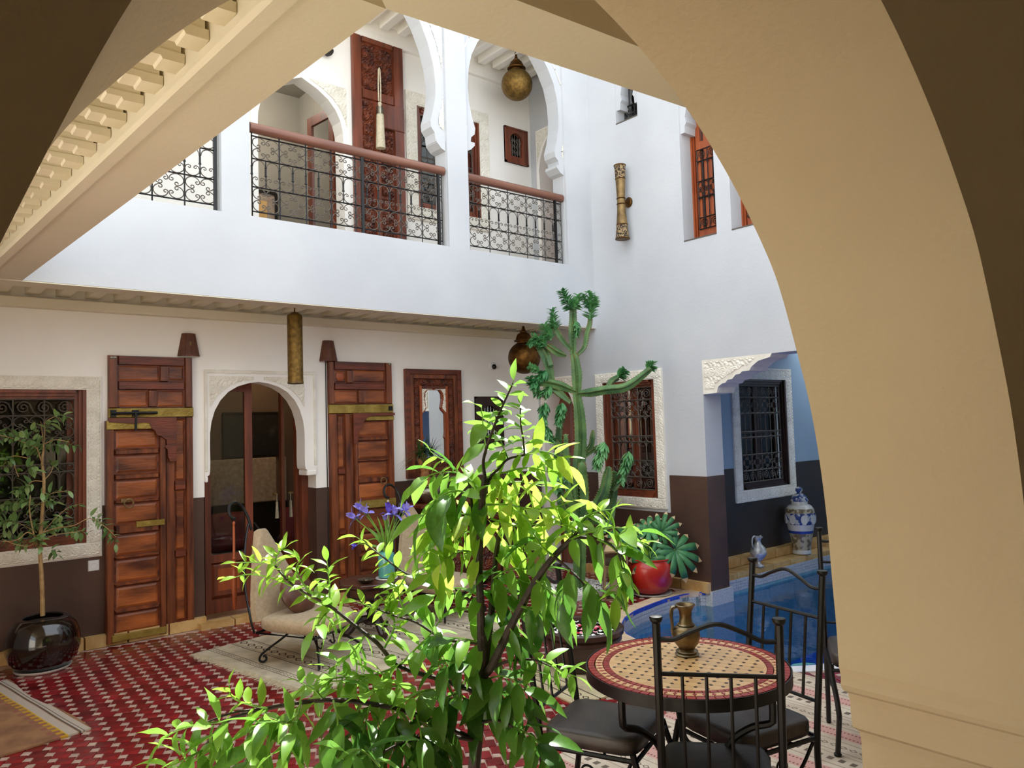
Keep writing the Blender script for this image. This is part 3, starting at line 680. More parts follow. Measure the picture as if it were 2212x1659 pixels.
def arched_window(n, label, u0, u1, z0, z1, F, wood, lattice):
    w = struct('window_%d' % n, label, 'window'); uc = (u0+u1)/2; hw = (u1-u0)*.27; zs = z0+(z1-z0)*.62
    pr = [(hw*.86, z0+(z1-z0)*.2), (hw*.86, zs-.04), (hw, zs), (hw*.98, zs+hw*.35), (hw*.75, zs+hw*.75), (hw*.4, zs+hw), (0, zs+hw*1.1)]
    mb = MB(); mb.arch(u0, u1, z1, uc, pr, -.03, .02, F); mb.box((u0, -.03, z0), (u1, .02, pr[0][1]), F); mb.build('frame', wood, w)
    for a, b, c, d in ((u0, u0+.02, z0, z1), (u1-.02, u1, z0, z1), (u0, u1, z0, z0+.02), (u0, u1, z1-.02, z1)): MB().box((a, .0, c), (b, .028, d), F).build('frame_board', wood, w)
    L = []
    for k in range(5): L.append([(uc-hw+2*hw*(k+.5)/5, pr[0][1]), (uc-hw+2*hw*(k+.5)/5, zs+hw)])
    for k in range(3): L += scrollband(uc-hw, uc+hw, pr[0][1]+.06+k*(zs-pr[0][1]+.03)/3, .085)
    s = iron(L, F, -.012, .0045).build('lattice', lattice, w); s['kind'] = 'stuff'
    MB().box((uc-hw, -.05, z0+.03), (uc+hw, -.046, z1-.03), F).build('pane', 'window_glass', w)
arched_window(5, 'small dark square window with pale arched lattice beside the mirror', 5.155, 5.55, 1.418, 1.985, FB, 'dark_wood', 'white_plastic')
arched_window(6, 'small red-brown arched window high on the gallery wall below the ball lantern', 5.70, 6.06, 4.78, 5.215, FB, 'red_wood', 'grey_iron')

# upper windows in the right wall
def tall_door(n, label, u0, u1, z0, z1, half):
    w = struct('window_%d' % n, label, 'window')
    frame_boards(u0, u1, z0, z1, .05, FR, -.25, -.17, 'orange_wood', w)
    um = (u0+u1)/2
    for a, b in (((u0+.05), um), (um, u1-.05)):
        leaf = MB().box((a, -.24, z0+.05), (a+.05, -.19, z1-.05), FR).box((b-.05, -.24, z0+.05), (b, -.19, z1-.05), FR)
        for z in (z0+.05, z0+.93, z1-.1): leaf.box((a+.05, -.24, z), (b-.05, -.19, min(z+.08, z1-.05)), FR)
        lf = leaf.build('leaf', 'orange_wood', w)
        MB().box((a+.05, -.225, z0+.1), (b-.05, -.22, z1-.1), FR).build('pane', 'window_glass', lf)
    window_iron(u0+.07, u1-.07, z0+.12, z0+.92, FR, -.175, w, (('scroll', .9), ('arcade', 1.6), ('rosette', 1.3), ('arcade', 1.6), ('scroll', .9)), 'black_iron', ncol=2)
tall_door(7, 'tall orange-brown window with black grille high on the white wall', 4.235, 4.62, 3.42, 4.9, 0)
tall_door(8, 'orange-brown upper window mostly hidden by the arch wall', 3.45, 4.07, 3.417, 4.9, 0)
w = struct('window_9', 'smallest upper window with black scroll grille, tucked below the beam', 'window')
window_iron(5.16, 5.44, 4.875, 5.49, FR, -.14, w, (('rosette', 1), ('arcade', 1), ('rosette', 1)), 'black_iron', ncol=2, r=.006)

# carved plaster panels on the arches
def spandrel(uc, prof, wmax, z0, z1, v, F, parent, inset, per=.12):
    hs = [p[0] for p in prof][::-1]; zs = [p[1] for p in prof][::-1]
    def mask(u, z):
        if z > prof[-1][1]+inset: return True
        h = np.interp(z-inset*.4, [p[1] for p in prof], [p[0] for p in prof]); return abs(u-uc) > h+inset
    for a, b in ((uc-wmax, uc), (uc, uc+wmax)): relief(a, b, z0, z1, v+.0006, .008, F, per, .0065, mask, edge=False).build('carving', 'stucco', parent)
spandrel(3.21, A2[3:], .945, 4.5, 6.05, -.03, FF, wf, .09, .14)
m = MB()
for (h0, z0_), (h1, z1_) in zip(A3[4:], A3[5:]):      # plain raised fillet round the narrower arch
    for s in (-1, 1): m.quad(*[FF(5.073+s*h, v, z) for h, v, z in ((h0+.10, -.026, z0_+.01), (h0+.118, -.026, z0_+.01), (h1+.118, -.026, z1_+.02), (h1+.10, -.026, z1_+.02))])
m.build('fillet', 'stucco', wf)

# ================================================================== DOORWAYS
# 1: the glazed arched doorway on the ground floor
d1 = struct('door_1', 'arched doorway with carved white plaster head and glazed red-brown doors', 'door')
GA = [(.49, 1.245), (.485, 1.27), (.445, 1.30), (.44, 1.33), (.438, 1.42), (.44, 1.55), (.438, 1.66), (.425, 1.76), (.395, 1.86), (.345, 1.95), (.275, 2.025), (.19, 2.075), (.09, 2.105), (0, 2.118)]
MB().arch(2.2, 3.24, 2.218, 2.684, [(h, z) for h, z in GA], .016, -.17, FB).build('arch_head', 'white_plaster', d1, smooth=True, angle=30)
spandrel(2.684, GA[3:], .44, 1.5, 2.165, .0165, FB, d1, .045, .12)
m = MB()
for a, b, c, d in ((2.2, 3.24, 2.19, 2.22), (2.2, 2.225, 1.33, 2.2), (3.215, 3.24, 1.33, 2.2)): m.box((a, .016, c), (b, .026, d), FB)
m.build('fillet', 'stucco', d1, bevel=.004)
for a, b in ((3.14, 3.24), (2.2, 2.228)): MB().box((a, -.17, 1.235), (b, .02, 1.285), FB).build('bracket', 'white_plaster', d1, bevel=.01)
MB().box((3.17, -.25, 0), (3.236, -.17, 2.2), FB).build('jamb', 'red_wood', d1); MB().box((2.2, -.25, 0), (2.265, -.17, 2.2), FB).build('jamb', 'red_wood', d1)
def glazed_leaf(F, u0, u1, z0, z1, v0, v1, parent, mat='red_wood', rail=.55):
    lf = MB().box((u0, v0, z0), (u0+.055, v1, z1), F).box((u1-.07, v0, z0), (u1, v1, z1), F).box((u0+.055, v0, z0), (u1-.07, v1, z0+.12), F).box((u0+.055, v0, rail-.05), (u1-.07, v1, rail+.02), F).box((u0+.055, v0, z1-.08), (u1-.07, v1, z1), F).build('leaf', mat, parent)
    MB().box((u0+.05, (v0+v1)/2-.003, rail), (u1-.06, (v0+v1)/2+.003, z1-.05), F).build('pane', 'window_glass', lf)
    MB().panel(u0+.055, u1-.07, z0+.12, rail-.05, v0+.005, v1-.012, .03, F).build('lower_panel', mat, lf)
    MB().box((u0+.055+.06, v1-.012, z0+.19), (u1-.07-.06, v1-.009, rail-.11), F).build('panel_inlay', 'orange_wood', lf)
    return lf
glazed_leaf(FB, 2.262, 2.70, .055, 2.12, -.235, -.195, d1)
FL = Frame((3.17, 7.11, 0), (.06, 1, 0), (-1, .06, 0))      # the other leaf stands open, folded into the room
lf2 = glazed_leaf(FL, .0, .46, .055, 2.12, -.02, .02, d1)
MB().lathe([(.008, 0), (.014, .02), (.014, .05), (0, .055)], 10, (3.14, 7.52, 1.03), (-1, 0, 0)).build('handle', 'aged_brass', lf2)
FL2 = Frame((3.12, 7.40, 0), (.12, .98, 0), (-.98, .12, 0))

# furniture of the room behind it
pt = thing('painting', 'large dark painting on the wall inside the sitting room', 'painting', (3.42, 8.885, 1.64))
MB().box((-.34, -.012, -.24), (.34, 0, .24)).build('canvas', 'painting_dark', pt)
for a, b, c, d in ((-.36, -.34, -.26, .26), (.34, .36, -.26, .26), (-.34, .34, -.26, -.24), (-.34, .34, .24, .26)): MB().box((a, -.025, c), (b, 0, d)).build('frame_board', 'black_plastic', pt)
hb = thing('headboard', 'grey woven wall panel below the dark painting', 'wall panel', (3.26, 8.889, .64)); MB().box((-.5, -.05, .2), (.42, 0, .72)).build('padding', 'wall_fabric', hb, bevel=.015)
MB().box((-.52, -.03, -.65), (.46, 0, .2)).build('backing', 'black_plastic', hb)
sf = thing('day_bed', 'low dark day bed with pale mattress inside the sitting room', 'bed', (3.05, 8.35, 0))
MB().box((-.7, -.4, .0), (.95, .45, .28)).build('base', 'dark_wood', sf, bevel=.02); MB().box((-.68, -.38, .28), (.93, .44, .40)).build('mattress', 'fawn_fabric', sf, bevel=.04)
def pillow(name, mat, label, cat, loc, w, h, t, rx, rz, group=None):
    bm = bmesh.new(); bmesh.ops.create_grid(bm, x_segments=12, y_segments=12, size=.5); top = []
    for v in bm.verts:
        x, y = v.co.x*2, v.co.y*2; e = (1-x**4)*(1-y**4); v.co = Vector((x*w/2*(1-.06*y*y), y*h/2*(1-.06*x*x), t/2*max(e, 0)**.45))
    r = bmesh.ops.duplicate(bm, geom=bm.verts[:]+bm.edges[:]+bm.faces[:])
    for v in [g for g in r['geom'] if isinstance(g, bmesh.types.BMVert)]: v.co.z *= -1
    bmesh.ops.remove_doubles(bm, verts=bm.verts, dist=1e-4); bmesh.ops.recalc_face_normals(bm, faces=bm.faces)
    me = bpy.data.meshes.new(name); bm.to_mesh(me); bm.free(); me.polygons.foreach_set('use_smooth', [True]*len(me.polygons)); me.materials.append(MATS[mat])
    o = bpy.data.objects.new(name, me); COL.objects.link(o); o.location = loc; o.rotation_euler = (rx, 0, rz); return tag(o, label, cat, group)
pillow('cushion', 'maroon', 'maroon cushion propped on the day bed behind the glazed door', 'cushion', (2.92, 8.30, .61), .5, .42, .16, 1.25, .1)
pillow('cushion', 'wall_fabric', 'grey cushion lying beside the maroon one behind the glazed door', 'cushion', (2.52, 8.14, .55), .30, .3, .12, 1.2, -.1)
pt = MB().lathe([(.06, 0), (.14, .03), (.22, .16), (.25, .32), (.22, .46), (.12, .58), (.07, .62), (.09, .66)], 24).build('floor_jar', 'black_glaze', None, smooth=True, loc=(3.42, 7.85, .0)); tag(pt, 'big dark glazed jar just inside the arched doorway', 'jar')
tz = MB().tube([(0, 0, 0), (0, 0, -.07)], .004, 6).lathe([(.0, -.07), (.014, -.08), (.012, -.1), (.02, -.24), (0, -.245)], 10).build('door_tassel', 'rug_fringe', None, loc=(3.12, 7.50, 1.03)); tag(tz, 'small pale tassel hanging from the open glazed door', 'tassel')

# corner doorways of the right wall, below and above
def corner_door(n, label, u0, u1, z0, z1, mat):
    d = struct('door_%d' % n, label, 'door'); uc = (u0+u1)/2; hw = (u1-u0)/2-.05
    pr = [(hw, z0), (hw, z1-.62), (hw+.01, z1-.5), (hw*.93, z1-.36), (hw*.74, z1-.24), (hw*.45, z1-.14), (hw*.2, z1-.09), (0, z1-.07)]
    MB().arch(u0, u1, z1+.0, uc, pr, .01, -.2, FR).build('arch_head', 'white_plaster', d, smooth=True, angle=30)
    spandrel(uc, pr[2:], hw+.03, z1-.5, z1-.02, .0105, FR, d, .03, .11)
    m = MB(); m.box((u0, -.26, z0), (u1, -.22, z1), FR); lf = m.build('leaf', mat, d)
    for a, b in ((u0+.06, uc-.02), (uc+.02, u1-.06)):
        for c, e in ((z0+.15, z0+.8), (z0+.9, z1-.2)): MB().panel(a, b, c, e, -.22, -.205, .03, FR).build('panel', mat, lf)
corner_door(2, 'narrow arched red-brown door in the corner behind the cactus', 6.17, 6.80, 0, 2.2, 'red_wood')
corner_door(3, 'narrow arched red-brown door in the corner of the upper gallery', 6.08, 6.74, 2.95, 5.2, 'red_wood')
# upper arched doorway with an open leaf
d4 = struct('door_4', 'upper arched doorway with carved surround behind the railing', 'door')
MB().arch(2.64, 3.66, 5.14, 3.15, UA, .01, -.17, FB).build('arch_head', 'white_plaster', d4, smooth=True, angle=30)
spandrel(3.15, UA[1:], .48, 4.45, 5.11, .0105, FB, d4, .05, .12)
for nm, F_, u0, u1 in (('leaf', Frame((3.60, 7.05, 0), (-.12, 1, 0), (-1, -.12, 0)), .0, .48), ('leaf', Frame((2.70, 7.05, 0), (-.35, .94, 0), (.94, .35, 0)), 0., .46)):
    lf = MB().box((u0, -.02, 2.96), (u0+.08, .02, 5.0), F_).box((u1-.08, -.02, 2.96), (u1, .02, 5.0), F_).box((u0+.08, -.02, 2.96), (u1-.08, .02, 3.6), F_).box((u0+.08, -.02, 4.9), (u1-.08, .02, 5.0), F_).build(nm, 'red_wood', d4)
    MB().box((u0+.08, -.004, 3.6), (u1-.08, .004, 4.9), F_).build('pane', 'window_glass', lf)
t = thing('added_lamp', 'unseen round lamp added to brighten the upper room behind the arch', 'lamp', (3.0, 8.2, 6.0)); MB().lathe([(0, -.1), (.10, -.09), (.15, -.05), (.15, 0)], 20).build('shade', 'white_plastic', t, smooth=True)  # lamp and its point light added to brighten the upper room
L = bpy.data.lights.new('fill_bulb', 'POINT'); L.energy = 26; L.shadow_soft_size = .12; L.color = (1, .9, .78); o = bpy.data.objects.new('fill_bulb', L); COL.objects.link(o); o.location = (3.0, 8.2, 5.75)
d5 = thing('wall_picture', 'framed ochre picture seen through the upper arched doorway', 'picture', (3.62, 9.19, 4.35))
MB().box((-.22, -.01, -.3), (.22, 0, .3)).build('print', 'wall_fabric', d5); MB().box((-.12, -.014, -.2), (.12, -.01, .2)).build('motif', 'stone_trim', d5)
for a, b, c, d in ((-.25, -.22, -.33, .33), (.22, .25, -.33, .33), (-.22, .22, -.33, -.3), (-.22, .22, .3, .33)): MB().box((a, -.03, c), (b, 0, d)).build('frame_board', 'black_plastic', d5)

# ================================================================== OLD CARVED DOORS ON THE WALL
def old_door(label, mirror, u0, u1, z0, z1, bar, leaf, top, strips, lp):
    """an antique studded door mounted flat on the wall: top field of four sunk panels, brass band, wicket leaf"""
    F = FB; t = thing('antique_door', label, 'door')
    zb0, zb1 = bar; lu0, lu1, lz1 = leaf
    body = MB().box((u0, .0, z0), (u1, .022, z1), F).build('backboard', 'old_wood_dark', t)
    def sticks(bs, v0, v1, mat, nm):
        for a, b, c, d in bs: MB().panel(a, b, c, d, v0, v1, .006, F).build(nm, mat, t)
    # top field: rails and stiles as the strips between the four panels
    (p1, p2, p3, p4) = top; sw = .05
    sticks([(u0, min(p1[0], p3[0])-.004, zb1, z1), (max(p2[1], p4[1])+.004, u1, zb1, z1)], .022, .045, 'old_wood', 'stile')
    a, b = min(p1[0], p3[0]), max(p2[1], p4[1])
    sticks([(a, b, p1[3], z1), (a, b, p3[3], p1[2]), (a, b, zb1, p3[2])], .022, .042, 'old_wood_dark', 'rail')
    sticks([(p1[1], p2[0], p1[2], p1[3]), (p3[1], p4[0], p3[2], p3[3])], .022, .042, 'old_wood', 'stile')
    for p in top: MB().panel(p[0]+.006, p[1]-.006, p[2]+.006, p[3]-.006, .022, .028, .012, F).build('panel', 'old_wood_panel', t)
    MB().panel(u0-.004, u1+.004, zb0, zb1, .022, .052, .004, F).build('brass_band', 'brass_band', t)
    # fixed side board with its two long sunk panels
    s0, s1 = (lu1, u1) if not mirror else (u0, lu0)
    q = strips
    xs = [(s0, q[0][0]-.006), (q[0][1]+.006, s1)]
    sticks([(a, b, z0, zb0) for a, b in xs], .022, .05, 'old_wood', 'stile')
    zz = [z0] + [e for x in sorted(q, key=lambda x: x[2]) for e in (x[2], x[3])] + [zb0]
    for c, d in zip(zz[::2], zz[1::2]):
        if d-c > .01: sticks([(q[0][0]-.006, q[0][1]+.006, c, d)], .022, .046, 'old_wood_dark', 'rail')
    for x in q: MB().panel(x[0]+.004, x[1]-.004, x[2]+.005, x[3]-.005, .022, .034, .012, F).build('panel', 'old_wood_panel', t)
    # wicket leaf, a little proud, with its own ladder of panels
    lf = MB().box((lu0, .0, z0), (lu1, .05, lz1), F).build('wicket_leaf', 'old_wood_dark', t)
    la, lb = lp[0][0], lp[0][1]
    for a, b in ((lu0, la-.012), (lb+.012, lu1)): MB().panel(a, b, z0, lz1, .05, .075, .006, F).build('stile', 'old_wood', lf)
    zz = [z0] + [e for x in sorted(lp, key=lambda x: x[2]) for e in (x[2], x[3])] + [lz1]
    for c, d in zip(zz[::2], zz[1::2]):
        if d-c > .02: MB().panel(la-.012, lb+.012, c+.004, d-.004, .05, .078, .012, F).build('rail', 'old_wood', lf)
    for x in lp: MB().panel(x[0]+.004, x[1]-.004, x[2]+.006, x[3]-.006, .05, .058, .016, F).build('panel', 'old_wood_panel', lf)
    return t, lf, F
# near the pot plant
top = [(1.512, 1.831, 2.108, 2.241), (1.898, 2.027, 2.115, 2.249), (1.512, 1.739, 1.895, 2.037), (1.808, 2.028, 1.893, 2.036)]
strips = [(1.947, 2.028, 1.27, 1.79), (1.947, 2.028, .69, 1.19), (1.947, 2.028, .10, .63)]
lp = [(1.487, 1.803, .085, .24), (1.487, 1.803, .28, .452), (1.487, 1.803, .487, .666), (1.487, 1.803, .70, .866), (1.487, 1.803, .95, 1.11), (1.487, 1.803, 1.15, 1.30), (1.487, 1.803, 1.357, 1.50), (1.487, 1.803, 1.56, 1.70)]
od1, lf, F = old_door('old carved wooden door with iron bolt and arched wicket, beside the black pot', False, 1.44, 2.097, .02, 2.318, (1.808, 1.888), (1.417, 1.868, 1.785), top, strips, lp)
SCL = [(1.43, 1.806), (1.43, 1.772), (1.62, 1.757), (1.70, 1.765), (1.735, 1.755), (1.752, 1.712), (1.775, 1.70), (1.79, 1.66), (1.825, 1.652), (1.84, 1.637), (1.866, 1.62), (1.868, 1.575), (1.852, 1.56), (1.874, 1.535), (1.876, 1.48), (1.892, 1.44), (1.945, 1.44), (1.945, 1.806)]
MB().prism(SCL, .075, .095, F).build('scalloped_arch', 'old_wood_dark', od1)
MB().panel(1.415, 1.752, 1.712, 1.785, .072, .088, .004, F).build('brass_band', 'brass_band', lf); MB().panel(1.63, 1.852, .915, .965, .075, .09, .004, F).build('brass_band', 'brass_band', lf); MB().panel(1.45, 1.86, .03, .085, .075, .088, .006, F).build('brass_band', 'brass_band', lf)
bo = MB().tube([F(1.452, .075, 1.845), F(1.80, .075, 1.845)], .011, 8).build('bolt', 'black_iron', od1)
MB().box((1.45, .05, 1.815), (1.49, .07, 1.872), F).box((1.61, .05, 1.82), (1.66, .07, 1.87), F).build('bolt_plate', 'black_iron', bo)
MB().box((1.622, .085, 1.705), (1.638, .10, 1.85), F).build('hasp', 'black_iron', bo)
MB().tube(arc(F(1.575, .098, 1.115), .034, 0, 2*PI, 18)[:-1], .006, 6, True).build('ring_handle', 'aged_brass', lf); MB().box((1.52, .07, 1.125), (1.60, .082, 1.155), F).build('handle_plate', 'aged_brass', lf)
MB().lathe([(.012, 0), (.012, .006), (0, .008)], 8, F(1.462, .045, 2.295), (0, -1, 0)).lathe([(.012, 0), (.012, .006), (0, .008)], 8, F(1.485, .045, 2.297), (0, -1, 0)).build('stud', 'pewter', od1)
# beside the sconce and the mirror
top = [(3.43, 3.56, 2.116, 2.245), (3.632, 3.996, 2.122, 2.252), (3.43, 3.685, 1.916, 2.05), (3.751, 3.997, 1.914, 2.055)]
strips = [(3.453, 3.524, 1.285, 1.80), (3.453, 3.524, .69, 1.225), (3.453, 3.524, .25, .645)]
lp = [(3.662, 3.988, z0, z1) for z0, z1 in ((.26, .40), (.44, .63), (.67, .87), (.965, 1.12), (1.185, 1.335), (1.36, 1.535), (1.585, 1.735))]
od2, lf, F = old_door('darker old wooden door with brass band, between the arched doorway and the mirror', True, 3.37, 4.075, .06, 2.33, (1.817, 1.907), (3.615, 4.065, 1.80), top, strips, lp)
MB().prism([(3.60, 1.817), (4.07, 1.817), (4.07, 1.79), (3.82, 1.787), (3.76, 1.775), (3.71, 1.73), (3.675, 1.66), (3.65, 1.61), (3.64, 1.52), (3.60, 1.52)], .075, .092, F).build('scalloped_arch', 'old_wood_dark', od2)
MB().panel(3.615, 4.065, .875, .955, .075, .09, .004, F).build('brass_band', 'brass_band', lf); MB().panel(3.74, 4.065, 1.742, 1.785, .073, .088, .004, F).build('brass_band', 'brass_band', lf)
MB().tube(arc(F(3.92, .098, 1.135), .032, 0, 2*PI, 18)[:-1], .006, 6, True).build('ring_handle', 'aged_brass', lf)
MB().lathe([(.045, 0), (.045, .004), (.03, .01), (0, .012)], 20, F(3.495, .03, 2.18), (0, -1, 0)).build('round_boss', 'orange_wood', od2)
MB().box((4.02, .05, 1.84), (4.06, .062, 1.885), F).build('lock_plate', 'black_iron', od2)
MB().lathe([(.012, 0), (.012, .006), (0, .008)], 8, F(4.045, .045, 2.315), (0, -1, 0)).build('stud', 'pewter', od2)
# the tall carved door on the upper gallery
cdr = thing('carved_door', 'tall red-brown carved door standing on the upper gallery behind the railing', 'door')
F = FB
MB().box((3.692, .004, 2.952), (4.29, .03, 5.71), F).build('backboard', 'red_wood', cdr)
for a, b, c, d in ((3.692, 3.79, 2.952, 5.71), (4.165, 4.29, 2.952, 5.71), (3.79, 4.165, 5.645, 5.71), (3.79, 4.165, 5.05, 5.15), (3.93, 4.0, 2.952, 5.05), (3.79, 4.165, 3.5, 3.58)): MB().panel(a, b, c, d, .03, .055, .008, F).build('stile', 'red_wood', cdr)
MB().panel(4.0, 4.29, 4.78, 5.05, .05, .066, .01, F).build('arch_board', 'red_wood', cdr)
for a, b, c, d in ((3.80, 4.155, 5.16, 5.635), (3.80, 3.92, 3.6, 5.03), (4.01, 4.155, 3.6, 4.78), (3.80, 3.92, 2.97, 3.49), (4.01, 4.155, 2.97, 3.49)):
    relief(a, b, c, d, .031, .02, F, .15, .008).build('carved_panel', 'carved_wood', cdr)
ts = thing('tassel', 'long cream tassel hanging on the tall carved door', 'tassel', (3.96, 6.74, 0))
MB().tube([(-.008, 0, 5.37), (-.014, 0, 5.2), (-.012, 0, 5.03)], .007, 6).tube([(.008, 0, 5.37), (.014, 0, 5.2), (.012, 0, 5.03)], .007, 6).tube([(-.008, 0, 5.37), (0, 0, 5.385), (.008, 0, 5.37)], .007, 6).lathe([(.016, 5.02), (.022, 5.0), (.012, 4.97)], 12).build('cord', 'rug_fringe', ts)
MB().lathe([(.015, 4.975), (.036, 4.965), (.036, 4.89), (.04, 4.885)], 14).build('collar', 'pewter', ts)
MB().lathe([(.038, 4.89), (.043, 4.7), (.05, 4.535), (.0, 4.53)], 16).build('skirt', 'rug_fringe', ts)

# ================================================================== BALCONY RAILINGS
def railing(label, u0, u1, z0, z1, uposts, hand=True, cell=.232):
    t = thing('balcony_railing', label, 'railing'); F = FF; v = -.055; top = z1-.06
    n = max(1, round((u1-u0-.04)/cell)); w = (u1-u0-.04)/n; a = u0+.02; sc = []; bars = MB()
    zl = [z0+.055, z0+.255, z0+.485, top-.035]
    for z in zl: bars.tube([F(a, v, z), F(u1-.02, v, z)], .006, 4)
    for k in range(n+1): bars.tube([F(a+k*w, v, z0+.004), F(a+k*w, v, top)], .006, 4)
    for k in range(n):
        c = a+(k+.5)*w
        sc += rosette(c, (zl[0]+zl[1])/2, w*.97, (zl[1]-zl[0])*.97); sc += rosette(c, (zl[2]+zl[3])/2, w*.97, (zl[3]-zl[2])*.97)
        bars.tube([F(c, v, zl[1]), F(c, v, zl[2])], .005, 4)
        for q in (c-w/4, c+w/4):
            sc.append([(q+math.cos(x)*w*.22, zl[2]-w*.25+math.sin(x)*w*.22) for x in np.linspace(0, PI, 9)]); sc += heart(q, zl[1]+.045, w/2, .085)
        for q in (c, a+k*w): bars.tube([F(q, v, zl[1]+.10), F(q, v, zl[1]+.115), F(q, v, zl[2]-w*.28), F(q, v, zl[2]-w*.26)], [.013, .0085, .0085, .012], 5)
    g = bars.build('bars', 'grey_iron' if False else 'black_iron', t); g['kind'] = 'stuff'; s = iron(sc, F, v, .0042).build('scrollwork', 'grey_iron', t); s['kind'] = 'stuff'
    for x in uposts: MB().box((x-.012, v-.012, z0+.003), (x+.012, v+.012, z1-.04), F).build('post', 'black_iron', t)
    if hand: MB().tube([F(u0-.0, v, z1-.03), F(u1+.0, v, z1-.03)], .042, 10).build('handrail', 'handrail_wood', t, smooth=True)
    return t
railing('short scrollwork railing at the far end of the gallery, partly hidden by the beam', 1.062, 2.022, 3.365, 4.13, [2.0])
railing('long scrollwork railing with wooden handrail in front of the carved door', 2.27, 4.15, 3.365, 4.13, [3.28, 4.09])
railing('short scrollwork railing with wooden handrail below the upper ball lantern', 4.43, 5.715, 3.365, 4.13, [5.61])

# carving on the lintel bracket over the pool
relief(3.74, 4.47, 1.90, 2.22, .0006, .008, FR, .13, .0065, lambda u, z: u > 3.86 and in_poly(u+.0, z-.05, LB) and in_poly(u, z, LB) and in_poly(u-.03, z-.03, LB) and u < 4.445 and z < 2.2, edge=False).build('carving', 'stucco', wr)
# ================================================================== LAMPS AND THINGS ON THE WALLS
def half_shade(label, u, z0, z1, r0, r1):
    t = thing('wall_sconce', label, 'lamp', group=None); F = FB; mb = MB(); n = 6
    A = [(math.cos(PI*i/n), math.sin(PI*i/n)) for i in range(n+1)]
    for i in range(n):
        for (ra, za, rb, zb) in ((r0, z0, r1, z1),):
            c0, c1 = A[i], A[i+1]
            mb.quad(F(u+c0[0]*ra, c0[1]*ra*.8+.001, za), F(u+c1[0]*ra, c1[1]*ra*.8+.001, za), F(u+c1[0]*rb, c1[1]*rb*.8+.001, zb), F(u+c0[0]*rb, c0[1]*rb*.8+.001, zb))
    o = mb.build('shade', 'brown_shade', t); md = o.modifiers.new('s', 'SOLIDIFY'); md.thickness = .004
    for r, z in ((r0, z0), (r1, z1)): MB().tube([F(u+c*r, s*r*.8+.004, z) for c, s in A], .005, 5).build('trim', 'old_wood_dark', t)
    MB().box((u-.03, .0, z0+.05), (u+.03, .01, z0+.13), F).tube([F(u, .005, z0+.09), F(u, .06, z0+.09), F(u, .06, z0+.12)], .008, 6).build('mount', 'aged_brass', t)
    return t
half_shade('brown half-round wall lamp above the door beside the small tree', 2.075, 2.335, 2.525, .09, .054)
half_shade('brown half-round wall lamp above the darker old door by the mirror', 3.385, 2.33, 2.525, .09, .054)
cb_ = tag(MB().tube([FB(3.385, .006, 2.40), FB(3.355, .006, 2.34), FB(3.352, .006, 1.5), FB(3.354, .006, 1.12), FB(3.352, .012, .8), FB(3.352, .012, .12)], .005, 6).build('lamp_cable', 'black_plastic'), 'thin black cable running down the wall beside the darker old door', 'cable')

def ball_lantern(label, x, y, z, r, ztop, mat):
    t = thing('ball_lantern', label, 'lantern', (x, y, z))
    MB().lathe([(r*math.sin(a)+.0001, -r*math.cos(a)) for a in np.linspace(.0, PI*.86, 20)], 32).build('globe', mat, t, smooth=True)
    k = r/.17; MB().lathe([(.07*k, .15*k), (.07*k, .165*k), (.10*k, .17*k), (.103*k, .18*k), (.085*k, .19*k), (.078*k, .215*k), (.062*k, .25*k), (.035*k, .265*k), (.038*k, .275*k), (.02*k, .29*k), (.01*k, .335*k)], 24).build('cap', 'dark_brass', t, smooth=True, angle=25)
    MB().tube(arc((0, 0, .345*k), .016*k, 0, 2*PI, 10)[:-1], .004, 5, True).build('ring', 'dark_brass', t)
    ch = MB(); zz = .36*k; i = 0
    while zz < ztop-z-.02: ch.tube([Vector((.007*math.cos(a) if i % 2 else 0, 0 if i % 2 else .007*math.cos(a), zz+.012+.013*math.sin(a))) for a in np.linspace(0, 2*PI, 8)[:-1]], .0022, 4, True); zz += .021; i += 1
    c = ch.build('chain', 'dark_brass', t); c['kind'] = 'stuff'
    MB().lathe([(.04, ztop-z-.012), (.03, ztop-z-.03), (.01, ztop-z-.035)][::-1], 14).build('ceiling_rose', 'dark_brass', t)
    return t
ball_lantern('round dark brass lantern hanging under the gallery, partly behind the cactus', 5.44, 6.30, 2.385, .178, 2.765, 'dark_brass')
ball_lantern('round golden brass lantern hanging in the upper arch', 5.50, 6.35, 5.475, .175, 5.90, 'hammered_brass')
t = thing('cylinder_lantern', 'long brass cylinder lantern hanging in front of the arched doorway', 'lantern', (2.848, 6.40, 2.075))
MB().lathe([(.062, 0), (.066, .003), (.066, .60), (.062, .612), (.03, .635), (.008, .64)], 32).build('tube', 'hammered_brass', t, smooth=True, angle=30)
MB().lathe([(.067, .0), (.069, .004), (.069, .018), (.067, .02)], 32).build('rim', 'aged_brass', t, smooth=True); MB().tube([(0, 0, .63), (0, 0, .755)], .006, 8).build('rod', 'dark_brass', t)
MB().lathe([(.008, .70), (.03, .735), (.035, .758)], 16).build('ceiling_rose', 'dark_brass', t)
t = thing('hourglass_sconce', 'tall pierced brass hourglass wall lamp beside the upper window', 'lamp', (XR, 5.33, 3.975))
pr = [(.062, .40), (.063, .385), (.058, .36), (.046, .12), (.043, .03), (.044, -.03), (.05, -.14), (.069, -.36), (.074, -.395), (.074, -.405)]
O = (-.10, 0, 0)
MB().lathe([(.0485, -.132), (.044, -.03), (.043, .03), (.046, .118)], 24, O).build('waist', 'aged_brass', t, smooth=True)
for P in ([(.0455, .115), (.052, .24)], [(.0585, -.25), (.0485, -.13)]): MB().lathe(P, 24, O).build('neck', 'aged_brass', t, smooth=True)
for P in ([(.052, .238), (.0585, .36), (.063, .38)], [(.0745, -.40), (.069, -.36), (.0585, -.248)]): MB().lathe(P, 24, O).build('pierced_shade', 'pierced_brass', t, smooth=True)
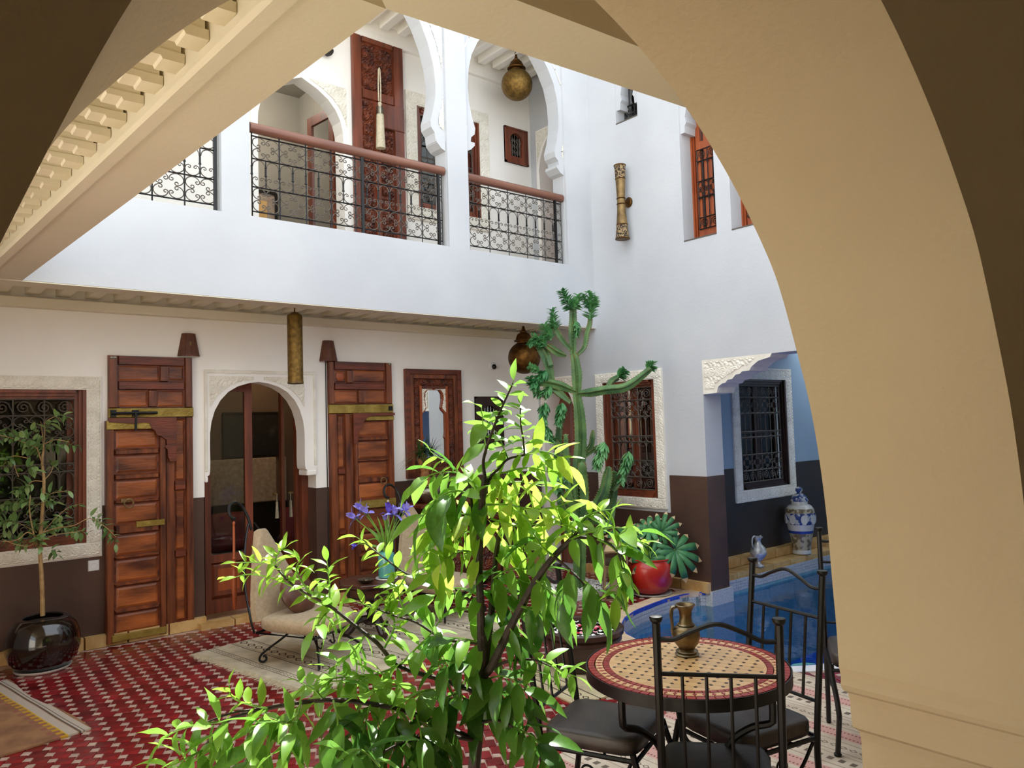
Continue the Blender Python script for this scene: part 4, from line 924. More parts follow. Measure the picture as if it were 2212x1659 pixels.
for z, r in ((.385, .063), (.24, .053), (.03, .046), (-.03, .047), (-.25, .0595), (-.40, .0755)): MB().lathe([(r, -.006), (r+.004, 0), (r, .006)], 24, (-.10, 0, z)).build('band', 'dark_brass', t, smooth=True)
MB().lathe([(.055, 0), (.055, .012), (.045, .02), (.012, .022), (.012, .07), (0, .07)], 20, (0, -.02, 0), (-1, .12, 0)).build('wall_plate', 'dark_brass', t, smooth=True, angle=25)

# mirror in a carved frame
t = thing('mirror', 'tall mirror in a carved wooden frame with arched opening', 'mirror'); F = FB
u0, u1, z0, z1 = 4.236, 4.95, 1.13, 2.275
for k, (w, v, mat) in enumerate(((.055, .05, 'old_wood_dark'), (.045, .04, 'old_wood'), (.075, .03, 'carved_wood'), (.03, .036, 'orange_wood'))):
    for a, b, c, d in ((u0, u0+w, z0, z1), (u1-w, u1, z0, z1), (u0+w, u1-w, z0, z0+w), (u0+w, u1-w, z1-w, z1)):
        if mat == 'carved_wood': MB().box((a, 0, c), (b, v-.01, d), F).build('carved_band', mat, t); relief(a, b, c, d, v-.0095, .012, F, .08, .006, None, (d-c) > (b-a)).build('carving', mat, t)
        else: MB().box((a, 0, c), (b, v, d), F).build('frame_board', mat, t, bevel=.004)
    u0 += w; u1 -= w; z0 += w; z1 -= w
uc = (u0+u1)/2; hw = (u1-u0)/2
MP = [(hw-.005, z0), (hw-.005, z0+.19), (hw-.02, z0+.21), (hw-.012, z0+.24), (hw-.006, z0+.28), (hw-.006, z0+.45), (hw-.012, z0+.47), (hw-.045, z0+.50), (hw-.06, z0+.53), (hw-.05, z0+.57), (hw-.04, z0+.62), (hw-.045, z0+.68), (hw-.075, z0+.745), (hw*.35, z0+.79), (0, z0+.81)]
MP = [(max(h, 0), min(z, z1-.015)) for h, z in MP]
MB().arch(u0, u1, z1, uc, MP, .004, .022, F).build('arch_fret', 'orange_wood', t, smooth=True, angle=30)
spandrel(uc, MP, hw, z1-.28, z1-.004, .0225, F, t, .014, .07)
for o in t.children[-2:]: o.data.materials[0] = MATS['carved_wood']
MB().box((u0, .001, z0), (u1, .003, z1), F).build('glass', 'mirror_glass', t)

t = thing('security_camera', 'small white dome security camera on the wall above the square window', 'camera'); O = FB(5.42, 0, 2.335)
MB().lathe([(.045, 0), (.045, .02), (.036, .028), (.0, .03)], 20, O, (0, -1, 0)).build('base', 'white_plastic', t, smooth=True, angle=30); MB().lathe([(.03*math.cos(a), .028+.034*math.sin(a)) for a in np.linspace(-.4, PI/2, 9)], 18, O, (.3, -1, -.3)).build('lens', 'black_plastic', t, smooth=True)
t = thing('floodlight', 'small dark spotlight on the upper gallery wall above the arched doorway', 'light'); O = FB(3.40, 0, 5.44)
MB().lathe([(.03, 0), (.03, .015), (.012, .016), (.012, .05)], 14, O, (0, -1, 0)).build('bracket', 'black_plastic', t); MB().lathe([(.02, -.05), (.045, -.04), (.05, .05), (.045, .055)], 16, O+Vector((0, -.06, .0)), (.3, -.4, -.8)).build('head', 'black_plastic', t)
t = thing('wall_socket', 'square white wall socket on the dado below the wide window', 'socket'); F = FB
MB().panel(1.298, 1.380, .60, .685, .006, .016, .006, F).build('plate', 'white_plastic', t); MB().lathe([(.026, -.004), (.026, .003), (.022, .004), (.019, .001), (0, .001)], 20, F(1.339, .016, .6425), (0, -1, 0)).build('rose', 'white_plastic', t, smooth=True)
def fill_bulb(x, y, z, e, r=.05, col=(1, .72, .42)):
    L = bpy.data.lights.new('fill_bulb', 'POINT'); L.energy = e; L.shadow_soft_size = r; L.color = col
    o = bpy.data.objects.new('fill_bulb', L); COL.objects.link(o); o.location = (x, y, z)
t = thing('added_lamp', 'unseen round lamp added to brighten the sitting room behind the doorway', 'lamp', (3.3, 7.9, 2.95))  # unseen lamp with a point light, added to lift the dark sitting room
MB().lathe([(.15, -.0), (.15, -.05), (.10, -.09), (0, -.1)][::-1], 20).build('shade', 'white_plastic', t, smooth=True); fill_bulb(3.3, 7.9, 2.78, 9, .1)

# ================================================================== RUGS
def rug_material(name, base, base2, bands, axis='X', speck=None):
    """woven stripes: bands = [(pos, width, colour, motif)] along the axis, motif 0 plain line, 1 dashes, 2 lozenges"""
    m = bpy.data.materials.new(name); m.use_nodes = True; nt = m.node_tree; N, L = nt.nodes, nt.links; b = N['Principled BSDF']; b.inputs['Roughness'].default_value = .92; b.inputs['Specular IOR Level'].default_value = .15
    tc = N.new('ShaderNodeTexCoord'); sp = N.new('ShaderNodeSeparateXYZ'); L.new(tc.outputs['Object'], sp.inputs[0])
    A, B = (sp.outputs[0], sp.outputs[1]) if axis == 'X' else (sp.outputs[1], sp.outputs[0])
    nz = N.new('ShaderNodeTexNoise'); nz.inputs['Scale'].default_value = 7; nz.inputs['Detail'].default_value = 6; L.new(tc.outputs['Object'], nz.inputs['Vector'])
    rp = N.new('ShaderNodeValToRGB'); rp.color_ramp.elements[0].position = .35; rp.color_ramp.elements[1].position = .65; rp.color_ramp.elements[0].color = C4(base); rp.color_ramp.elements[1].color = C4(base2); L.new(nz.outputs['Fac'], rp.inputs['Fac']); col = rp.outputs[0]
    def M(op, a, b_=None, c=None):
        n = N.new('ShaderNodeMath'); n.operation = op
        for i, x in enumerate((a, b_, c)):
            if x is None: continue
            if isinstance(x, (int, float)): n.inputs[i].default_value = x
            else: L.new(x, n.inputs[i])
        return n.outputs[0]
    for pos, wd, c, motif in bands:
        d = M('ABSOLUTE', M('SUBTRACT', A, pos)); k = M('LESS_THAN', d, wd/2)
        if motif == 1: k = M('MULTIPLY', k, M('GREATER_THAN', M('FRACT', M('MULTIPLY', B, .6/wd)), .5))
        if motif == 2:
            tri = M('ABSOLUTE', M('SUBTRACT', M('FRACT', M('MULTIPLY', B, .7/wd)), .5)); e = M('ADD', M('MULTIPLY', d, 1.0/wd), tri)
            k = M('MULTIPLY', k, M('LESS_THAN', M('ABSOLUTE', M('SUBTRACT', e, .36)), .09))
        mx = N.new('ShaderNodeMix'); mx.data_type = 'RGBA'; L.new(k, mx.inputs[0]); L.new(col, mx.inputs[6]); mx.inputs[7].default_value = C4(c); col = mx.outputs[2]
    L.new(col, b.inputs['Base Color'])
    wv = N.new('ShaderNodeTexNoise'); wv.inputs['Scale'].default_value = 220; L.new(tc.outputs['Object'], wv.inputs['Vector']); bp = N.new('ShaderNodeBump'); bp.inputs['Strength'].default_value = .3; bp.inputs['Distance'].default_value = .004; L.new(wv.outputs['Fac'], bp.inputs['Height']); L.new(bp.outputs[0], b.inputs['Normal'])
    MATS[name] = m
def rug(label, name, mat, corner, rz, lx, ly, th=.011, fringe=(), wave=0., group=None):
    """cloth slab with its corner at the origin; slight waves; tufted fringe on the named ends"""
    t = thing(name, label, 'rug', (*corner, .007), rz)
    mb = MB(); nx, ny = max(2, int(lx/.04)), max(2, int(ly/.04))
    for lay in (0, 1):
        for i in range(nx+1):
            for j in range(ny+1):
                x, y = lx*i/nx, -ly*j/ny; ed = wave*math.sin(y*5.+1)*(1 if i == nx else .3); z = .0 if not lay else th*(1+.25*math.sin(x*9+y*4)*math.sin(y*7))
                mb.v.append((x+ed+random.uniform(-.002, .002)*(i in (0, nx)), y, z))
    S = (nx+1)*(ny+1)
    for i in range(nx):
        for j in range(ny):
            a = i*(ny+1)+j; mb.f.append((a+S, a+S+ny+1, a+S+ny+2, a+S+1)); mb.f.append((a, a+1, a+ny+2, a+ny+1))
    ring = [i*(ny+1) for i in range(nx+1)] + [nx*(ny+1)+j for j in range(1, ny+1)] + [i*(ny+1)+ny for i in range(nx-1, -1, -1)] + [j for j in range(ny-1, 0, -1)]
    for a, b in zip(ring, ring[1:]+ring[:1]): mb.f.append((a, b, b+S, a+S))
    mb.build('cloth', mat, t, smooth=True, angle=50)
    if fringe:
        f = MB()
        for e in fringe:
            n = int(ly/.012)
            for k in range(n):
                y = -ly*(k+.5)/n; x0 = 0 if e == 'start' else lx+wave*math.sin(y*5.+1); s = -1 if e == 'start' else 1; a = random.uniform(-.012, .012)
                f.tube([(x0-s*.004, y, th*.7), (x0+s*.03, y+a*.5, .006), (x0+s*random.uniform(.045, .075), y+a, .004)], [.005, .0045, .002], 3)
        o = f.build('fringe', 'rug_fringe', t); o['kind'] = 'stuff'
    return t
dk = '#4a4038'; bands = [(.09, .006, dk, 0), (.115, .03, '#6b5d4f', 2), (.14, .006, dk, 0)]
for p in (.36, .80, 1.24, 1.68): bands += [(p-.075, .008, dk, 0), (p-.055, .004, dk, 0), (p, .075, '#574a40', 2), (p+.055, .004, dk, 0), (p+.075, .008, dk, 0), (p+.2, .014, '#b9a47e', 0)]
rug_material('kilim_cream', '#a99d86', '#c4b89f', bands)
rug('large cream kilim with dark woven bands and frayed edge under the slipper chairs', 'kilim_rug', 'kilim_cream', (1.87, 6.04), math.atan2(.165, .986), 2.0, 1.5, fringe=('start', 'end'))
rug_material('brown_rug_weave', '#7d5a42', '#96704f', [(.54, .055, '#8a5a4a', 1), (.565, .04, '#b48a2e', 1), (.585, .014, '#c09a3a', 0), (.598, .018, '#4b3820', 0), (.61, .05, '#b0a395', 0), (.645, .008, '#4f4b45', 0), (.675, .05, '#b0a395', 0), (.665, .005, '#5a564f', 0)])
rug('small brown rug with yellow stitched border and pale striped end near the black pot', 'brown_rug', 'brown_rug_weave', (.02, 6.22), math.atan2(.17, .985), .70, 1.42, wave=.02)
bands = []
for i, p in enumerate(np.arange(.05, 2.2, .145)):
    if i % 3 == 0: bands += [(p, .10, '#c99c92', 0), (p-.03, .012, '#7a5a52', 1), (p+.03, .012, '#7a5a52', 1)]
    else: bands += [(p-.055, .006, '#8a7a68', 0), (p, .035, '#6e6256', 1 if i % 2 else 2), (p+.055, .006, '#a08c78', 0)]
rug_material('pink_rug_weave', '#b9a996', '#d2c5b2', bands)
rug('faded pink and cream woven rug under the mosaic table', 'pink_rug', 'pink_rug_weave', (2.5, 2.87), math.atan2(-.04, .999), 2.05, 1.7)
rug_material('mat_weave', '#a89a7c', '#c4b793', [(.06, .01, dk, 0), (.12, .05, '#3d362e', 2), (.18, .01, dk, 0), (.45, .01, dk, 0), (.52, .05, '#3d362e', 2), (.58, .01, dk, 0)])
rug('small cream mat with black motifs under the water bowl', 'small_mat', 'mat_weave', (3.24, 4.02), -.12, .82, .74)

# ================================================================== POTS AND LOW THINGS ALONG THE BACK
t = thing('glazed_pot', 'large round glossy black planter at the foot of the wide window', 'pot', (.945, 6.50, 0))
MB().lathe([(.13, .025), (.17, .03), (.215, .08), (.238, .15), (.24, .20), (.232, .26), (.21, .32), (.17, .365), (.135, .378), (.125, .37), (.15, .35), (.16, .3)], 40).build('body', 'black_glaze', t, smooth=True, angle=60)
MB().lathe([(.0, 0), (.16, .0), (.18, .012), (.185, .026), (.178, .026), (.165, .018), (.0, .018)], 36).build('saucer', 'white_ceramic', t, smooth=True, angle=50)
MB().lathe([(.155, .335), (.08, .345), (0, .345)], 20).build('soil', 'bark_dark', t)
t = thing('red_pot', 'red glazed plant pot standing on a saucer at the pool corner', 'pot', (5.70, 4.86, .007))
MB().lathe([(.12, .02), (.15, .03), (.2, .1), (.228, .19), (.23, .25), (.218, .30), (.205, .315), (.2, .335), (.212, .34), (.21, .35), (.193, .348), (.19, .3)], 36).build('body', 'red_glaze', t, smooth=True, angle=50)
MB().lathe([(0, 0), (.17, 0), (.195, .012), (.2, .022), (.19, .022), (.175, .014), (0, .014)], 32).build('saucer', 'band_tile', t, smooth=True, angle=50); MB().lathe([(.195, .31), (.1, .32), (0, .32)], 20).build('soil', 'bark_dark', t)
# glass lantern with candle
t = thing('candle_lantern', 'square glass lantern with a metal frame beside the red pot', 'lantern', (5.35, 4.99, .007), math.radians(-42)); h = .45; w = .105
for a in (-w, w):
    for b in (-w, w): MB().box((a-.008, b-.008, 0), (a+.008, b+.008, h)).build('post', 'lantern_metal', t)
for z in (0, h-.016):
    for a, b, c, d in ((-w, w, -w-.008, -w+.008), (-w, w, w-.008, w+.008), (-w-.008, -w+.008, -w, w), (w-.008, w+.008, -w, w)): MB().box((a, c, z), (b, d, z+.016)).build('rail', 'lantern_metal', t)
MB().box((-w, -w, .002), (w, w, .012)).build('base', 'lantern_metal', t)
for a in (-w, w): MB().box((a-.0015, -w, .016), (a+.0015, w, h-.016)).build('pane', 'lantern_glass', t); MB().box((-w, a-.0015, .016), (w, a+.0015, h-.016)).build('pane', 'lantern_glass', t)
MB().lathe([(w*1.42, h), (w*1.1, h+.05), (.04, h+.10), (.03, h+.12)], 4).build('roof', 'lantern_metal', t).rotation_euler = (0, 0, PI/4)
MB().tube(arc((0, 0, h+.15), .035, 0, 2*PI, 14)[:-1], .005, 5, True).build('ring_handle', 'lantern_metal', t)
t = thing('candle', 'thick cream candle inside the glass lantern', 'candle', (5.335, 4.98, .0195))
mb = MB().lathe([(.052, 0), (.052, .15), (.047, .165), (.03, .155), (0, .15)], 22); mb.v = [(x, y, z+(.012*math.sin(5*math.atan2(y, x)) if z > .145 and abs(x)+abs(y) > .04 else 0)) for x, y, z in mb.v]; mb.build('wax', 'candle_wax', t, smooth=True, angle=50); MB().tube([(0, 0, .15), (.003, 0, .175)], .0025, 5).build('wick', 'black_plastic', t)
# water bowl with petals
BX, BY = 3.70, 3.77
t = thing('water_bowl', 'wide dark basin of water standing on the small mat', 'basin', (BX, BY, .020))
MB().lathe([(.20, 0), (.215, .015), (.245, .14), (.255, .175), (.264, .18), (.265, .20), (.256, .207), (.278, .222), (.282, .252), (.268, .262), (.235, .254), (.225, .22), (.21, .12), (0, .11)], 48).build('bowl', 'basin_clay', t, smooth=True, angle=35)
MB().lathe([(.2285, .236), (.1, .2362), (0, .2362)], 40).build('water', 'bowl_water', t)
rnd = random.Random(5)
def petal(mat):
    mb = MB(); n = 8; P = [(.019*math.cos(2*PI*i/n)*(1.15 if i % 4 else .8), .015*math.sin(2*PI*i/n), .004*math.cos(4*PI*i/n)) for i in range(n)]
    mb.add([(0, 0, -.001)]+P+[(0, 0, -.003)]+[(x, y, z-.0012) for x, y, z in P], [(0, i+1, (i+1) % n+1) for i in range(n)]+[(n+1, n+2+(i+1) % n, n+2+i) for i in range(n)]+[(i+1, n+2+i, n+2+(i+1) % n, (i+1) % n+1) for i in range(n)])
    return mb.build('flower_petal', mat)
pp = {k: petal(k) for k in ('petal_red', 'petal_pink', 'petal_white')}; first = {k: True for k in pp}; placed = []
for i in range(150):
    a, r = rnd.uniform(0, 2*PI), .21*math.sqrt(rnd.random()); k = 'petal_white' if r > .135 else ('petal_red' if rnd.random() < .45 else 'petal_pink')
    if rnd.random() < .16: k = 'petal_white'
    x, y = BX+r*math.cos(a), BY+r*math.sin(a)
    if any((x-p)**2+(y-q)**2 < .0006 for p, q in placed): continue
    placed.append((x, y)); o = pp[k] if first[k] else pp[k].copy()
    if not first[k]: COL.objects.link(o)
    first[k] = False; o.location = (x, y,   .020+.2405+rnd.uniform(0, .003)); o.rotation_euler = (rnd.uniform(-.15, .15), rnd.uniform(-.15, .15), rnd.uniform(0, 6.3))
    tag(o, {'petal_red': 'red rose petal floating in the dark basin', 'petal_pink': 'pink rose petal floating in the dark basin', 'petal_white': 'white petal floating in the dark basin'}[k], 'petal', {'petal_red': 'red petals in the basin', 'petal_pink': 'pink petals in the basin', 'petal_white': 'white petals in the basin'}[k])

# pebble bed round the cactus
t = thing('pebble_bed', 'low white kerb filled with white pebbles round the cactus', 'planter', (5.30, 5.45, 0))
for a, b, c, d in ((-.34, .34, -.3, -.26), (-.34, .34, .26, .3), (-.34, -.30, -.26, .26), (.30, .34, -.26, .26)): MB().box((a, c, .005), (b, d, .06)).build('kerb', 'white_ceramic', t, bevel=.006)
mb = MB(); rnd = random.Random(3)
for i in range(420):
    x, y, r = rnd.uniform(-.29, .29), rnd.uniform(-.25, .25), rnd.uniform(.010, .019); mb.lathe([(r*.7, -r*.4), (r, 0), (r*.6, r*.5), (0, r*.62)], 6, (x, y, .045+rnd.uniform(0, .012)))
mb.build('pebbles', 'pebble', t, smooth=True)['kind'] = 'stuff'; MB().box((-.31, -.27, .004), (.31, .27, .042)).build('bed', 'bark_dark', t)

# carved cabinet with bronze bowl
t = thing('carved_cabinet', 'dark carved wooden cabinet against the brown dado below the mirror', 'cabinet', (4.64, 6.59, 0))
MB().box((-.5, -.19, .06), (.5, .19, .86)).build('body', 'dark_wood', t); MB().panel(-.53, .53, -.01, .03, 0, .04, .004, Frame((0, -.2, .87), (1, 0, 0), (0, -1, 0))) ; MB().box((-.53, -.22, .86), (.53, .2, .895)).build('top', 'old_wood_dark', t, bevel=.006)
for x in (-.46, .46):
    for y in (-.15, .15): MB().box((x-.035, y-.035, 0), (x+.035, y+.035, .06)).build('foot', 'dark_wood', t)
FC = Frame((4.52, 6.40, 0), (1, 0, 0), (0, -1, 0)); FC0 = Frame((0, -.19, 0), (1, 0, 0), (0, -1, 0))
for a, b in ((-.46, -.02), (.02, .46)):
    dr = MB().panel(a, b, .12, .62, 0, .02, .01, FC0).build('door', 'old_wood_dark', t); relief(a+.05, b-.05, .17, .57, .0205, .012, FC0, .11, .009).build('carved_panel', 'carved_wood', dr); MB().lathe([(.008, 0), (.014, .012), (0, .022)], 10, FC0((-.05 if a < 0 else .05), .02, .4), (0, -1, 0)).build('knob', 'aged_brass', dr)
    dw = MB().panel(a, b, .66, .83, 0, .02, .01, FC0).build('drawer', 'old_wood_dark', t); relief(a+.03, b-.03, .68, .81, .0205, .010, FC0, .065, .008).build('carved_panel', 'carved_wood', dw); MB().lathe([(.008, 0), (.014, .012), (0, .022)], 10, FC0((a+b)/2, .03, .745), (0, -1, 0)).build('knob', 'aged_brass', dw)
t = thing('bronze_bowl', 'bronze bowl on the carved cabinet holding the ponytail palm', 'bowl', (4.30, 6.55, .896))
MB().lathe([(.09, 0), (.1, .006), (.115, .03), (.155, .075), (.165, .11), (.155, .145), (.13, .165), (.145, .175), (.14, .18), (.12, .165)], 32).build('body', 'pewter', t, smooth=True, angle=45); MB().lathe([(.13, .155), (0, .165)], 20).build('soil', 'bark_dark', t)

# ================================================================== OCTAGONAL TABLE WITH VASE
TX, TY, TZ = 3.05, 5.50, .455
ZR = .019
t = thing('octagonal_table', 'low dark octagonal pedestal table between the two slipper chairs', 'table', (TX, TY, ZR))
MB().lathe([(.25, TZ-.03-ZR), (.262, TZ-.022-ZR), (.262, TZ-.006-ZR), (.255, TZ-ZR), (0, TZ-ZR)], 8).build('top', 'table_wood', t); MB().lathe([(.19, TZ-.125-ZR), (.20, TZ-.12-ZR), (.20, TZ-.03-ZR)], 8).build('apron', 'dark_wood', t)
for k in range(8): a = 2*PI*(k+.5)/8; F_ = Frame((.186*math.cos(a), .186*math.sin(a), 0), (-math.sin(a), math.cos(a), 0), (math.cos(a), math.sin(a), 0)); MB().panel(-.055, .055, TZ-.11-ZR, TZ-.045-ZR, -.004, .004, .008, F_).build('apron_panel', 'table_wood', t)
MB().lathe([(.05, .09), (.06, .10), (.06, .12), (.035, .14), (.03, .17), (.042, .20), (.05, .225), (.035, .26), (.03, .28), (.045, .31), (.05, .32)], 20).build('pedestal', 'dark_wood', t, smooth=True, angle=40)
for k in range(3):
    a = 2*PI*k/3+.5; c, s = math.cos(a), math.sin(a); mb = MB(); P = spline([(.03, .13), (.10, .12), (.15, .06), (.19, .025), (.225, .03), (.23, .055)], 5); mb.tube([(p.x*c, p.x*s, p.y) for p in P], list(np.linspace(.03, .018, len(P))), 8)
    mb.build('leg', 'dark_wood', t, smooth=True)
t = thing('vase', 'teal glazed cylinder vase of irises on the octagonal table', 'vase', (3.16, 5.43, TZ+.013))
MB().lathe([(.055, 0), (.064, .006), (.066, .02), (.066, .17), (.06, .19), (.052, .197), (.052, .207), (.046, .207), (.046, .10), (0, .09)], 28).build('body', 'teal_glaze', t, smooth=True, angle=45)
t = tag(MB().lathe([(0, 0), (.085, 0), (.09, .005), (.088, .012), (.075, .008), (0, .008)], 28).build('coaster', 'white_ceramic', None, smooth=True, loc=(3.16, 5.43, TZ+.001)), 'round pale coaster under the teal vase', 'coaster')
t = thing('metal_bowl', 'small shallow silver bowl on the octagonal table', 'bowl', (2.96, 5.40, TZ+.001)); MB().lathe([(.03, 0), (.04, .004), (.065, .025), (.07, .03), (.06, .027), (.035, .01), (0, .008)], 24).build('body', 'pewter', t, smooth=True, angle=50); MB().lathe([(.02, .01), (.018, .03), (.004, .036), (.006, .044), (0, .046)], 14).build('lid_knob', 'pewter', t, smooth=True)

# ================================================================== SLIPPER CHAIRS
def slipper_chair(label, x, y, rz):
    """low iron lounge chair: seat faces local -y, tall pointed back with a scrolled post"""
    t = thing('slipper_chair', label, 'chair', (x, y, ZR), rz)
    # cushioned seat: rounded slab
    pts = [(.27*math.copysign(abs(math.cos(a))**.55, math.cos(a)), .29*math.copysign(abs(math.sin(a))**.55, math.sin(a))) for a in np.linspace(0, 2*PI, 41)[:-1]]
    mb = MB(); rings = [(.93, .235), (1.0, .25), (1.0, .29), (.97, .315), (.8, .325), (.4, .33)]
    for s, z in rings: mb.v += [(px*s, py*s-.02, z-(.008 if py < -.2 else 0)) for px, py in pts]
    n = len(pts)
    for i in range(len(rings)-1):
        for j in range(n): mb.f.append((i*n+j, i*n+(j+1) % n, (i+1)*n+(j+1) % n, (i+1)*n+j))
    mb.f.append(tuple(range(n-1, -1, -1))); mb.f.append(tuple(range((len(rings)-1)*n, len(rings)*n)))
    mb.build('seat', 'fawn_fabric', t, smooth=True, angle=60)
    # tall back, pointed like a sail, leaning back
    prof = [(.27, .30), (.265, .38), (.24, .46), (.2, .56), (.155, .67), (.115, .76), (.08, .835), (.05, .895), (.035, .91)]
    mb = MB(); 
    for off_ in (0, .065):
        for hw, z in prof:
            for k in range(7):
                q = -1+2*k/6; th = (1-q*q)**.5*.02 if off_ == 0 else 0; bend = .035*(q*q)*min(1, (1-z))
                mb.v.append((hw*q, .235+(z-.30)*.28-th-bend+off_*(1-.35*abs(q))*(1 if z < .9 else .5), z))
    R_, K = len(prof), 7
    for i in range(R_-1):
        for k in range(K-1): a = i*K+k; mb.f.append((a, a+1, a+K+1, a+K)); b = R_*K+a; mb.f.append((b, b+K, b+K+1, b+1))
        for k in (0, K-1): a = i*K+k; b = R_*K+a; mb.f.append((a, a+K, b+K, b))
    for i in (0, R_-1): mb.f.append(tuple(i*K+k for k in range(K))+tuple(R_*K+i*K+k for k in range(K-1, -1, -1)))
    bk = mb.build('backrest', 'fawn_fabric', t, smooth=True, angle=55)
    fr = MB(); yb = lambda z: .30+(z-.30)*.28+.02
    fr.tube([(-.27, .22, .225), (.27, .22, .225), (.27, -.29, .225), (-.27, -.29, .225)], .009, 6, True)
    for s in (-1, 1): fr.tube(spline([(s*.27, .24, .22), (s*.275, .27, .32), (s*.22, yb(.56)-.02, .56), (s*.12, yb(.80), .80), (s*.03, yb(.95)+.01, .95)], 5), .008, 6)
    fr.build('frame', 'black_iron', t, smooth=True)
    hk = spline([(-.0, yb(.90)+.02, .90), (-.0, yb(1.0)+.03, 1.0), (-.02, yb(1.08)+.04, 1.075), (-.07, yb(1.1)+.05, 1.115), (-.13, yb(1.1)+.05, 1.10), (-.155, yb(1.05)+.05, 1.05), (-.14, yb(1.0)+.05, 1.005), (-.11, yb(1.0)+.05, 1.0)], 5)
    MB().tube(hk, .011, 7).build('scroll_hook', 'black_iron', t, smooth=True)
    for sx in (-1, 1):
        lg = MB()
        for sy in (-1, 1):
            P = [(0, 0, .225), (0, 0, .19), (.05, 0, .15), (.13, 0, .10), (.19, 0, .055), (.2, 0, .018), (.175, 0, .006), (.155, 0, .02), (.16, 0, .045), (.178, 0, .045)]
            a = math.atan2(sy, sx); c, s = math.cos(a), math.sin(a); O = Vector((sx*.10, sy*.12-.04, 0))
            MB().tube([O+Vector((p.x*c, p.x*s, p.z+.007)) for p in spline(P, 4)], .0085, 6).build('leg', 'black_iron', t, smooth=True)
        P = spline([(sx*.10, -.14, .19), (sx*.1, -.16, .14), (sx*.08, -.18, .10), (sx*.05, -.18, .11), (sx*.05, -.17, .13)], 5); MB().tube(P, .006, 5).tube([(sx*.10, .08, .2), (sx*.10, -.16, .2)], .008, 6).build('scroll', 'black_iron', t, smooth=True)
    return t, Vector(hk[-3])
c1, h1 = slipper_chair('fawn slipper chair with a tall pointed back holding the brown cushion', 2.42, 5.31, math.radians(26))
c2, h2 = slipper_chair('fawn slipper chair with a tall pointed back, half hidden by the citrus leaves', 3.84, 5.66, math.radians(8))
def baton(label, chair, h, mat, L):
    bpy.context.view_layer.update(); p = chair.matrix_world @ h
    t = thing('turned_baton', label, 'baton', p - Vector((0, 0, .018)))
    pr = [(0.0, 0), (.01, -.008), (.012, -.02), (.007, -.03), (.009, -.05), (.01, -L*.40), (.016, -L*.42), (.01, -L*.44), (.019, -L*.47), (.019, -L*.5), (.011, -L*.53), (.016, -L*.56), (.02, -L*.62), (.018, -L*.8), (.014, -L*.97), (0, -L)]
    MB().lathe(pr[::-1], 12).build('shaft', mat, t, smooth=True, angle=45); MB().tube(arc((0, 0, .008), .012, 0, 2*PI, 10)[:-1], .0025, 4, True).build('loop', 'black_iron', t)
baton('turned orange wooden baton hanging from the hook of the chair with the brown cushion', c1, h1, 'orange_wood', .66)
baton('turned bone-white baton hanging from the hook of the half-hidden slipper chair', c2, h2, 'rug_fringe', .60)
# round brown cushion with a pale emblem
def heart_cushion(loc, rz, tilt):
    t = thing('cushion', 'round brown satin cushion with pale scrolled badge on the slipper chair', 'cushion', loc); t.rotation_euler = (tilt, 0, rz)
    mb = MB(); n = 36; ou = [(math.sin(a)*.17*(1+.0*math.cos(a)), math.cos(a)*.155-.012*abs(math.sin(a))) for a in np.linspace(0, 2*PI, n+1)[:-1]]
    rs = [(0, 1), (.35, .99), (.62, .9), (.84, .66), (.96, .32), (1, 0)]
    for sg in (1, -1):
        for s, h in rs: mb.v += [(x*s, y*s, sg*h*.055*(1+.05*math.sin(7*j)*(s > .5))) for j, (x, y) in enumerate(ou)]
    K = len(rs)
    for g in (0, 1):
        for i in range(K-1):
            for j in range(n): a = g*K*n+i*n+j; b = g*K*n+i*n+(j+1) % n; mb.f.append((a, b, b+n, a+n))
    mb.build('pad', 'brown_satin', t, smooth=True, angle=80)
    S = [(0, -.055), (-.03, -.03), (-.05, .0), (-.045, .03), (-.025, .04), (-.006, .03), (0, .012), (.006, .03), (.025, .04), (.045, .03), (.05, 0), (.03, -.03)]
    b = MB().prism([(x*.85, -y*.85) for x, y in S], .0555, .0605, flat=True).build('badge', 'rug_fringe', t)
    L = [polyspiral(-.02, -.015, .016, .004, 0, 1.3, 14), polyspiral(.02, -.015, .016, .004, PI, -1.3, 14), polyspiral(0, .016, .014, .004, PI/2, 1.2, 14)]
    q = MB()
    for l in L: q.tube([(x, y, .0612) for x, y in l], .0022, 4)
    q.build('badge_scroll', 'black_plastic', b)['kind'] = 'stuff'
bpy.context.view_layer.update()
p = c1.matrix_world @ Vector((.02, .09, .355)); heart_cushion(p+Vector((0, 0, .10)), math.radians(26), math.radians(62))

# ================================================================== POOL LEDGE: EWER AND JAR
t = thing('silver_ewer', 'slim patterned silver ewer standing on the pool ledge', 'ewer', (7.19, 4.64, .0845))
MB().lathe([(.05, 0), (.052, .008), (.022, .03), (.018, .055), (.05, .08), (.085, .125), (.088, .16), (.07, .20), (.038, .235), (.028, .26), (.034, .285), (.055, .31), (.05, .312), (.026, .29)], 26).build('body', 'silver', t, smooth=True, angle=50)
MB().tube(spline([(-.06, 0, .19), (-.105, 0, .235), (-.10, 0, .30), (-.06, 0, .325), (-.035, 0, .305)], 5), .008, 6).build('handle', 'silver', t, smooth=True); MB().tube([(.035, 0, .30), (.06, 0, .312), (.075, 0, .30)], [.016, .010, .006], 7).build('spout', 'silver', t, smooth=True)
t = thing('ginger_jar', 'tall lidded ceramic jar with blue and white bands on the pool ledge', 'jar', (8.17, 4.705, .0845))
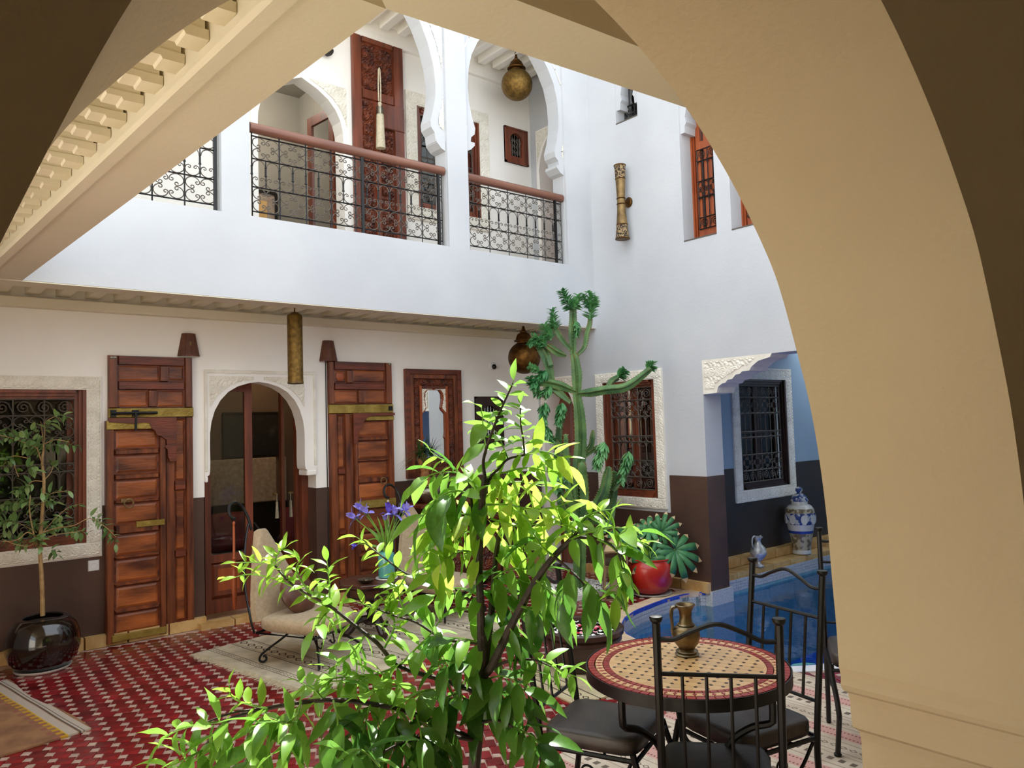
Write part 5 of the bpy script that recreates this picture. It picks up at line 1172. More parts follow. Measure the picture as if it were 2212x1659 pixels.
def jar_seg(z0, z1, mat, nm):
    P = [(.095, 0), (.104, .01), (.10, .05), (.112, .14), (.135, .26), (.158, .38), (.165, .45), (.155, .51), (.125, .55), (.09, .565), (.088, .60)]
    zs = np.array([p[1] for p in P]); rs = np.array([p[0] for p in P]); zz = sorted({z0, z1, *[z for z in zs if z0 < z < z1], *np.linspace(z0, z1, 4)})
    MB().lathe([(float(np.interp(z, zs, rs)), z) for z in zz], 36).build(nm, mat, t, smooth=True, angle=60)
pm('jar_white', '#b9b8b0', '#d0cec6', 6, .25); pm('jar_blue', '#2a4178', '#b9bab6', 17, .25, sharp=(.46, .54), detail=1); pm('jar_tan', '#6d5f45', '#b0a585', 20, .3, sharp=(.45, .55), detail=1); pm('jar_deep', '#1d2f78', '#2c459c', 8, .25)
for z0, z1, mt in ((0, .05, 'jar_white'), (.05, .24, 'jar_tan'), (.24, .27, 'jar_deep'), (.27, .34, 'jar_white'), (.34, .47, 'jar_blue'), (.47, .52, 'jar_tan'), (.52, .60, 'jar_white')): jar_seg(z0, z1, mt, 'band')
lid = MB().lathe([(.096, .6), (.098, .615), (.08, .65), (.05, .68), (.022, .69), (.027, .70), (.04, .72), (.036, .745), (.014, .76), (0, .765)], 30).build('lid', 'jar_blue', t, smooth=True, angle=45)
for k in range(8):
    a = 2*PI*k/8; F_ = Frame((0, 0, 0), (-math.sin(a), math.cos(a), 0), (math.cos(a), math.sin(a), 0)); MB().prism([(.038*math.cos(x), .40+.055*math.sin(x)) for x in np.linspace(0, 2*PI, 13)[:-1]], .15, .167, F_).build('medallion', 'jar_white', t)
# pale disc for an unidentified turquoise patch in the pool
tag(MB().lathe([(0, 0), (.14, 0), (.15, .006), (.14, .012), (0, .012)], 9, squash=.7).build('pool_disc', 'teal_glaze', None, loc=(5.02, 2.92, -.1195)), 'small pale green disc on the water at the near pool edge', 'float')
# ------------------------------------------------------------------ plant skeletons, in metres
CIT_STEMS = [
 ([(1.305, 1.793, 0.560), (1.306, 1.782, 0.696), (1.315, 1.763, 0.850), (1.322, 1.750, 0.953)], 0.02, 0.016),
 ([(1.322, 1.750, 0.953), (1.313, 1.743, 1.042), (1.307, 1.734, 1.137), (1.299, 1.725, 1.262), (1.298, 1.706, 1.421), (1.301, 1.689, 1.507)], 0.013, 0.009),
 ([(1.322, 1.750, 0.953), (1.346, 1.755, 1.045), (1.371, 1.756, 1.174), (1.391, 1.764, 1.274), (1.419, 1.766, 1.364), (1.447, 1.769, 1.422)], 0.012, 0.005),
 ([(1.322, 1.750, 0.953), (1.327, 1.718, 0.981), (1.353, 1.663, 1.091), (1.363, 1.624, 1.155), (1.380, 1.578, 1.229), (1.403, 1.528, 1.296), (1.430, 1.475, 1.350)], 0.013, 0.008),
 ([(1.301, 1.689, 1.507), (1.297, 1.690, 1.549), (1.303, 1.683, 1.586), (1.318, 1.666, 1.645), (1.332, 1.651, 1.692), (1.350, 1.632, 1.744), (1.358, 1.624, 1.767)], 0.005, 0.002),
 ([(1.296, 1.697, 1.459), (1.318, 1.685, 1.509), (1.340, 1.675, 1.531), (1.364, 1.663, 1.556), (1.404, 1.638, 1.566)], 0.004, 0.003),
 ([(1.404, 1.638, 1.566), (1.401, 1.638, 1.609), (1.395, 1.640, 1.655), (1.394, 1.638, 1.700)], 0.003, 0.0018),
 ([(1.310, 1.739, 1.259), (1.296, 1.746, 1.418), (1.290, 1.752, 1.496), (1.260, 1.781, 1.520), (1.213, 1.828, 1.511)], 0.005, 0.002),
 ([(1.323, 1.754, 0.897), (1.245, 1.832, 0.935), (1.154, 1.922, 0.976), (1.111, 1.969, 1.039), (1.069, 2.017, 1.087), (1.024, 2.067, 1.137), (0.991, 2.110, 1.164), (0.940, 2.165, 1.207), (0.908, 2.204, 1.259)], 0.008, 0.003),
 ([(1.280, 1.732, 0.788), (1.138, 1.812, 0.872), (1.029, 1.867, 0.916), (0.921, 1.923, 0.938), (0.796, 1.995, 0.930), (0.706, 2.039, 0.909), (0.650, 2.058, 0.846)], 0.008, 0.004),
 ([(0.796, 1.995, 0.930), (0.706, 2.004, 0.939), (0.618, 2.014, 0.924)], 0.004, 0.002),
 ([(1.322, 1.750, 0.953), (1.347, 1.683, 0.996), (1.384, 1.608, 1.011), (1.400, 1.552, 1.001)], 0.005, 0.002),
 ([(1.430, 1.475, 1.350), (1.450, 1.456, 1.397), (1.476, 1.433, 1.415)], 0.005, 0.002),
 ([(1.430, 1.475, 1.350), (1.458, 1.418, 1.345), (1.475, 1.370, 1.324), (1.470, 1.344, 1.275)], 0.005, 0.002),
 ([(1.389, 1.513, 1.299), (1.402, 1.470, 1.269), (1.414, 1.428, 1.231), (1.412, 1.399, 1.183)], 0.004, 0.002),
 ([(1.314, 1.744, 1.134), (1.269, 1.809, 1.194), (1.232, 1.869, 1.224), (1.193, 1.932, 1.228), (1.153, 1.994, 1.273), (1.123, 2.048, 1.312)], 0.005, 0.002),
 ([(1.317, 1.748, 1.040), (1.244, 1.825, 1.053), (1.190, 1.883, 1.098), (1.146, 1.935, 1.117), (1.101, 1.987, 1.142)], 0.005, 0.002),
 ([(1.280, 1.732, 0.788), (1.173, 1.731, 0.830), (1.061, 1.736, 0.848), (0.955, 1.739, 0.832)], 0.006, 0.003),
 ([(1.285, 1.724, 0.839), (1.306, 1.640, 0.856), (1.312, 1.572, 0.825), (1.298, 1.521, 0.786)], 0.005, 0.003)]
CIT_TWIGS = [
 ([(1.336, 1.690, 1.645), (1.351, 1.674, 1.693), (1.369, 1.655, 1.745), (1.379, 1.645, 1.776)], 11, 0.075, 'g', 0.1),
 ([(1.404, 1.638, 1.566), (1.399, 1.639, 1.622), (1.395, 1.639, 1.674), (1.394, 1.637, 1.710)], 9, 0.075, 'g', 0.2),
 ([(1.321, 1.707, 1.573), (1.300, 1.688, 1.638), (1.279, 1.668, 1.702)], 5, 0.095, 'g', 0.5),
 ([(1.404, 1.638, 1.566), (1.441, 1.607, 1.575), (1.476, 1.579, 1.560), (1.497, 1.564, 1.534)], 9, 0.085, 'b', 0.3),
 ([(1.368, 1.669, 1.558), (1.356, 1.677, 1.598), (1.340, 1.687, 1.637)], 5, 0.08, 'g', 0.3),
 ([(1.312, 1.722, 1.469), (1.272, 1.753, 1.516), (1.222, 1.794, 1.525), (1.172, 1.837, 1.501)], 10, 0.1, 'g', 0.4),
 ([(1.313, 1.724, 1.443), (1.243, 1.736, 1.474), (1.175, 1.751, 1.454), (1.123, 1.754, 1.396)], 9, 0.12, 'g', 0.6),
 ([(1.315, 1.722, 1.443), (1.373, 1.714, 1.478), (1.435, 1.705, 1.487), (1.509, 1.688, 1.469)], 12, 0.1, 'b', 0.3),
 ([(1.315, 1.723, 1.430), (1.357, 1.655, 1.430), (1.390, 1.596, 1.418), (1.422, 1.536, 1.426), (1.443, 1.485, 1.445)], 14, 0.1, 'b', 0.3),
 ([(1.320, 1.713, 1.505), (1.362, 1.677, 1.519), (1.412, 1.635, 1.530), (1.457, 1.598, 1.516)], 10, 0.095, 'b', 0.2),
 ([(1.333, 1.710, 1.390), (1.385, 1.712, 1.372), (1.447, 1.704, 1.359), (1.516, 1.690, 1.360)], 12, 0.1, 'b', 0.4),
 ([(1.313, 1.727, 1.391), (1.273, 1.759, 1.406), (1.233, 1.793, 1.394), (1.203, 1.821, 1.357)], 11, 0.105, 'b', 0.4),
 ([(1.314, 1.729, 1.352), (1.264, 1.771, 1.354), (1.224, 1.806, 1.330), (1.184, 1.841, 1.292)], 12, 0.09, 'b', 0.35),
 ([(1.403, 1.791, 1.269), (1.438, 1.760, 1.295), (1.480, 1.725, 1.293), (1.532, 1.681, 1.305)], 12, 0.1, 'b', 0.4),
 ([(1.309, 1.737, 1.287), (1.264, 1.752, 1.305), (1.215, 1.773, 1.283), (1.177, 1.785, 1.249)], 11, 0.09, 'b', 0.3),
 ([(1.372, 1.755, 1.211), (1.396, 1.712, 1.240), (1.426, 1.665, 1.241), (1.445, 1.628, 1.230)], 10, 0.11, 'g', 0.5),
 ([(1.314, 1.742, 1.170), (1.275, 1.772, 1.198), (1.225, 1.814, 1.187), (1.186, 1.849, 1.162)], 11, 0.095, 'g', 0.5),
 ([(1.282, 1.745, 1.496), (1.241, 1.776, 1.550), (1.221, 1.791, 1.564), (1.201, 1.807, 1.584)], 6, 0.075, 'b', 0.1),
 ([(0.946, 2.177, 1.204), (0.911, 2.211, 1.258), (0.878, 2.246, 1.268), (0.827, 2.297, 1.268)], 12, 0.065, 'b', 0.05),
 ([(0.957, 2.168, 1.192), (0.911, 2.226, 1.218), (0.865, 2.286, 1.230), (0.823, 2.344, 1.215)], 10, 0.07, 'b', 0.1),
 ([(0.908, 2.204, 1.259), (0.914, 2.197, 1.295), (0.935, 2.178, 1.315)], 7, 0.06, 'b', 0),
 ([(1.002, 2.133, 1.159), (0.968, 2.158, 1.212), (0.957, 2.164, 1.253), (0.972, 2.150, 1.279)], 9, 0.065, 'b', 0.1),
 ([(1.034, 2.107, 1.148), (1.031, 2.105, 1.216), (1.026, 2.106, 1.268)], 9, 0.075, 'b', 0.05),
 ([(1.042, 2.102, 1.128), (0.998, 2.074, 1.120), (0.956, 2.046, 1.093)], 6, 0.08, 'g', 0.4),
 ([(1.084, 2.044, 1.080), (1.058, 2.077, 1.108), (1.021, 2.119, 1.135)], 8, 0.085, 'b', 0.3),
 ([(1.106, 2.028, 1.055), (1.073, 2.023, 1.023), (1.030, 2.026, 0.992), (0.977, 2.036, 0.976)], 10, 0.08, 'g', 0.3),
 ([(1.133, 1.969, 1.021), (1.153, 1.948, 1.074), (1.152, 1.946, 1.113), (1.136, 1.957, 1.141)], 9, 0.07, 'b', 0.15),
 ([(1.167, 1.944, 0.968), (1.195, 1.895, 1.023), (1.216, 1.853, 1.066), (1.226, 1.819, 1.109)], 10, 0.1, 'g', 0.4),
 ([(1.156, 1.926, 0.974), (1.109, 1.931, 0.969), (1.046, 1.950, 0.954), (0.985, 1.967, 0.939)], 11, 0.09, 'g', 0.3),
 ([(1.208, 1.957, 1.223), (1.164, 2.012, 1.269), (1.140, 2.051, 1.302), (1.116, 2.091, 1.329)], 11, 0.07, 'b', 0.1),
 ([(1.208, 1.957, 1.223), (1.175, 1.954, 1.188), (1.131, 1.960, 1.167)], 6, 0.075, 'b', 0.3),
 ([(1.233, 1.871, 1.223), (1.222, 1.877, 1.270), (1.227, 1.869, 1.323)], 8, 0.07, 'b', 0.1),
 ([(1.204, 1.905, 1.091), (1.172, 1.927, 1.139), (1.162, 1.933, 1.180), (1.151, 1.940, 1.207)], 8, 0.075, 'b', 0.15),
 ([(1.152, 1.946, 1.113), (1.101, 1.987, 1.142), (1.070, 2.012, 1.157)], 6, 0.07, 'b', 0.15),
 ([(0.776, 1.945, 0.948), (0.733, 1.980, 0.962), (0.706, 2.002, 0.981), (0.701, 2.004, 1.010)], 8, 0.075, 'b', 0),
 ([(0.679, 1.961, 0.937), (0.621, 1.988, 0.938), (0.572, 2.008, 0.929), (0.541, 2.013, 0.914)], 10, 0.08, 'g', 0.25),
 ([(0.617, 1.952, 0.887), (0.577, 1.953, 0.878), (0.528, 1.963, 0.863)], 8, 0.095, 'g', 0.3),
 ([(0.679, 1.961, 0.937), (0.653, 1.953, 0.900), (0.628, 1.944, 0.866)], 8, 0.095, 'g', 0.4),
 ([(0.776, 1.945, 0.948), (0.748, 1.928, 0.903), (0.722, 1.908, 0.871), (0.697, 1.888, 0.840)], 9, 0.1, 'g', 0.4),
 ([(0.864, 1.938, 0.946), (0.834, 1.900, 0.911), (0.795, 1.869, 0.873), (0.758, 1.838, 0.844)], 9, 0.11, 'g', 0.5),
 ([(0.932, 1.947, 0.929), (0.913, 1.960, 0.958), (0.875, 1.991, 0.984)], 6, 0.085, 'g', 0.2),
 ([(0.929, 1.883, 0.946), (0.915, 1.832, 0.907), (0.884, 1.796, 0.869), (0.844, 1.766, 0.835)], 10, 0.12, 'd', 0.6),
 ([(1.029, 1.867, 0.916), (0.986, 1.817, 0.893), (0.945, 1.767, 0.860), (0.904, 1.716, 0.832)], 11, 0.125, 'd', 0.6),
 ([(1.086, 1.820, 0.902), (1.051, 1.787, 0.872), (1.025, 1.746, 0.832)], 9, 0.12, 'd', 0.7),
 ([(1.124, 1.790, 0.882), (1.093, 1.720, 0.856), (1.048, 1.663, 0.817)], 10, 0.13, 'd', 0.8),
 ([(1.182, 1.744, 0.848), (1.144, 1.712, 0.820), (1.126, 1.666, 0.781)], 9, 0.13, 'd', 0.8),
 ([(1.239, 1.824, 0.900), (1.190, 1.819, 0.926), (1.142, 1.815, 0.926), (1.095, 1.812, 0.914)], 10, 0.11, 'g', 0.6),
 ([(1.299, 1.775, 0.872), (1.249, 1.771, 0.911), (1.200, 1.768, 0.911), (1.162, 1.758, 0.886)], 10, 0.12, 'd', 0.7),
 ([(1.315, 1.763, 0.850), (1.328, 1.705, 0.908), (1.336, 1.654, 0.918), (1.344, 1.606, 0.891)], 11, 0.125, 'd', 0.8),
 ([(1.322, 1.751, 0.936), (1.337, 1.694, 0.958), (1.345, 1.644, 0.956), (1.353, 1.596, 0.928)], 10, 0.12, 'd', 0.7),
 ([(1.306, 1.640, 0.856), (1.323, 1.584, 0.843), (1.329, 1.536, 0.831), (1.316, 1.506, 0.797)], 10, 0.11, 'd', 0.6),
 ([(1.322, 1.750, 0.953), (1.278, 1.763, 0.994), (1.238, 1.773, 1.001), (1.199, 1.785, 0.994)], 9, 0.105, 'd', 0.6),
 ([(1.317, 1.748, 1.040), (1.277, 1.781, 1.055), (1.237, 1.814, 1.056), (1.197, 1.849, 1.032)], 10, 0.105, 'g', 0.6),
 ([(1.362, 1.776, 1.037), (1.383, 1.723, 1.084), (1.386, 1.685, 1.115)], 7, 0.11, 'g', 0.6),
 ([(1.367, 1.767, 1.105), (1.387, 1.748, 1.144), (1.407, 1.728, 1.183)], 7, 0.11, 'g', 0.6),
 ([(1.395, 1.621, 1.006), (1.408, 1.579, 1.005), (1.426, 1.535, 0.986), (1.439, 1.495, 0.978)], 11, 0.085, 'g', 0.2),
 ([(1.347, 1.655, 1.094), (1.365, 1.643, 1.051), (1.375, 1.637, 1.013)], 6, 0.1, 'd', 0.7),
 ([(0.947, 1.680, 0.836), (0.888, 1.660, 0.898), (0.831, 1.642, 0.899)], 8, 0.12, 'd', 0.5),
 ([(1.128, 1.888, 0.937), (1.068, 1.885, 0.939), (1.009, 1.882, 0.942)], 9, 0.1, 'g', 0.4),
 ([(0.834, 1.900, 0.911), (0.787, 1.905, 0.922), (0.741, 1.910, 0.932)], 7, 0.095, 'g', 0.3),
 ([(1.078, 1.954, 0.959), (1.030, 1.972, 0.965), (0.963, 2.006, 0.960), (0.916, 2.024, 0.942)], 9, 0.085, 'g', 0.3),
 ([(1.430, 1.475, 1.350), (1.443, 1.449, 1.399), (1.462, 1.419, 1.417), (1.482, 1.388, 1.423)], 9, 0.075, 'b', 0.15),
 ([(1.420, 1.484, 1.343), (1.439, 1.433, 1.364), (1.475, 1.367, 1.378), (1.500, 1.312, 1.368)], 9, 0.095, 'g', 0.25),
 ([(1.455, 1.416, 1.346), (1.471, 1.382, 1.329), (1.482, 1.354, 1.295), (1.474, 1.341, 1.251)], 5, 0.1, 'g', 0.6),
 ([(1.409, 1.423, 1.244), (1.428, 1.396, 1.215), (1.430, 1.384, 1.182)], 4, 0.1, 'd', 0.6),
 ([(1.400, 1.467, 1.269), (1.391, 1.477, 1.233), (1.387, 1.484, 1.185)], 4, 0.1, 'd', 0.6),
 ([(1.367, 1.563, 1.233), (1.388, 1.547, 1.212), (1.407, 1.533, 1.174)], 6, 0.11, 'g', 0.7),
 ([(1.350, 1.608, 1.160), (1.383, 1.582, 1.146), (1.402, 1.566, 1.133)], 6, 0.105, 'd', 0.6),
 ([(1.389, 1.513, 1.299), (1.370, 1.540, 1.326), (1.358, 1.561, 1.362)], 6, 0.1, 'g', 0.4),
 ([(1.430, 1.475, 1.350), (1.412, 1.501, 1.386), (1.410, 1.515, 1.409)], 7, 0.09, 'b', 0.3),
 ([(1.455, 1.352, 1.328), (1.491, 1.321, 1.345), (1.519, 1.299, 1.332)], 6, 0.07, 'b', 0.2),
 ([(1.470, 1.344, 1.275), (1.462, 1.339, 1.241), (1.442, 1.346, 1.209)], 6, 0.07, 'b', 0.3)]
FIC_STEMS = [
 ([(0.941, 6.500, 0.381), (0.935, 6.500, 0.646), (0.923, 6.500, 0.880), (0.939, 6.500, 1.145), (0.947, 6.500, 1.346), (0.935, 6.500, 1.481), (0.944, 6.500, 1.582)], 0.016, 0.008),
 ([(0.923, 6.500, 0.847), (0.897, 6.484, 0.918), (0.872, 6.468, 1.021), (0.852, 6.452, 1.156), (0.856, 6.437, 1.256)], 0.006, 0.003),
 ([(0.935, 6.500, 1.481), (0.908, 6.452, 1.550), (0.890, 6.405, 1.591)], 0.006, 0.004),
 ([(0.944, 6.500, 1.582), (0.950, 6.488, 1.717), (0.946, 6.475, 1.777)], 0.004, 0.002),
 ([(0.944, 6.500, 1.582), (0.926, 6.459, 1.734), (0.914, 6.417, 1.783)], 0.004, 0.002),
 ([(0.903, 6.500, 1.590), (0.813, 6.465, 1.637), (0.725, 6.431, 1.673), (0.667, 6.396, 1.691)], 0.004, 0.002),
 ([(0.944, 6.500, 1.615), (1.018, 6.488, 1.647), (1.106, 6.476, 1.626)], 0.004, 0.002),
 ([(0.949, 6.500, 1.778), (1.028, 6.550, 1.819), (1.066, 6.600, 1.785)], 0.003, 0.0015),
 ([(0.942, 6.500, 1.346), (0.997, 6.536, 1.409), (1.017, 6.572, 1.458)], 0.004, 0.002),
 ([(0.942, 6.500, 1.346), (0.878, 6.521, 1.350), (0.824, 6.542, 1.286), (0.784, 6.564, 1.238)], 0.004, 0.002),
 ([(0.939, 6.500, 1.229), (1.001, 6.467, 1.259), (1.099, 6.433, 1.270)], 0.003, 0.0015),
 ([(0.940, 6.500, 0.978), (1.022, 6.503, 1.070), (1.112, 6.506, 1.146), (1.210, 6.509, 1.164)], 0.003, 0.0015),
 ([(0.940, 6.500, 0.978), (1.034, 6.489, 1.002), (1.137, 6.479, 1.009), (1.242, 6.468, 1.050), (1.349, 6.457, 0.971), (1.411, 6.446, 0.895)], 0.005, 0.002),
 ([(0.928, 6.500, 0.913), (1.017, 6.474, 0.955), (1.132, 6.448, 0.961), (1.188, 6.421, 0.974)], 0.004, 0.002),
 ([(0.928, 6.500, 0.929), (0.845, 6.476, 0.991), (0.786, 6.453, 0.951), (0.701, 6.429, 0.947), (0.645, 6.405, 0.972)], 0.004, 0.002),
 ([(0.899, 6.500, 0.916), (0.845, 6.477, 0.892), (0.759, 6.454, 0.921), (0.688, 6.431, 0.964)], 0.004, 0.002),
 ([(0.905, 6.500, 0.982), (0.795, 6.534, 1.057), (0.715, 6.568, 1.079), (0.663, 6.603, 1.131)], 0.003, 0.0015),
 ([(0.846, 6.500, 1.519), (0.779, 6.526, 1.539), (0.726, 6.553, 1.525), (0.709, 6.579, 1.459)], 0.003, 0.0015),
 ([(0.790, 6.500, 1.390), (0.772, 6.537, 1.456), (0.764, 6.574, 1.539)], 0.003, 0.0015),
 ([(0.939, 6.500, 1.179), (0.850, 6.524, 1.185), (0.768, 6.548, 1.207), (0.701, 6.572, 1.195)], 0.003, 0.0015)]
FIC_TWIGS = [
 ([(0.942, 6.426, 1.716), (0.994, 6.426, 1.799), (1.053, 6.426, 1.832), (1.097, 6.426, 1.797)], 14),
 ([(0.937, 6.454, 1.599), (0.868, 6.454, 1.652), (0.783, 6.454, 1.671), (0.687, 6.454, 1.674)], 22),
 ([(0.940, 6.530, 1.565), (0.879, 6.530, 1.601), (0.821, 6.530, 1.587)], 12),
 ([(0.952, 6.556, 1.615), (1.029, 6.556, 1.612), (1.120, 6.556, 1.609), (1.181, 6.556, 1.589)], 14),
 ([(0.938, 6.585, 1.684), (0.856, 6.585, 1.737), (0.828, 6.585, 1.721)], 8),
 ([(1.020, 6.591, 1.440), (1.005, 6.591, 1.458), (1.035, 6.591, 1.474)], 5),
 ([(0.833, 6.401, 1.456), (0.862, 6.401, 1.460), (0.890, 6.401, 1.436)], 8),
 ([(0.879, 6.525, 1.333), (0.822, 6.525, 1.320), (0.779, 6.525, 1.290)], 12),
 ([(0.870, 6.541, 1.216), (0.824, 6.541, 1.220), (0.768, 6.541, 1.208), (0.712, 6.541, 1.180)], 16),
 ([(0.939, 6.501, 1.246), (0.992, 6.501, 1.258), (1.051, 6.501, 1.264), (1.126, 6.501, 1.265)], 9),
 ([(0.928, 6.423, 1.201), (0.980, 6.423, 1.213), (1.009, 6.423, 1.194)], 8),
 ([(0.904, 6.494, 1.149), (0.846, 6.494, 1.204), (0.790, 6.494, 1.242)], 10),
 ([(1.035, 6.401, 1.043), (1.094, 6.401, 1.137), (1.154, 6.401, 1.159)], 5),
 ([(0.955, 6.604, 0.967), (1.008, 6.604, 1.013), (1.068, 6.604, 1.023), (1.129, 6.604, 0.982), (1.190, 6.604, 0.941)], 24),
 ([(1.265, 6.588, 1.057), (1.329, 6.588, 1.033), (1.377, 6.588, 0.957), (1.425, 6.588, 0.863), (1.441, 6.588, 0.825)], 18),
 ([(0.921, 6.511, 1.013), (0.892, 6.511, 1.066), (0.864, 6.511, 1.019)], 12),
 ([(0.913, 6.452, 0.936), (0.893, 6.452, 0.971), (0.927, 6.452, 0.885), (0.899, 6.452, 0.921)], 12),
 ([(0.861, 6.598, 0.895), (0.804, 6.598, 0.918), (0.747, 6.598, 0.942), (0.691, 6.598, 0.964)], 14),
 ([(0.793, 6.517, 1.059), (0.738, 6.517, 1.081), (0.682, 6.517, 1.087)], 14),
 ([(0.746, 6.592, 1.157), (0.704, 6.592, 1.194), (0.668, 6.592, 1.164)], 10),
 ([(1.005, 6.584, 0.845), (1.029, 6.584, 0.825), (1.050, 6.584, 0.788)], 5),
 ([(0.748, 6.502, 1.541), (0.720, 6.502, 1.493), (0.701, 6.502, 1.445)], 8),
 ([(0.703, 6.479, 1.690), (0.675, 6.479, 1.724), (0.662, 6.479, 1.643)], 8),
 ([(1.115, 6.524, 0.973), (1.191, 6.524, 0.948), (1.237, 6.524, 0.943)], 8)]
CAC_ARMS = [
 ('trunk', [(5.284, 5.420, -0.040), (5.286, 5.390, 0.365), (5.274, 5.368, 0.815), (5.264, 5.357, 1.086), (5.281, 5.318, 1.445), (5.271, 5.307, 1.716), (5.247, 5.311, 1.942)], [0.075, 0.08, 0.085, 0.085, 0.075, 0.07, 0.05]),
 ('trunk', [(5.247, 5.311, 1.942), (5.245, 5.300, 2.122), (5.229, 5.302, 2.280), (5.215, 5.310, 2.326)], [0.05, 0.065, 0.05, 0.035]),
 ('trunk', [(5.215, 5.310, 2.326), (5.209, 5.301, 2.528), (5.211, 5.290, 2.663), (5.210, 5.284, 2.762)], [0.035, 0.05, 0.045, 0.04]),
 ('arm', [(5.247, 5.311, 1.942), (5.312, 5.191, 1.945), (5.395, 5.055, 1.965), (5.515, 4.955, 1.978), (5.600, 4.880, 2.032), (5.684, 4.803, 2.118), (5.718, 4.773, 2.152)], [0.02, 0.04, 0.04, 0.04, 0.035, 0.028, 0.02]),
 ('arm', [(5.469, 5.124, 1.969), (5.539, 5.125, 2.047), (5.629, 5.112, 2.093)], [0.02, 0.03, 0.025]),
 ('arm', [(5.247, 5.310, 1.951), (5.139, 5.396, 2.014), (5.052, 5.466, 2.048), (4.965, 5.537, 2.065)], [0.02, 0.04, 0.04, 0.035]),
 ('arm', [(5.200, 5.357, 1.854), (5.140, 5.433, 1.948), (5.093, 5.498, 2.042), (5.066, 5.507, 2.224), (4.994, 5.554, 2.408), (4.959, 5.577, 2.500)], [0.02, 0.045, 0.05, 0.05, 0.04, 0.03]),
 ('arm', [(5.050, 5.456, 2.220), (5.054, 5.507, 2.360), (5.066, 5.557, 2.435)], [0.03, 0.025, 0.02]),
 ('arm', [(5.160, 5.357, 2.314), (5.100, 5.405, 2.344), (5.048, 5.445, 2.391), (5.020, 5.467, 2.419)], [0.015, 0.035, 0.03, 0.02]),
 ('arm', [(5.194, 5.325, 2.371), (5.134, 5.368, 2.464), (5.088, 5.400, 2.556), (5.073, 5.410, 2.588)], [0.02, 0.03, 0.03, 0.02]),
 ('arm', [(5.243, 5.288, 2.311), (5.298, 5.237, 2.390), (5.317, 5.212, 2.524), (5.337, 5.189, 2.613), (5.339, 5.182, 2.681)], [0.015, 0.025, 0.028, 0.025, 0.02]),
 ('arm', [(5.188, 5.446, 0.729), (5.168, 5.509, 0.997), (5.181, 5.544, 1.267), (5.188, 5.515, 1.586), (5.202, 5.500, 1.654)], [0.05, 0.05, 0.05, 0.04, 0.025]),
 ('arm', [(5.240, 5.400, 0.772), (5.178, 5.402, 1.001), (5.147, 5.376, 1.272), (5.134, 5.368, 1.541)], [0.04, 0.04, 0.04, 0.025]),
 ('arm', [(5.316, 5.339, 0.724), (5.278, 5.287, 0.998), (5.226, 5.249, 1.225), (5.222, 5.249, 1.270)], [0.05, 0.055, 0.05, 0.025]),
 ('arm', [(5.344, 5.313, 0.768), (5.383, 5.222, 0.859), (5.404, 5.143, 0.995), (5.426, 5.114, 1.128), (5.436, 5.100, 1.217)], [0.05, 0.05, 0.05, 0.045, 0.025]),
 ('arm', [(5.362, 5.301, 0.722), (5.467, 5.247, 0.715), (5.546, 5.204, 0.846), (5.569, 5.173, 1.026), (5.570, 5.161, 1.162)], [0.05, 0.05, 0.05, 0.045, 0.03]),
 ('arm', [(5.450, 5.238, 0.584), (5.548, 5.212, 0.710), (5.607, 5.213, 0.931)], [0.05, 0.05, 0.04]),
 ('arm', [(5.309, 5.299, 1.377), (5.339, 5.238, 1.421), (5.334, 5.204, 1.510), (5.337, 5.197, 1.577)], [0.02, 0.025, 0.025, 0.01]),
 ('arm', [(5.310, 5.302, 1.332), (5.370, 5.214, 1.397), (5.393, 5.160, 1.419)], [0.02, 0.02, 0.018]),
 ('arm', [(5.532, 5.141, 0.985), (5.583, 5.092, 1.073), (5.617, 5.059, 1.140)], [0.02, 0.025, 0.02]),
 ('arm', [(5.199, 5.398, 1.269), (5.128, 5.478, 1.451), (5.092, 5.535, 1.521)], [0.03, 0.03, 0.02]),
 ('arm', [(5.207, 5.439, 0.593), (5.118, 5.432, 0.826), (5.058, 5.410, 0.921)], [0.05, 0.05, 0.03])]
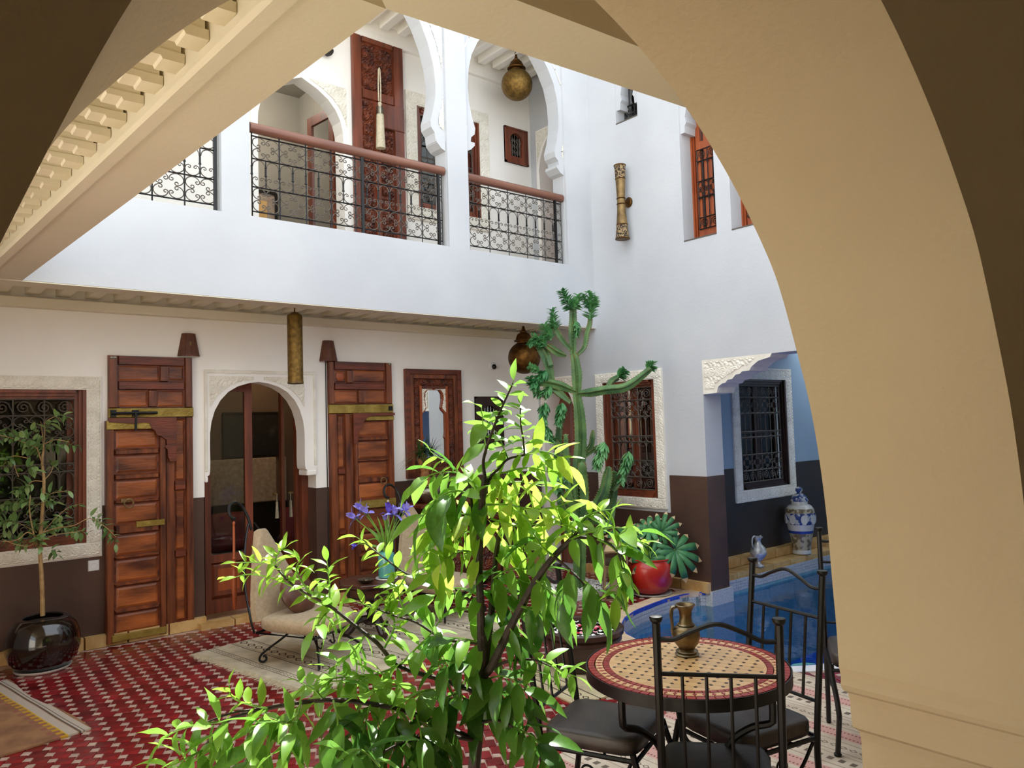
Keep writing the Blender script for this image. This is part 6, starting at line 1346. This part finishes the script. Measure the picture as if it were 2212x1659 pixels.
CAC_TUFTS = [
 ([(5.196, 5.269, 2.759), (5.150, 5.302, 2.842), (5.111, 5.327, 2.942)], 0.05),
 ([(5.203, 5.264, 2.759), (5.230, 5.237, 2.816), (5.232, 5.229, 2.902)], 0.045),
 ([(5.325, 5.169, 2.656), (5.327, 5.158, 2.790), (5.322, 5.153, 2.916)], 0.05),
 ([(5.320, 5.165, 2.768), (5.285, 5.190, 2.837), (5.277, 5.191, 2.904)], 0.03),
 ([(5.352, 5.139, 2.767), (5.365, 5.124, 2.834), (5.368, 5.118, 2.878)], 0.03),
 ([(5.067, 5.391, 2.567), (5.052, 5.396, 2.666), (5.037, 5.402, 2.766)], 0.045),
 ([(5.033, 5.426, 2.465), (4.998, 5.449, 2.556), (4.980, 5.459, 2.624)], 0.05),
 ([(5.000, 5.458, 2.408), (4.947, 5.498, 2.468), (4.895, 5.539, 2.502)], 0.045),
 ([(4.930, 5.511, 2.483), (4.895, 5.542, 2.457), (4.871, 5.564, 2.427)], 0.03),
 ([(5.002, 5.472, 2.175), (4.951, 5.520, 2.109), (4.900, 5.566, 2.066)], 0.05),
 ([(4.952, 5.523, 2.060), (4.900, 5.568, 2.021), (4.882, 5.577, 2.112)], 0.045),
 ([(5.039, 5.453, 2.016), (4.987, 5.501, 1.951), (4.918, 5.558, 1.953)], 0.045),
 ([(4.950, 5.516, 2.177), (4.898, 5.557, 2.201), (4.874, 5.576, 2.224)], 0.03),
 ([(5.127, 5.391, 1.855), (5.118, 5.405, 1.766), (5.101, 5.426, 1.654)], 0.05),
 ([(4.999, 5.497, 1.860), (4.980, 5.523, 1.727), (5.002, 5.514, 1.591)], 0.05),
 ([(5.008, 5.505, 1.636), (5.027, 5.498, 1.523), (5.062, 5.471, 1.499)], 0.045),
 ([(5.539, 5.031, 2.086), (5.573, 5.000, 2.116), (5.590, 4.984, 2.151)], 0.045),
 ([(5.763, 4.840, 2.145), (5.790, 4.814, 2.188), (5.790, 4.812, 2.220)], 0.045),
 ([(5.446, 5.153, 1.461), (5.413, 5.190, 1.328), (5.393, 5.214, 1.216)], 0.06),
 ([(5.630, 5.006, 1.364), (5.607, 5.033, 1.253), (5.568, 5.078, 1.075)], 0.055),
 ([(5.178, 5.389, 1.270), (5.159, 5.412, 1.181), (5.171, 5.412, 1.046)], 0.05),
 ([(5.065, 5.490, 1.184), (5.084, 5.481, 1.094), (5.102, 5.472, 1.003)], 0.05),
 ([(5.218, 5.260, 2.637), (5.229, 5.255, 2.570), (5.223, 5.265, 2.502)], 0.03)]
# ================================================================== PLANTS
rl = random.Random(11)
def leaf_mesh(name, mat, L, W, curl, fold, wav=0.):
    """one leaf blade along +y, folded on its midrib and bending down"""
    mb = MB(); n = 6
    for i in range(n+1):
        t = i/n; w = W*.5*(min(1, 2.55*t**.75*(1-t)**1.0*1.05) if 0 < t < 1 else 0); y = L*t*(1-.12*curl*t); z = -curl*L*t*t*.55+.02*L*math.sin(PI*t)
        mb.v += [(-w, y, z+fold*w+wav*math.sin(t*9)*w), (0, y, z), (w, y, z+fold*w-wav*math.sin(t*9)*w)]
    for i in range(n): a = i*3; mb.f += [(a, a+1, a+4, a+3), (a+1, a+2, a+5, a+4)]
    return mb, mat
def leaf_matrix(p, d, up, s, roll):
    d = d.normalized(); x = d.cross(up); x = x.normalized() if x.length > 1e-4 else Vector((1, 0, 0)); z = x.cross(d)
    x2 = x*math.cos(roll)+z*math.sin(roll); z2 = x2.cross(d)
    M = Matrix((x2*s, d*s, z2*s)).transposed().to_4x4(); M.translation = p; return M
def walk(path):
    pts = [Vector(p) for p in path]; seg = [(b-a).length for a, b in zip(pts, pts[1:])]; tot = sum(seg)
    def at(t):
        d = t*tot
        for (a, b), l in zip(zip(pts, pts[1:]), seg):
            if d <= l or (a, b) == (pts[-2], pts[-1]): return a+(b-a)*min(1, d/max(l, 1e-6)), (b-a).normalized()
            d -= l
        return pts[-1], (pts[-1]-pts[-2]).normalized()
    return at
def foliage(t, twigs, protos, limit, eye, spread=1.):
    """leaves along twigs; protos[class] = list of (MB, material); the largest in view become parts of their own"""
    items = []
    for path, n, size, cls, droop in twigs:
        at = walk(path)
        for i in range(n):
            f = min(1, (i+.6)/n); p, d = at(f*.98 if i < n-1 else 1.); az = i*2.4+rl.uniform(-.5, .5)
            u = d.orthogonal().normalized(); w = d.cross(u); side = u*math.cos(az)+w*math.sin(az)
            k = .35+.65*f if i < n-1 else 1.6
            dr = (d*k*.6+side*spread*(1-.55*(i == n-1))+Vector((0, 0, -droop*1.25+.12))); s = size*rl.uniform(.8, 1.3)*(1-.3*f*(droop < .25))
            items.append((p, dr, s, cls, rl.uniform(-.7, .7), rl.randrange(100)))
    items.sort(key=lambda q: -q[2]/(q[0]-eye).length)
    objs = {}; rest = {}
    for i, (p, d, s, cls, roll, r) in enumerate(items):
        v = r % len(protos[cls]); M = leaf_matrix(p, d, Vector((0, 0, 1)), s, roll)
        if i < limit:
            if (cls, v) not in objs: mb, mat = protos[cls][v]; o = mb.build('leaf', mat, t, smooth=True, angle=70); objs[cls, v] = o
            else: o = objs[cls, v].copy(); COL.objects.link(o)
            o.matrix_local = M
        else:
            mb, mat = protos[cls][v]; m = rest.setdefault(mat, MB()); m.add([M @ Vector(q) for q in mb.v], mb.f)
    for mat, m in rest.items(): m.build('small_leaf', mat, t, smooth=True, angle=70)['kind'] = 'stuff'
EYE = Vector((0, 0, 1.65))
# --- the citrus tree in front
ct = thing('citrus_tree', 'young citrus tree with glossy sunlit leaves standing in front of the courtyard', 'tree')
for i, (p, r0, r1) in enumerate(CIT_STEMS):
    pts = spline([(1.335, 1.70, .36)]+p if i == 0 else p, 4); MB().tube(pts, list(np.linspace(r0, r1, len(pts))), 8).build('trunk' if i == 0 else 'branch', 'bark_dark', ct, smooth=True)
tw = MB()
for p, n, s, c, d in CIT_TWIGS: pts = spline(p, 3); tw.tube(pts, list(np.linspace(.0032, .0014, len(pts))), 4)
tw.build('twigs', 'stem_green', ct, smooth=True)['kind'] = 'stuff'
pr = {'b': [leaf_mesh('l', 'leaf_bright', 1, w, c, f, wv) for w, c, f, wv in ((.40, .25, .3, .1), (.33, .45, .4, .1), (.42, .15, .25, .15))], 'g': [leaf_mesh('l', 'leaf_green', 1, w, c, f, wv) for w, c, f, wv in ((.42, .4, .25, .1), (.36, .65, .35, .1), (.45, .3, .2, .15))], 'd': [leaf_mesh('l', 'leaf_dark', 1, w, c, f, wv) for w, c, f, wv in ((.40, .6, .25, .1), (.35, .8, .35, .1), (.43, .4, .2, .12))]}
foliage(ct, [(p, round(n*1.4), s, c, d) for p, n, s, c, d in CIT_TWIGS], pr, 300, EYE)
tp = thing('tree_pot', 'clay pot holding the citrus tree', 'pot', (1.335, 1.70, .006)); MB().lathe([(.12, 0), (.15, .02), (.19, .33), (.205, .34), (.205, .38), (.18, .38), (.17, .33)], 28).build('body', 'terracotta', tp, smooth=True, angle=40); MB().lathe([(.175, .335), (0, .345)], 20).build('soil', 'bark_dark', tp)
# --- small weeping tree in the black pot
fc = thing('ficus_tree', 'slender small tree with airy leaf tiers growing from the glossy black pot', 'tree')
for i, (p, r0, r1) in enumerate(FIC_STEMS): pts = spline(p, 4); MB().tube(pts, list(np.linspace(r0, r1, len(pts))), 7).build('trunk' if i == 0 else 'branch', 'bark_pale', fc, smooth=True)
pr = {'f': [leaf_mesh('l', 'leaf_ficus', 1, w, c, f) for w, c, f in ((.5, .3, .2), (.44, .5, .25), (.52, .2, .15))]}
foliage(fc, [(p, round(n*1.5), .082, 'f', .18) for p, n in FIC_TWIGS], pr, 300, EYE, 1.3)
# --- the cactus
ca_ = thing('cactus', 'tall branching candelabra cactus with leafy tips in the corner', 'cactus')
def ribbed(pts, radii, ribs):
    P = spline(pts, 6); R = np.interp(np.linspace(0, 1, len(P)), np.linspace(0, 1, len(radii)), radii); mb = MB(); n = ribs*4; sp_ = []
    prev = None
    for i, p in enumerate(P):
        t = (P[min(i+1, len(P)-1)]-P[max(i-1, 0)]).normalized()
        u = t.orthogonal().normalized() if prev is None else (prev-t*prev.dot(t)).normalized(); prev = u; w = t.cross(u)
        for j in range(n):
            a = 2*PI*j/n; q = (.5, .66, 1.0, .66)[j % 4]*R[i]; mb.v.append(tuple(p+(u*math.cos(a)+w*math.sin(a))*q))
            if j % 4 == 2 and i % 1 == 0: sp_.append((p+(u*math.cos(a)+w*math.sin(a))*q, u*math.cos(a)+w*math.sin(a)))
    for i in range(len(P)-1):
        for j in range(n): mb.f.append((i*n+j, i*n+(j+1) % n, (i+1)*n+(j+1) % n, (i+1)*n+j))
    for b in (0, len(P)-1):
        c = len(mb.v); mb.v.append(tuple(P[b]+(P[b]-P[b-1 if b else 1]).normalized()*R[b]*.6)); mb.f += [(c, b*n+j, b*n+(j+1) % n) for j in range(n)]
    return mb, sp_
for nm, p, r in CAC_ARMS:
    mb, sp_ = ribbed(p, [q*(.82 if nm == 'trunk' else 1.08) for q in r], 5 if nm == 'trunk' else 4)
    old = nm == 'trunk' and p[0][2] < .3
    o = mb.build('stem' if nm == 'trunk' else 'arm', 'cactus_skin', ca_, smooth=True, angle=30)
    s = MB()
    for q, d in sp_:
        for k in range(2): e = q+(d+Vector((rl.uniform(-.5, .5), rl.uniform(-.5, .5), rl.uniform(-.5, .5)))).normalized()*.014; o_ = d.orthogonal().normalized()*.003; s.add([q+o_, q-o_, e], [(0, 1, 2)])
        s.lathe([(.006, -.002), (.005, .003), (0, .004)], 5, q, d)
    s.build('spines', 'cactus_old', o)['kind'] = 'stuff'
lm, _ = leaf_mesh('l', 'leaf_tuft', 1, .34, .3, .2)
for p, w in CAC_TUFTS:
    at = walk(p); m = MB(); n = 140; 
    for i in range(n):
        q, d = at((i+.5)/n); az = rl.uniform(0, 2*PI); u = d.orthogonal().normalized(); side = u*math.cos(az)+d.cross(u)*math.sin(az)
        M = leaf_matrix(q+side*.006, side*1.0+d*.7+Vector((0, 0, -.15)), Vector((0, 0, 1)), w*1.3*rl.uniform(.9, 1.35)*(1.25-.45*i/n), rl.uniform(-.5, .5)); m.add([M @ Vector(v) for v in lm.v], lm.f)
    m.tube([at(k/5)[0] for k in range(6)], [.012]*5+[.005], 6)
    m.build('leaf_tuft', 'leaf_tuft', ca_, smooth=True, angle=70)['kind'] = 'stuff'
# --- philodendron in the red pot
ph = thing('philodendron', 'philodendron with deeply cut leaves and dry tan tips in the red pot', 'plant')
def lobed(c, d, up, s, roll):
    """a deeply cut leaf: fingers off a midrib, tips dried"""
    M = leaf_matrix(Vector(c), Vector(d), Vector(up), s, roll); g = MB(); e = MB(); n = 11
    bend = lambda a, r: M @ Vector((r*math.sin(a)*.92, .12+r*math.cos(a)*1.05, -.2*r*r+.05*math.cos(5*a)*r))
    for k in range(n):
        a = math.radians(-148+296*k/(n-1)); w = math.radians(296/(n-1)/2); R = (1-.28*(abs(a)/2.6)**1.5)*(1+.06*math.sin(k*2.3)); nt_ = .40
        N0, N1 = bend(a-w, nt_*(.9 if k else .5)), bend(a+w, nt_*(.9 if k < n-1 else .5)); L0, L1 = bend(a-w*.72, R*.66), bend(a+w*.72, R*.66); T0, T1 = bend(a-w*.5, R*.86), bend(a+w*.5, R*.86); C0, Tp = bend(a, .02), bend(a, R)
        g.add([C0, N0, L0, T0, T1, L1, N1, bend(a, R*.6)], [(0, 1, 7), (1, 2, 7), (2, 3, 7), (3, 4, 7), (4, 5, 7), (5, 6, 7), (6, 0, 7)]); e.add([T0, Tp, T1], [(0, 1, 2)])
    o = g.build('leaf', 'leaf_philodendron', ph, smooth=True); md = o.modifiers.new('s', 'SOLIDIFY'); md.thickness = .002
    e.build('dry_tips', 'leaf_edge', o)['kind'] = 'stuff'; tag(o.children[0], 'dry tan leaf tips')
    return M @ Vector((0, .12, 0))
rt = Vector((.768, -.64, 0)); fw = Vector((.64, .768, 0)); B0 = Vector((5.70, 4.86, .36))
for off, d, up, s, roll in ((( -.02, -.14, .04), (.05, -.3, -1), (0, -1, .15), .26, 0), ((.20, -.10, .10), (.55, -.1, -.55), (-.3, -1, .6), .30, .2), ((-.02, .0, .26), (.8, .2, .25), (-.1, -.8, 1), .22, 0), ((-.16, .02, .16), (-.8, 0, .2), (.1, -.8, 1), .24, 0), ((.10, -.04, .22), (.5, 0, .55), (-.3, -1, .5), .2, -.2), ((-.05, .02, .10), (-.2, -.2, .8), (0, -1, .4), .2, 0)):
    c = B0+rt*off[0]+fw*off[1]+Vector((0, 0, off[2])); b = lobed(c, rt*d[0]+fw*d[1]+Vector((0, 0, d[2])), rt*up[0]+fw*up[1]+Vector((0, 0, up[2])), s, roll)
    MB().tube(spline([B0+Vector((0, 0, -.02)), B0*.5+b*.5+Vector((0, 0, .05)), b], 5), .006, 6).build('stalk', 'stem_green', ph, smooth=True)
# --- irises in the vase
VB = Vector((3.16, 5.43, .455+.18))
IR = [((-.24, .0, .30), 'iris at the outer tip of the spray, its petals reaching over the table edge'), ((-.19, .03, .36), 'iris with long petals above the outermost one in the teal vase'), ((-.14, -.02, .34), 'pale violet iris between the two halves of the teal vase bouquet'), ((.00, -.02, .28), 'low lilac iris bud in front of the teal vase bouquet'), ((.02, .04, .33), 'deep purple iris near the middle of the teal vase bouquet'), ((.07, .0, .32), 'blue iris second in the dense half of the teal vase bouquet'), ((.12, .03, .34), 'blue iris third in the dense half of the teal vase bouquet'), ((.16, -.01, .35), 'blue and white iris at the end of the dense half of the bouquet'), ((-.22, -.04, .10), 'drooping dark violet iris bud hanging beside the teal vase')]
lfm = [leaf_mesh('l', 'stem_green', 1, .12, .5, .3), leaf_mesh('l', 'stem_green', 1, .1, .9, .3)]
for i, (o, lab) in enumerate(IR):
    tip = Vector((3.16, 5.43, .66))+rt*o[0]+fw*o[1]+Vector((0, 0, o[2]-.02)); t = thing('iris', lab, 'flower', VB-Vector((0, 0, .06)), 0, 'irises in the teal vase'); q = tip-t.location
    mid = Vector((q.x*.35, q.y*.35, max(q.z*.6, .2))); P = spline([(0, 0, 0), (q.x*.08, q.y*.08, .1), mid, q], 5); MB().tube(P, .0045, 6).build('stem', 'stem_green', t, smooth=True)
    d = (P[-1]-P[-3]).normalized(); bud = i in (3, 8); mat = 'iris_petal_dark' if i in (4, 8) else 'iris_petal'
    first = None
    for k in range(4 if bud else 6):
        az = 2*PI*k/6*(1 if not bud else 1.5); u = d.orthogonal().normalized(); side = u*math.cos(az)+d.cross(u)*math.sin(az)
        dr = (d*.9+side*.25) if (bud or k % 2) else (d*.25+side+Vector((0, 0, -.25)))
        M = leaf_matrix(P[-1], dr, d, (.065 if bud else .10)*rl.uniform(.85, 1.1), 0); mb, _ = leaf_mesh('p', mat, 1, .62, .5, .25, .15); mb.v = [tuple(M @ Vector(v)) for v in mb.v]; mb.build('petal', mat if k % 3 else 'iris_petal_dark' if bud else mat, t, smooth=True)
    a = lfm[i % 2][0]; M = leaf_matrix(P[6], (P[-1]-P[6])+Vector((rl.uniform(-.1, .1), rl.uniform(-.1, .1), .05)), Vector((0, -1, .3)), rl.uniform(.2, .3), 0); mb = MB(); mb.add([M @ Vector(v) for v in a.v], a.f).build('blade', 'stem_green', t, smooth=True)
# --- ponytail palm in the bronze bowl
pp_ = thing('ponytail_palm', 'ponytail palm with thin arching leaves in the bronze bowl on the cabinet', 'plant', (4.28, 6.55, 1.053))
MB().tube([(0, 0, -.005), (0, 0, .03), (0, 0, .10), (0, 0, .16)], [.085, .08, .05, .04], 14).build('trunk', 'palm_bark', pp_, smooth=True)
tips = []
for x, y, z in ((-.06, .0, .29), (.07, -.01, .30), (.02, .04, .33)):
    MB().tube(spline([(0, 0, .13), (x*.5, y*.5, .2), (x, y, z)], 4), [.036]+[.028]*7+[.02], 10).build('branch', 'palm_bark', pp_, smooth=True); tips.append(Vector((x, y, z)))
m = MB()
for k in range(210):
    b = tips[k % 3]; az = rl.uniform(0, 2*PI); az = -az if .3 < az < PI-.3 and rl.random() < .7 else az; el = rl.uniform(.1, 1.4); L = rl.uniform(.2, .36)*(1 if math.sin(az) < .2 else .62); h = Vector((math.cos(az), math.sin(az), 0)); d = h*math.cos(el)+Vector((0, 0, math.sin(el))); w = h.cross(Vector((0, 0, 1)))*.0045; pts = []
    for i in range(6): t = i/5; pts.append(b+d*L*t+Vector((0, 0, -.28*L*2.2*t*t*math.cos(el*.7)))+Vector((0, 0, .015)))
    n0 = len(m.v)
    for i, q in enumerate(pts): f = 1-(i/5)**2; m.v += [tuple(q-w*f), tuple(q+w*f)]
    m.f += [(n0+2*i, n0+2*i+1, n0+2*i+3, n0+2*i+2) for i in range(5)]
m.build('grassy_leaves', 'leaf_grass', pp_, smooth=True)['kind'] = 'stuff'
# ================================================================== MOSAIC TABLE AND IRON CHAIRS
MX, MY, MZ = 2.285, 1.795, .76
ZP = .021
t = thing('mosaic_table', 'round mosaic table with red tiled border and black iron base', 'table', (MX, MY, ZP))
R0 = .366; zt = MZ-ZP
MB().lathe([(0, zt-.028), (R0-.006, zt-.028), (R0-.006, zt-.004), (0, zt-.004)], 64).build('bedding', 'grout', t, smooth=True, angle=30)
MB().lathe([(R0-.007, zt-.04), (R0, zt-.04), (R0, zt+.001), (R0-.004, zt+.001), (R0-.0045, zt-.004)], 64).build('iron_rim', 'black_iron', t, smooth=True, angle=30)
def chip(name, mat, P, z0=zt-.004, z1=zt+.0015):
    k = len(P); c = (sum(p[0] for p in P)/k, sum(p[1] for p in P)/k)
    return MB().add([(x, y, z0) for x, y in P]+[(c[0]+(x-c[0])*.94, c[1]+(y-c[1])*.94, z1) for x, y in P], [tuple(range(k, 2*k))]+[(i, (i+1) % k, (i+1) % k+k, i+k) for i in range(k)]).build(name, mat, t)
def ring(name, mat, r0, r1, n, gap=.0014, group=None):
    h = PI/n; q = h-gap/((r0+r1)/2)*.5*1.4
    P = [(r*math.cos(a), r*math.sin(a)) for r, a in ((r0, -q), (r1, -q), (r1, 0), (r1, q), (r0, q), (r0, 0))]
    first = chip(name, mat, P)
    for i in range(1, n): o = first.copy(); COL.objects.link(o); o.rotation_euler = (0, 0, 2*PI*i/n)
ring('outer_border_tile', 'border_red', .334, .358, 72); ring('middle_border_tile', 'border_cream', .304, .331, 64); ring('inner_border_tile', 'border_red', .281, .302, 72)
# red pointed chips let into the cream ring
P = [(.306, 0), (.318, -.0075), (.329, 0), (.318, .0075)]; first = chip('red_inset', 'border_red', P, zt-.002, zt+.0025)
for i in range(64): 
    o = first if i == 0 else first.copy()
    if i: COL.objects.link(o)
    o.rotation_euler = (0, 0, 2*PI*(i+.5)/64)
# centre: cream tiles with small black squares at their corners
s = .0405; c = s*.22; OCT = [(-s/2+c, -s/2), (s/2-c, -s/2), (s/2, -s/2+c), (s/2, s/2-c), (s/2-c, s/2), (-s/2+c, s/2), (-s/2, s/2-c), (-s/2, -s/2+c)]; OCT = [(x*.965, y*.965) for x, y in OCT]
first = chip('mosaic_tile', 'cream_tile', OCT); bl_ = MB(); n = 0; rot = .35
for i in range(-9, 10):
    for j in range(-9, 10):
        x, y = i*s, j*s; X, Y = x*math.cos(rot)-y*math.sin(rot), x*math.sin(rot)+y*math.cos(rot)
        if math.hypot(X, Y) < .268:
            o = first if n == 0 else first.copy()
            if n: COL.objects.link(o)
            n += 1; o.location = (X, Y, 0); o.rotation_euler = (0, 0, rot)
        x, y = (i+.5)*s, (j+.5)*s; X, Y = x*math.cos(rot)-y*math.sin(rot), x*math.sin(rot)+y*math.cos(rot)
        if math.hypot(X, Y) < .268:
            b = [(X+c*.86*math.cos(rot+k*PI/2), Y+c*.86*math.sin(rot+k*PI/2)) for k in range(4)]; bl_.add([(px, py, zt-.003) for px, py in b]+[(px, py, zt+.0018) for px, py in b], [(4, 5, 6, 7)]+[(k, (k+1) % 4, (k+1) % 4+4, k+4) for k in range(4)])
bl_.build('black_inset', 'black_tile', t)['kind'] = 'stuff'
o = MB().lathe([(.268, zt-.004), (.280, zt-.004), (.2795, zt+.001), (.2685, zt+.001)], 72).build('cream_ring', 'border_cream', t)
for k in range(3):
    a = math.radians(50+120*k); c, s_ = math.cos(a), math.sin(a)
    P = [(.30, zt-.03), (.30, zt-.12), (.298, zt-.155), (.285, zt-.165), (.22, zt-.19), (.15, zt-.25), (.11, zt-.34), (.10, zt-.42), (.13, zt-.53), (.19, zt-.62), (.24, zt-.69), (.26, .012)]
    Q = spline([(x, 0, z) for x, z in P[3:]], 5); pts = [Vector((x, 0, z)) for x, z in P[:3]] + Q
    MB().tube([(p.x*c, p.x*s_, p.z) for p in pts], .013, 8).build('leg', 'black_iron', t, smooth=True)
MB().tube(arc((0, 0, zt-.42), .10, 0, 2*PI, 24, Vector((1, 0, 0)), Vector((0, 1, 0)))[:-1], .008, 6, True).build('base_ring', 'black_iron', t, smooth=True)
MB().tube(arc((0, 0, zt-.032), .30, 0, 2*PI, 32, Vector((1, 0, 0)), Vector((0, 1, 0)))[:-1], .008, 6, True).build('support_ring', 'black_iron', t, smooth=True)
# pewter jug
t = thing('pewter_jug', 'old pewter jug with a curved handle on the mosaic table', 'jug', (2.375, 1.86, MZ+.003)); k = .91
MB().lathe([(r*k, z*k) for r, z in ((.046, 0), (.047, .005), (.041, .010), (.043, .016), (.032, .024), (.035, .032), (.05, .05), (.057, .075), (.056, .098), (.045, .115), (.033, .122), (.034, .126), (.028, .132), (.024, .155), (.027, .18), (.038, .203), (.041, .206), (.036, .203), (.02, .17))], 36).build('body', 'gold_pewter', t, smooth=True, angle=40)
for z, r in ((.004, .048), (.016, .044), (.124, .036), (.205, .041)): MB().tube(arc((0, 0, z*k), r*k, 0, 2*PI, 28, Vector((1, 0, 0)), Vector((0, 1, 0)))[:-1], .0022, 5, True).build('ring', 'pewter', t, smooth=True)
hd = (-.77, .64); MB().tube([Vector((hd[0]*p.x*k, hd[1]*p.x*k, p.z*k)) for p in spline([(.034, 0, .198), (.055, 0, .192), (.06, 0, .165), (.057, 0, .125), (.058, 0, .095), (.054, 0, .08)], 5)], [.006]*3+[.008]*8+[.0065]*9+[.005]*6, 7).build('handle', 'pewter', t, smooth=True)

def iron_chair(label, x, y, face):
    """black iron chair with four slim back bars; local -y is the front; face = heading of the front (radians)"""
    t = thing('iron_chair', label, 'chair', (x, y, ZP), face+PI/2, 'black iron chairs round the mosaic table')
    W, D = .182, .19
    bk = lambda z: D+.0+max(z-.44, 0)*.125
    for s in (-1, 1):
        P = [(s*W, D+.06, .0), (s*W, D+.02, .12), (s*W, D-.005, .30), (s*W, D, .44), (s*W, bk(.7), .70), (s*W, bk(1.015), 1.015)]
        p = MB().tube(spline(P, 4), .0125, 8).build('back_post', 'black_iron', t, smooth=True)
        MB().lathe([(.0125, -.012), (.018, -.006), (.021, .004), (.019, .008), (0, .01)], 14, (s*W, bk(1.015), 1.018)).build('post_cap', 'black_iron', p, smooth=True, angle=50)
        P = [(s*W, -D+.01, .43), (s*W, -D-.005, .38), (s*W*.93, -D-.045, .29), (s*W*.9, -D-.07, .225), (s*W*.9, -D-.06, .19), (s*W*.92, -D-.02, .10), (s*W*.95, -D+.01, .0)]
        l = MB().tube(spline(P, 5), .0125, 8).lathe([(.018, 0), (.018, .01), (.012, .014)], 10, (s*W*.95, -D+.01, 0)).build('front_leg', 'black_iron', t, smooth=True)
        MB().tube(arc((s*W*.9, -D-.045, .208), .022, 0, 2*PI, 14, Vector((0, 1, 0)), Vector((0, 0, 1)))[:-1], .0045, 5, True).build('leg_ring', 'black_iron', l, smooth=True)
        MB().tube([(s*W, -D, .405), (s*W, D, .405)], .009, 6).build('seat_rail', 'black_iron', t)
        P = [(s*W*.97, -D+.02, .395), (s*W*.97, -D+.06, .33), (s*W*.97, 0, .275), (s*W*.97, D-.1, .30), (s*W*.97, D-.02, .39)]
        br = MB().tube(spline(P, 5), .007, 6).build('side_brace', 'black_iron', t, smooth=True); MB().tube(arc((s*W*.97, 0, .335), .026, 0, 2*PI, 16, Vector((0, 1, 0)), Vector((0, 0, 1)))[:-1], .0045, 5, True).build('brace_ring', 'black_iron', br, smooth=True)
    for y_ in (-D, D): MB().tube([(-W, y_, .405), (W, y_, .405)], .009, 6).build('seat_rail', 'black_iron', t)
    for a in (-.07, .07): MB().tube([(-W, a*1.0, .405), (W, -a*1.0, .405)], .006, 5).build('seat_strap', 'black_iron', t)
    P = spline([(-W, bk(.955), .955), (-W*.72, bk(.955), .955), (-W*.4, bk(.98), .982), (0, bk(1.0), 1.005), (W*.4, bk(.98), .982), (W*.72, bk(.955), .955), (W, bk(.955), .955)], 6)
    MB().tube(P, .0075, 7).build('top_rail', 'black_iron', t, smooth=True)
    for z in (.845, .535): MB().tube([(-W, bk(z), z), (W, bk(z), z)], .007, 6).build('back_rail', 'black_iron', t)
    for k in range(4): u = -W+2*W*(k+1)/5; MB().tube([(u, bk(.535), .535), (u, bk(.845), .845)], .006, 6).build('back_bar', 'black_iron', t)
    # thin upholstered seat pad
    pts = [(W*.97*math.copysign(abs(math.cos(a))**.3, math.cos(a)), D*.99*math.copysign(abs(math.sin(a))**.3, math.sin(a))) for a in np.linspace(0, 2*PI, 49)[:-1]]
    mb = MB(); n = len(pts)
    for s, z in ((.97, .414), (1.0, .419), (1.01, .44), (1.005, .463), (.975, .472), (.85, .476), (.45, .479)): mb.v += [(px*s, py*s, z) for px, py in pts]
    for i in range(6):
        for j in range(n): mb.f.append((i*n+j, i*n+(j+1) % n, (i+1)*n+(j+1) % n, (i+1)*n+j))
    mb.f.append(tuple(range(n-1, -1, -1))); mb.f.append(tuple(range(6*n, 7*n))); mb.build('seat_pad', 'seat_leather', t, smooth=True, angle=50)
    return t
iron_chair('nearest black iron chair, its back towards the camera in front of the mosaic table', 2.18, 1.60, math.atan2(.64, .77))
iron_chair('black iron chair behind the citrus leaves, between the mosaic table and the water bowl', 2.21, 2.15, math.atan2(-.92, .38))
iron_chair('black iron chair on the pool side of the mosaic table', 2.63, 1.79, math.atan2(.2, -.98))
iron_chair('black iron chair by the arch wall, mostly hidden behind it', 3.813, 1.87, math.atan2(-.53, -.85))
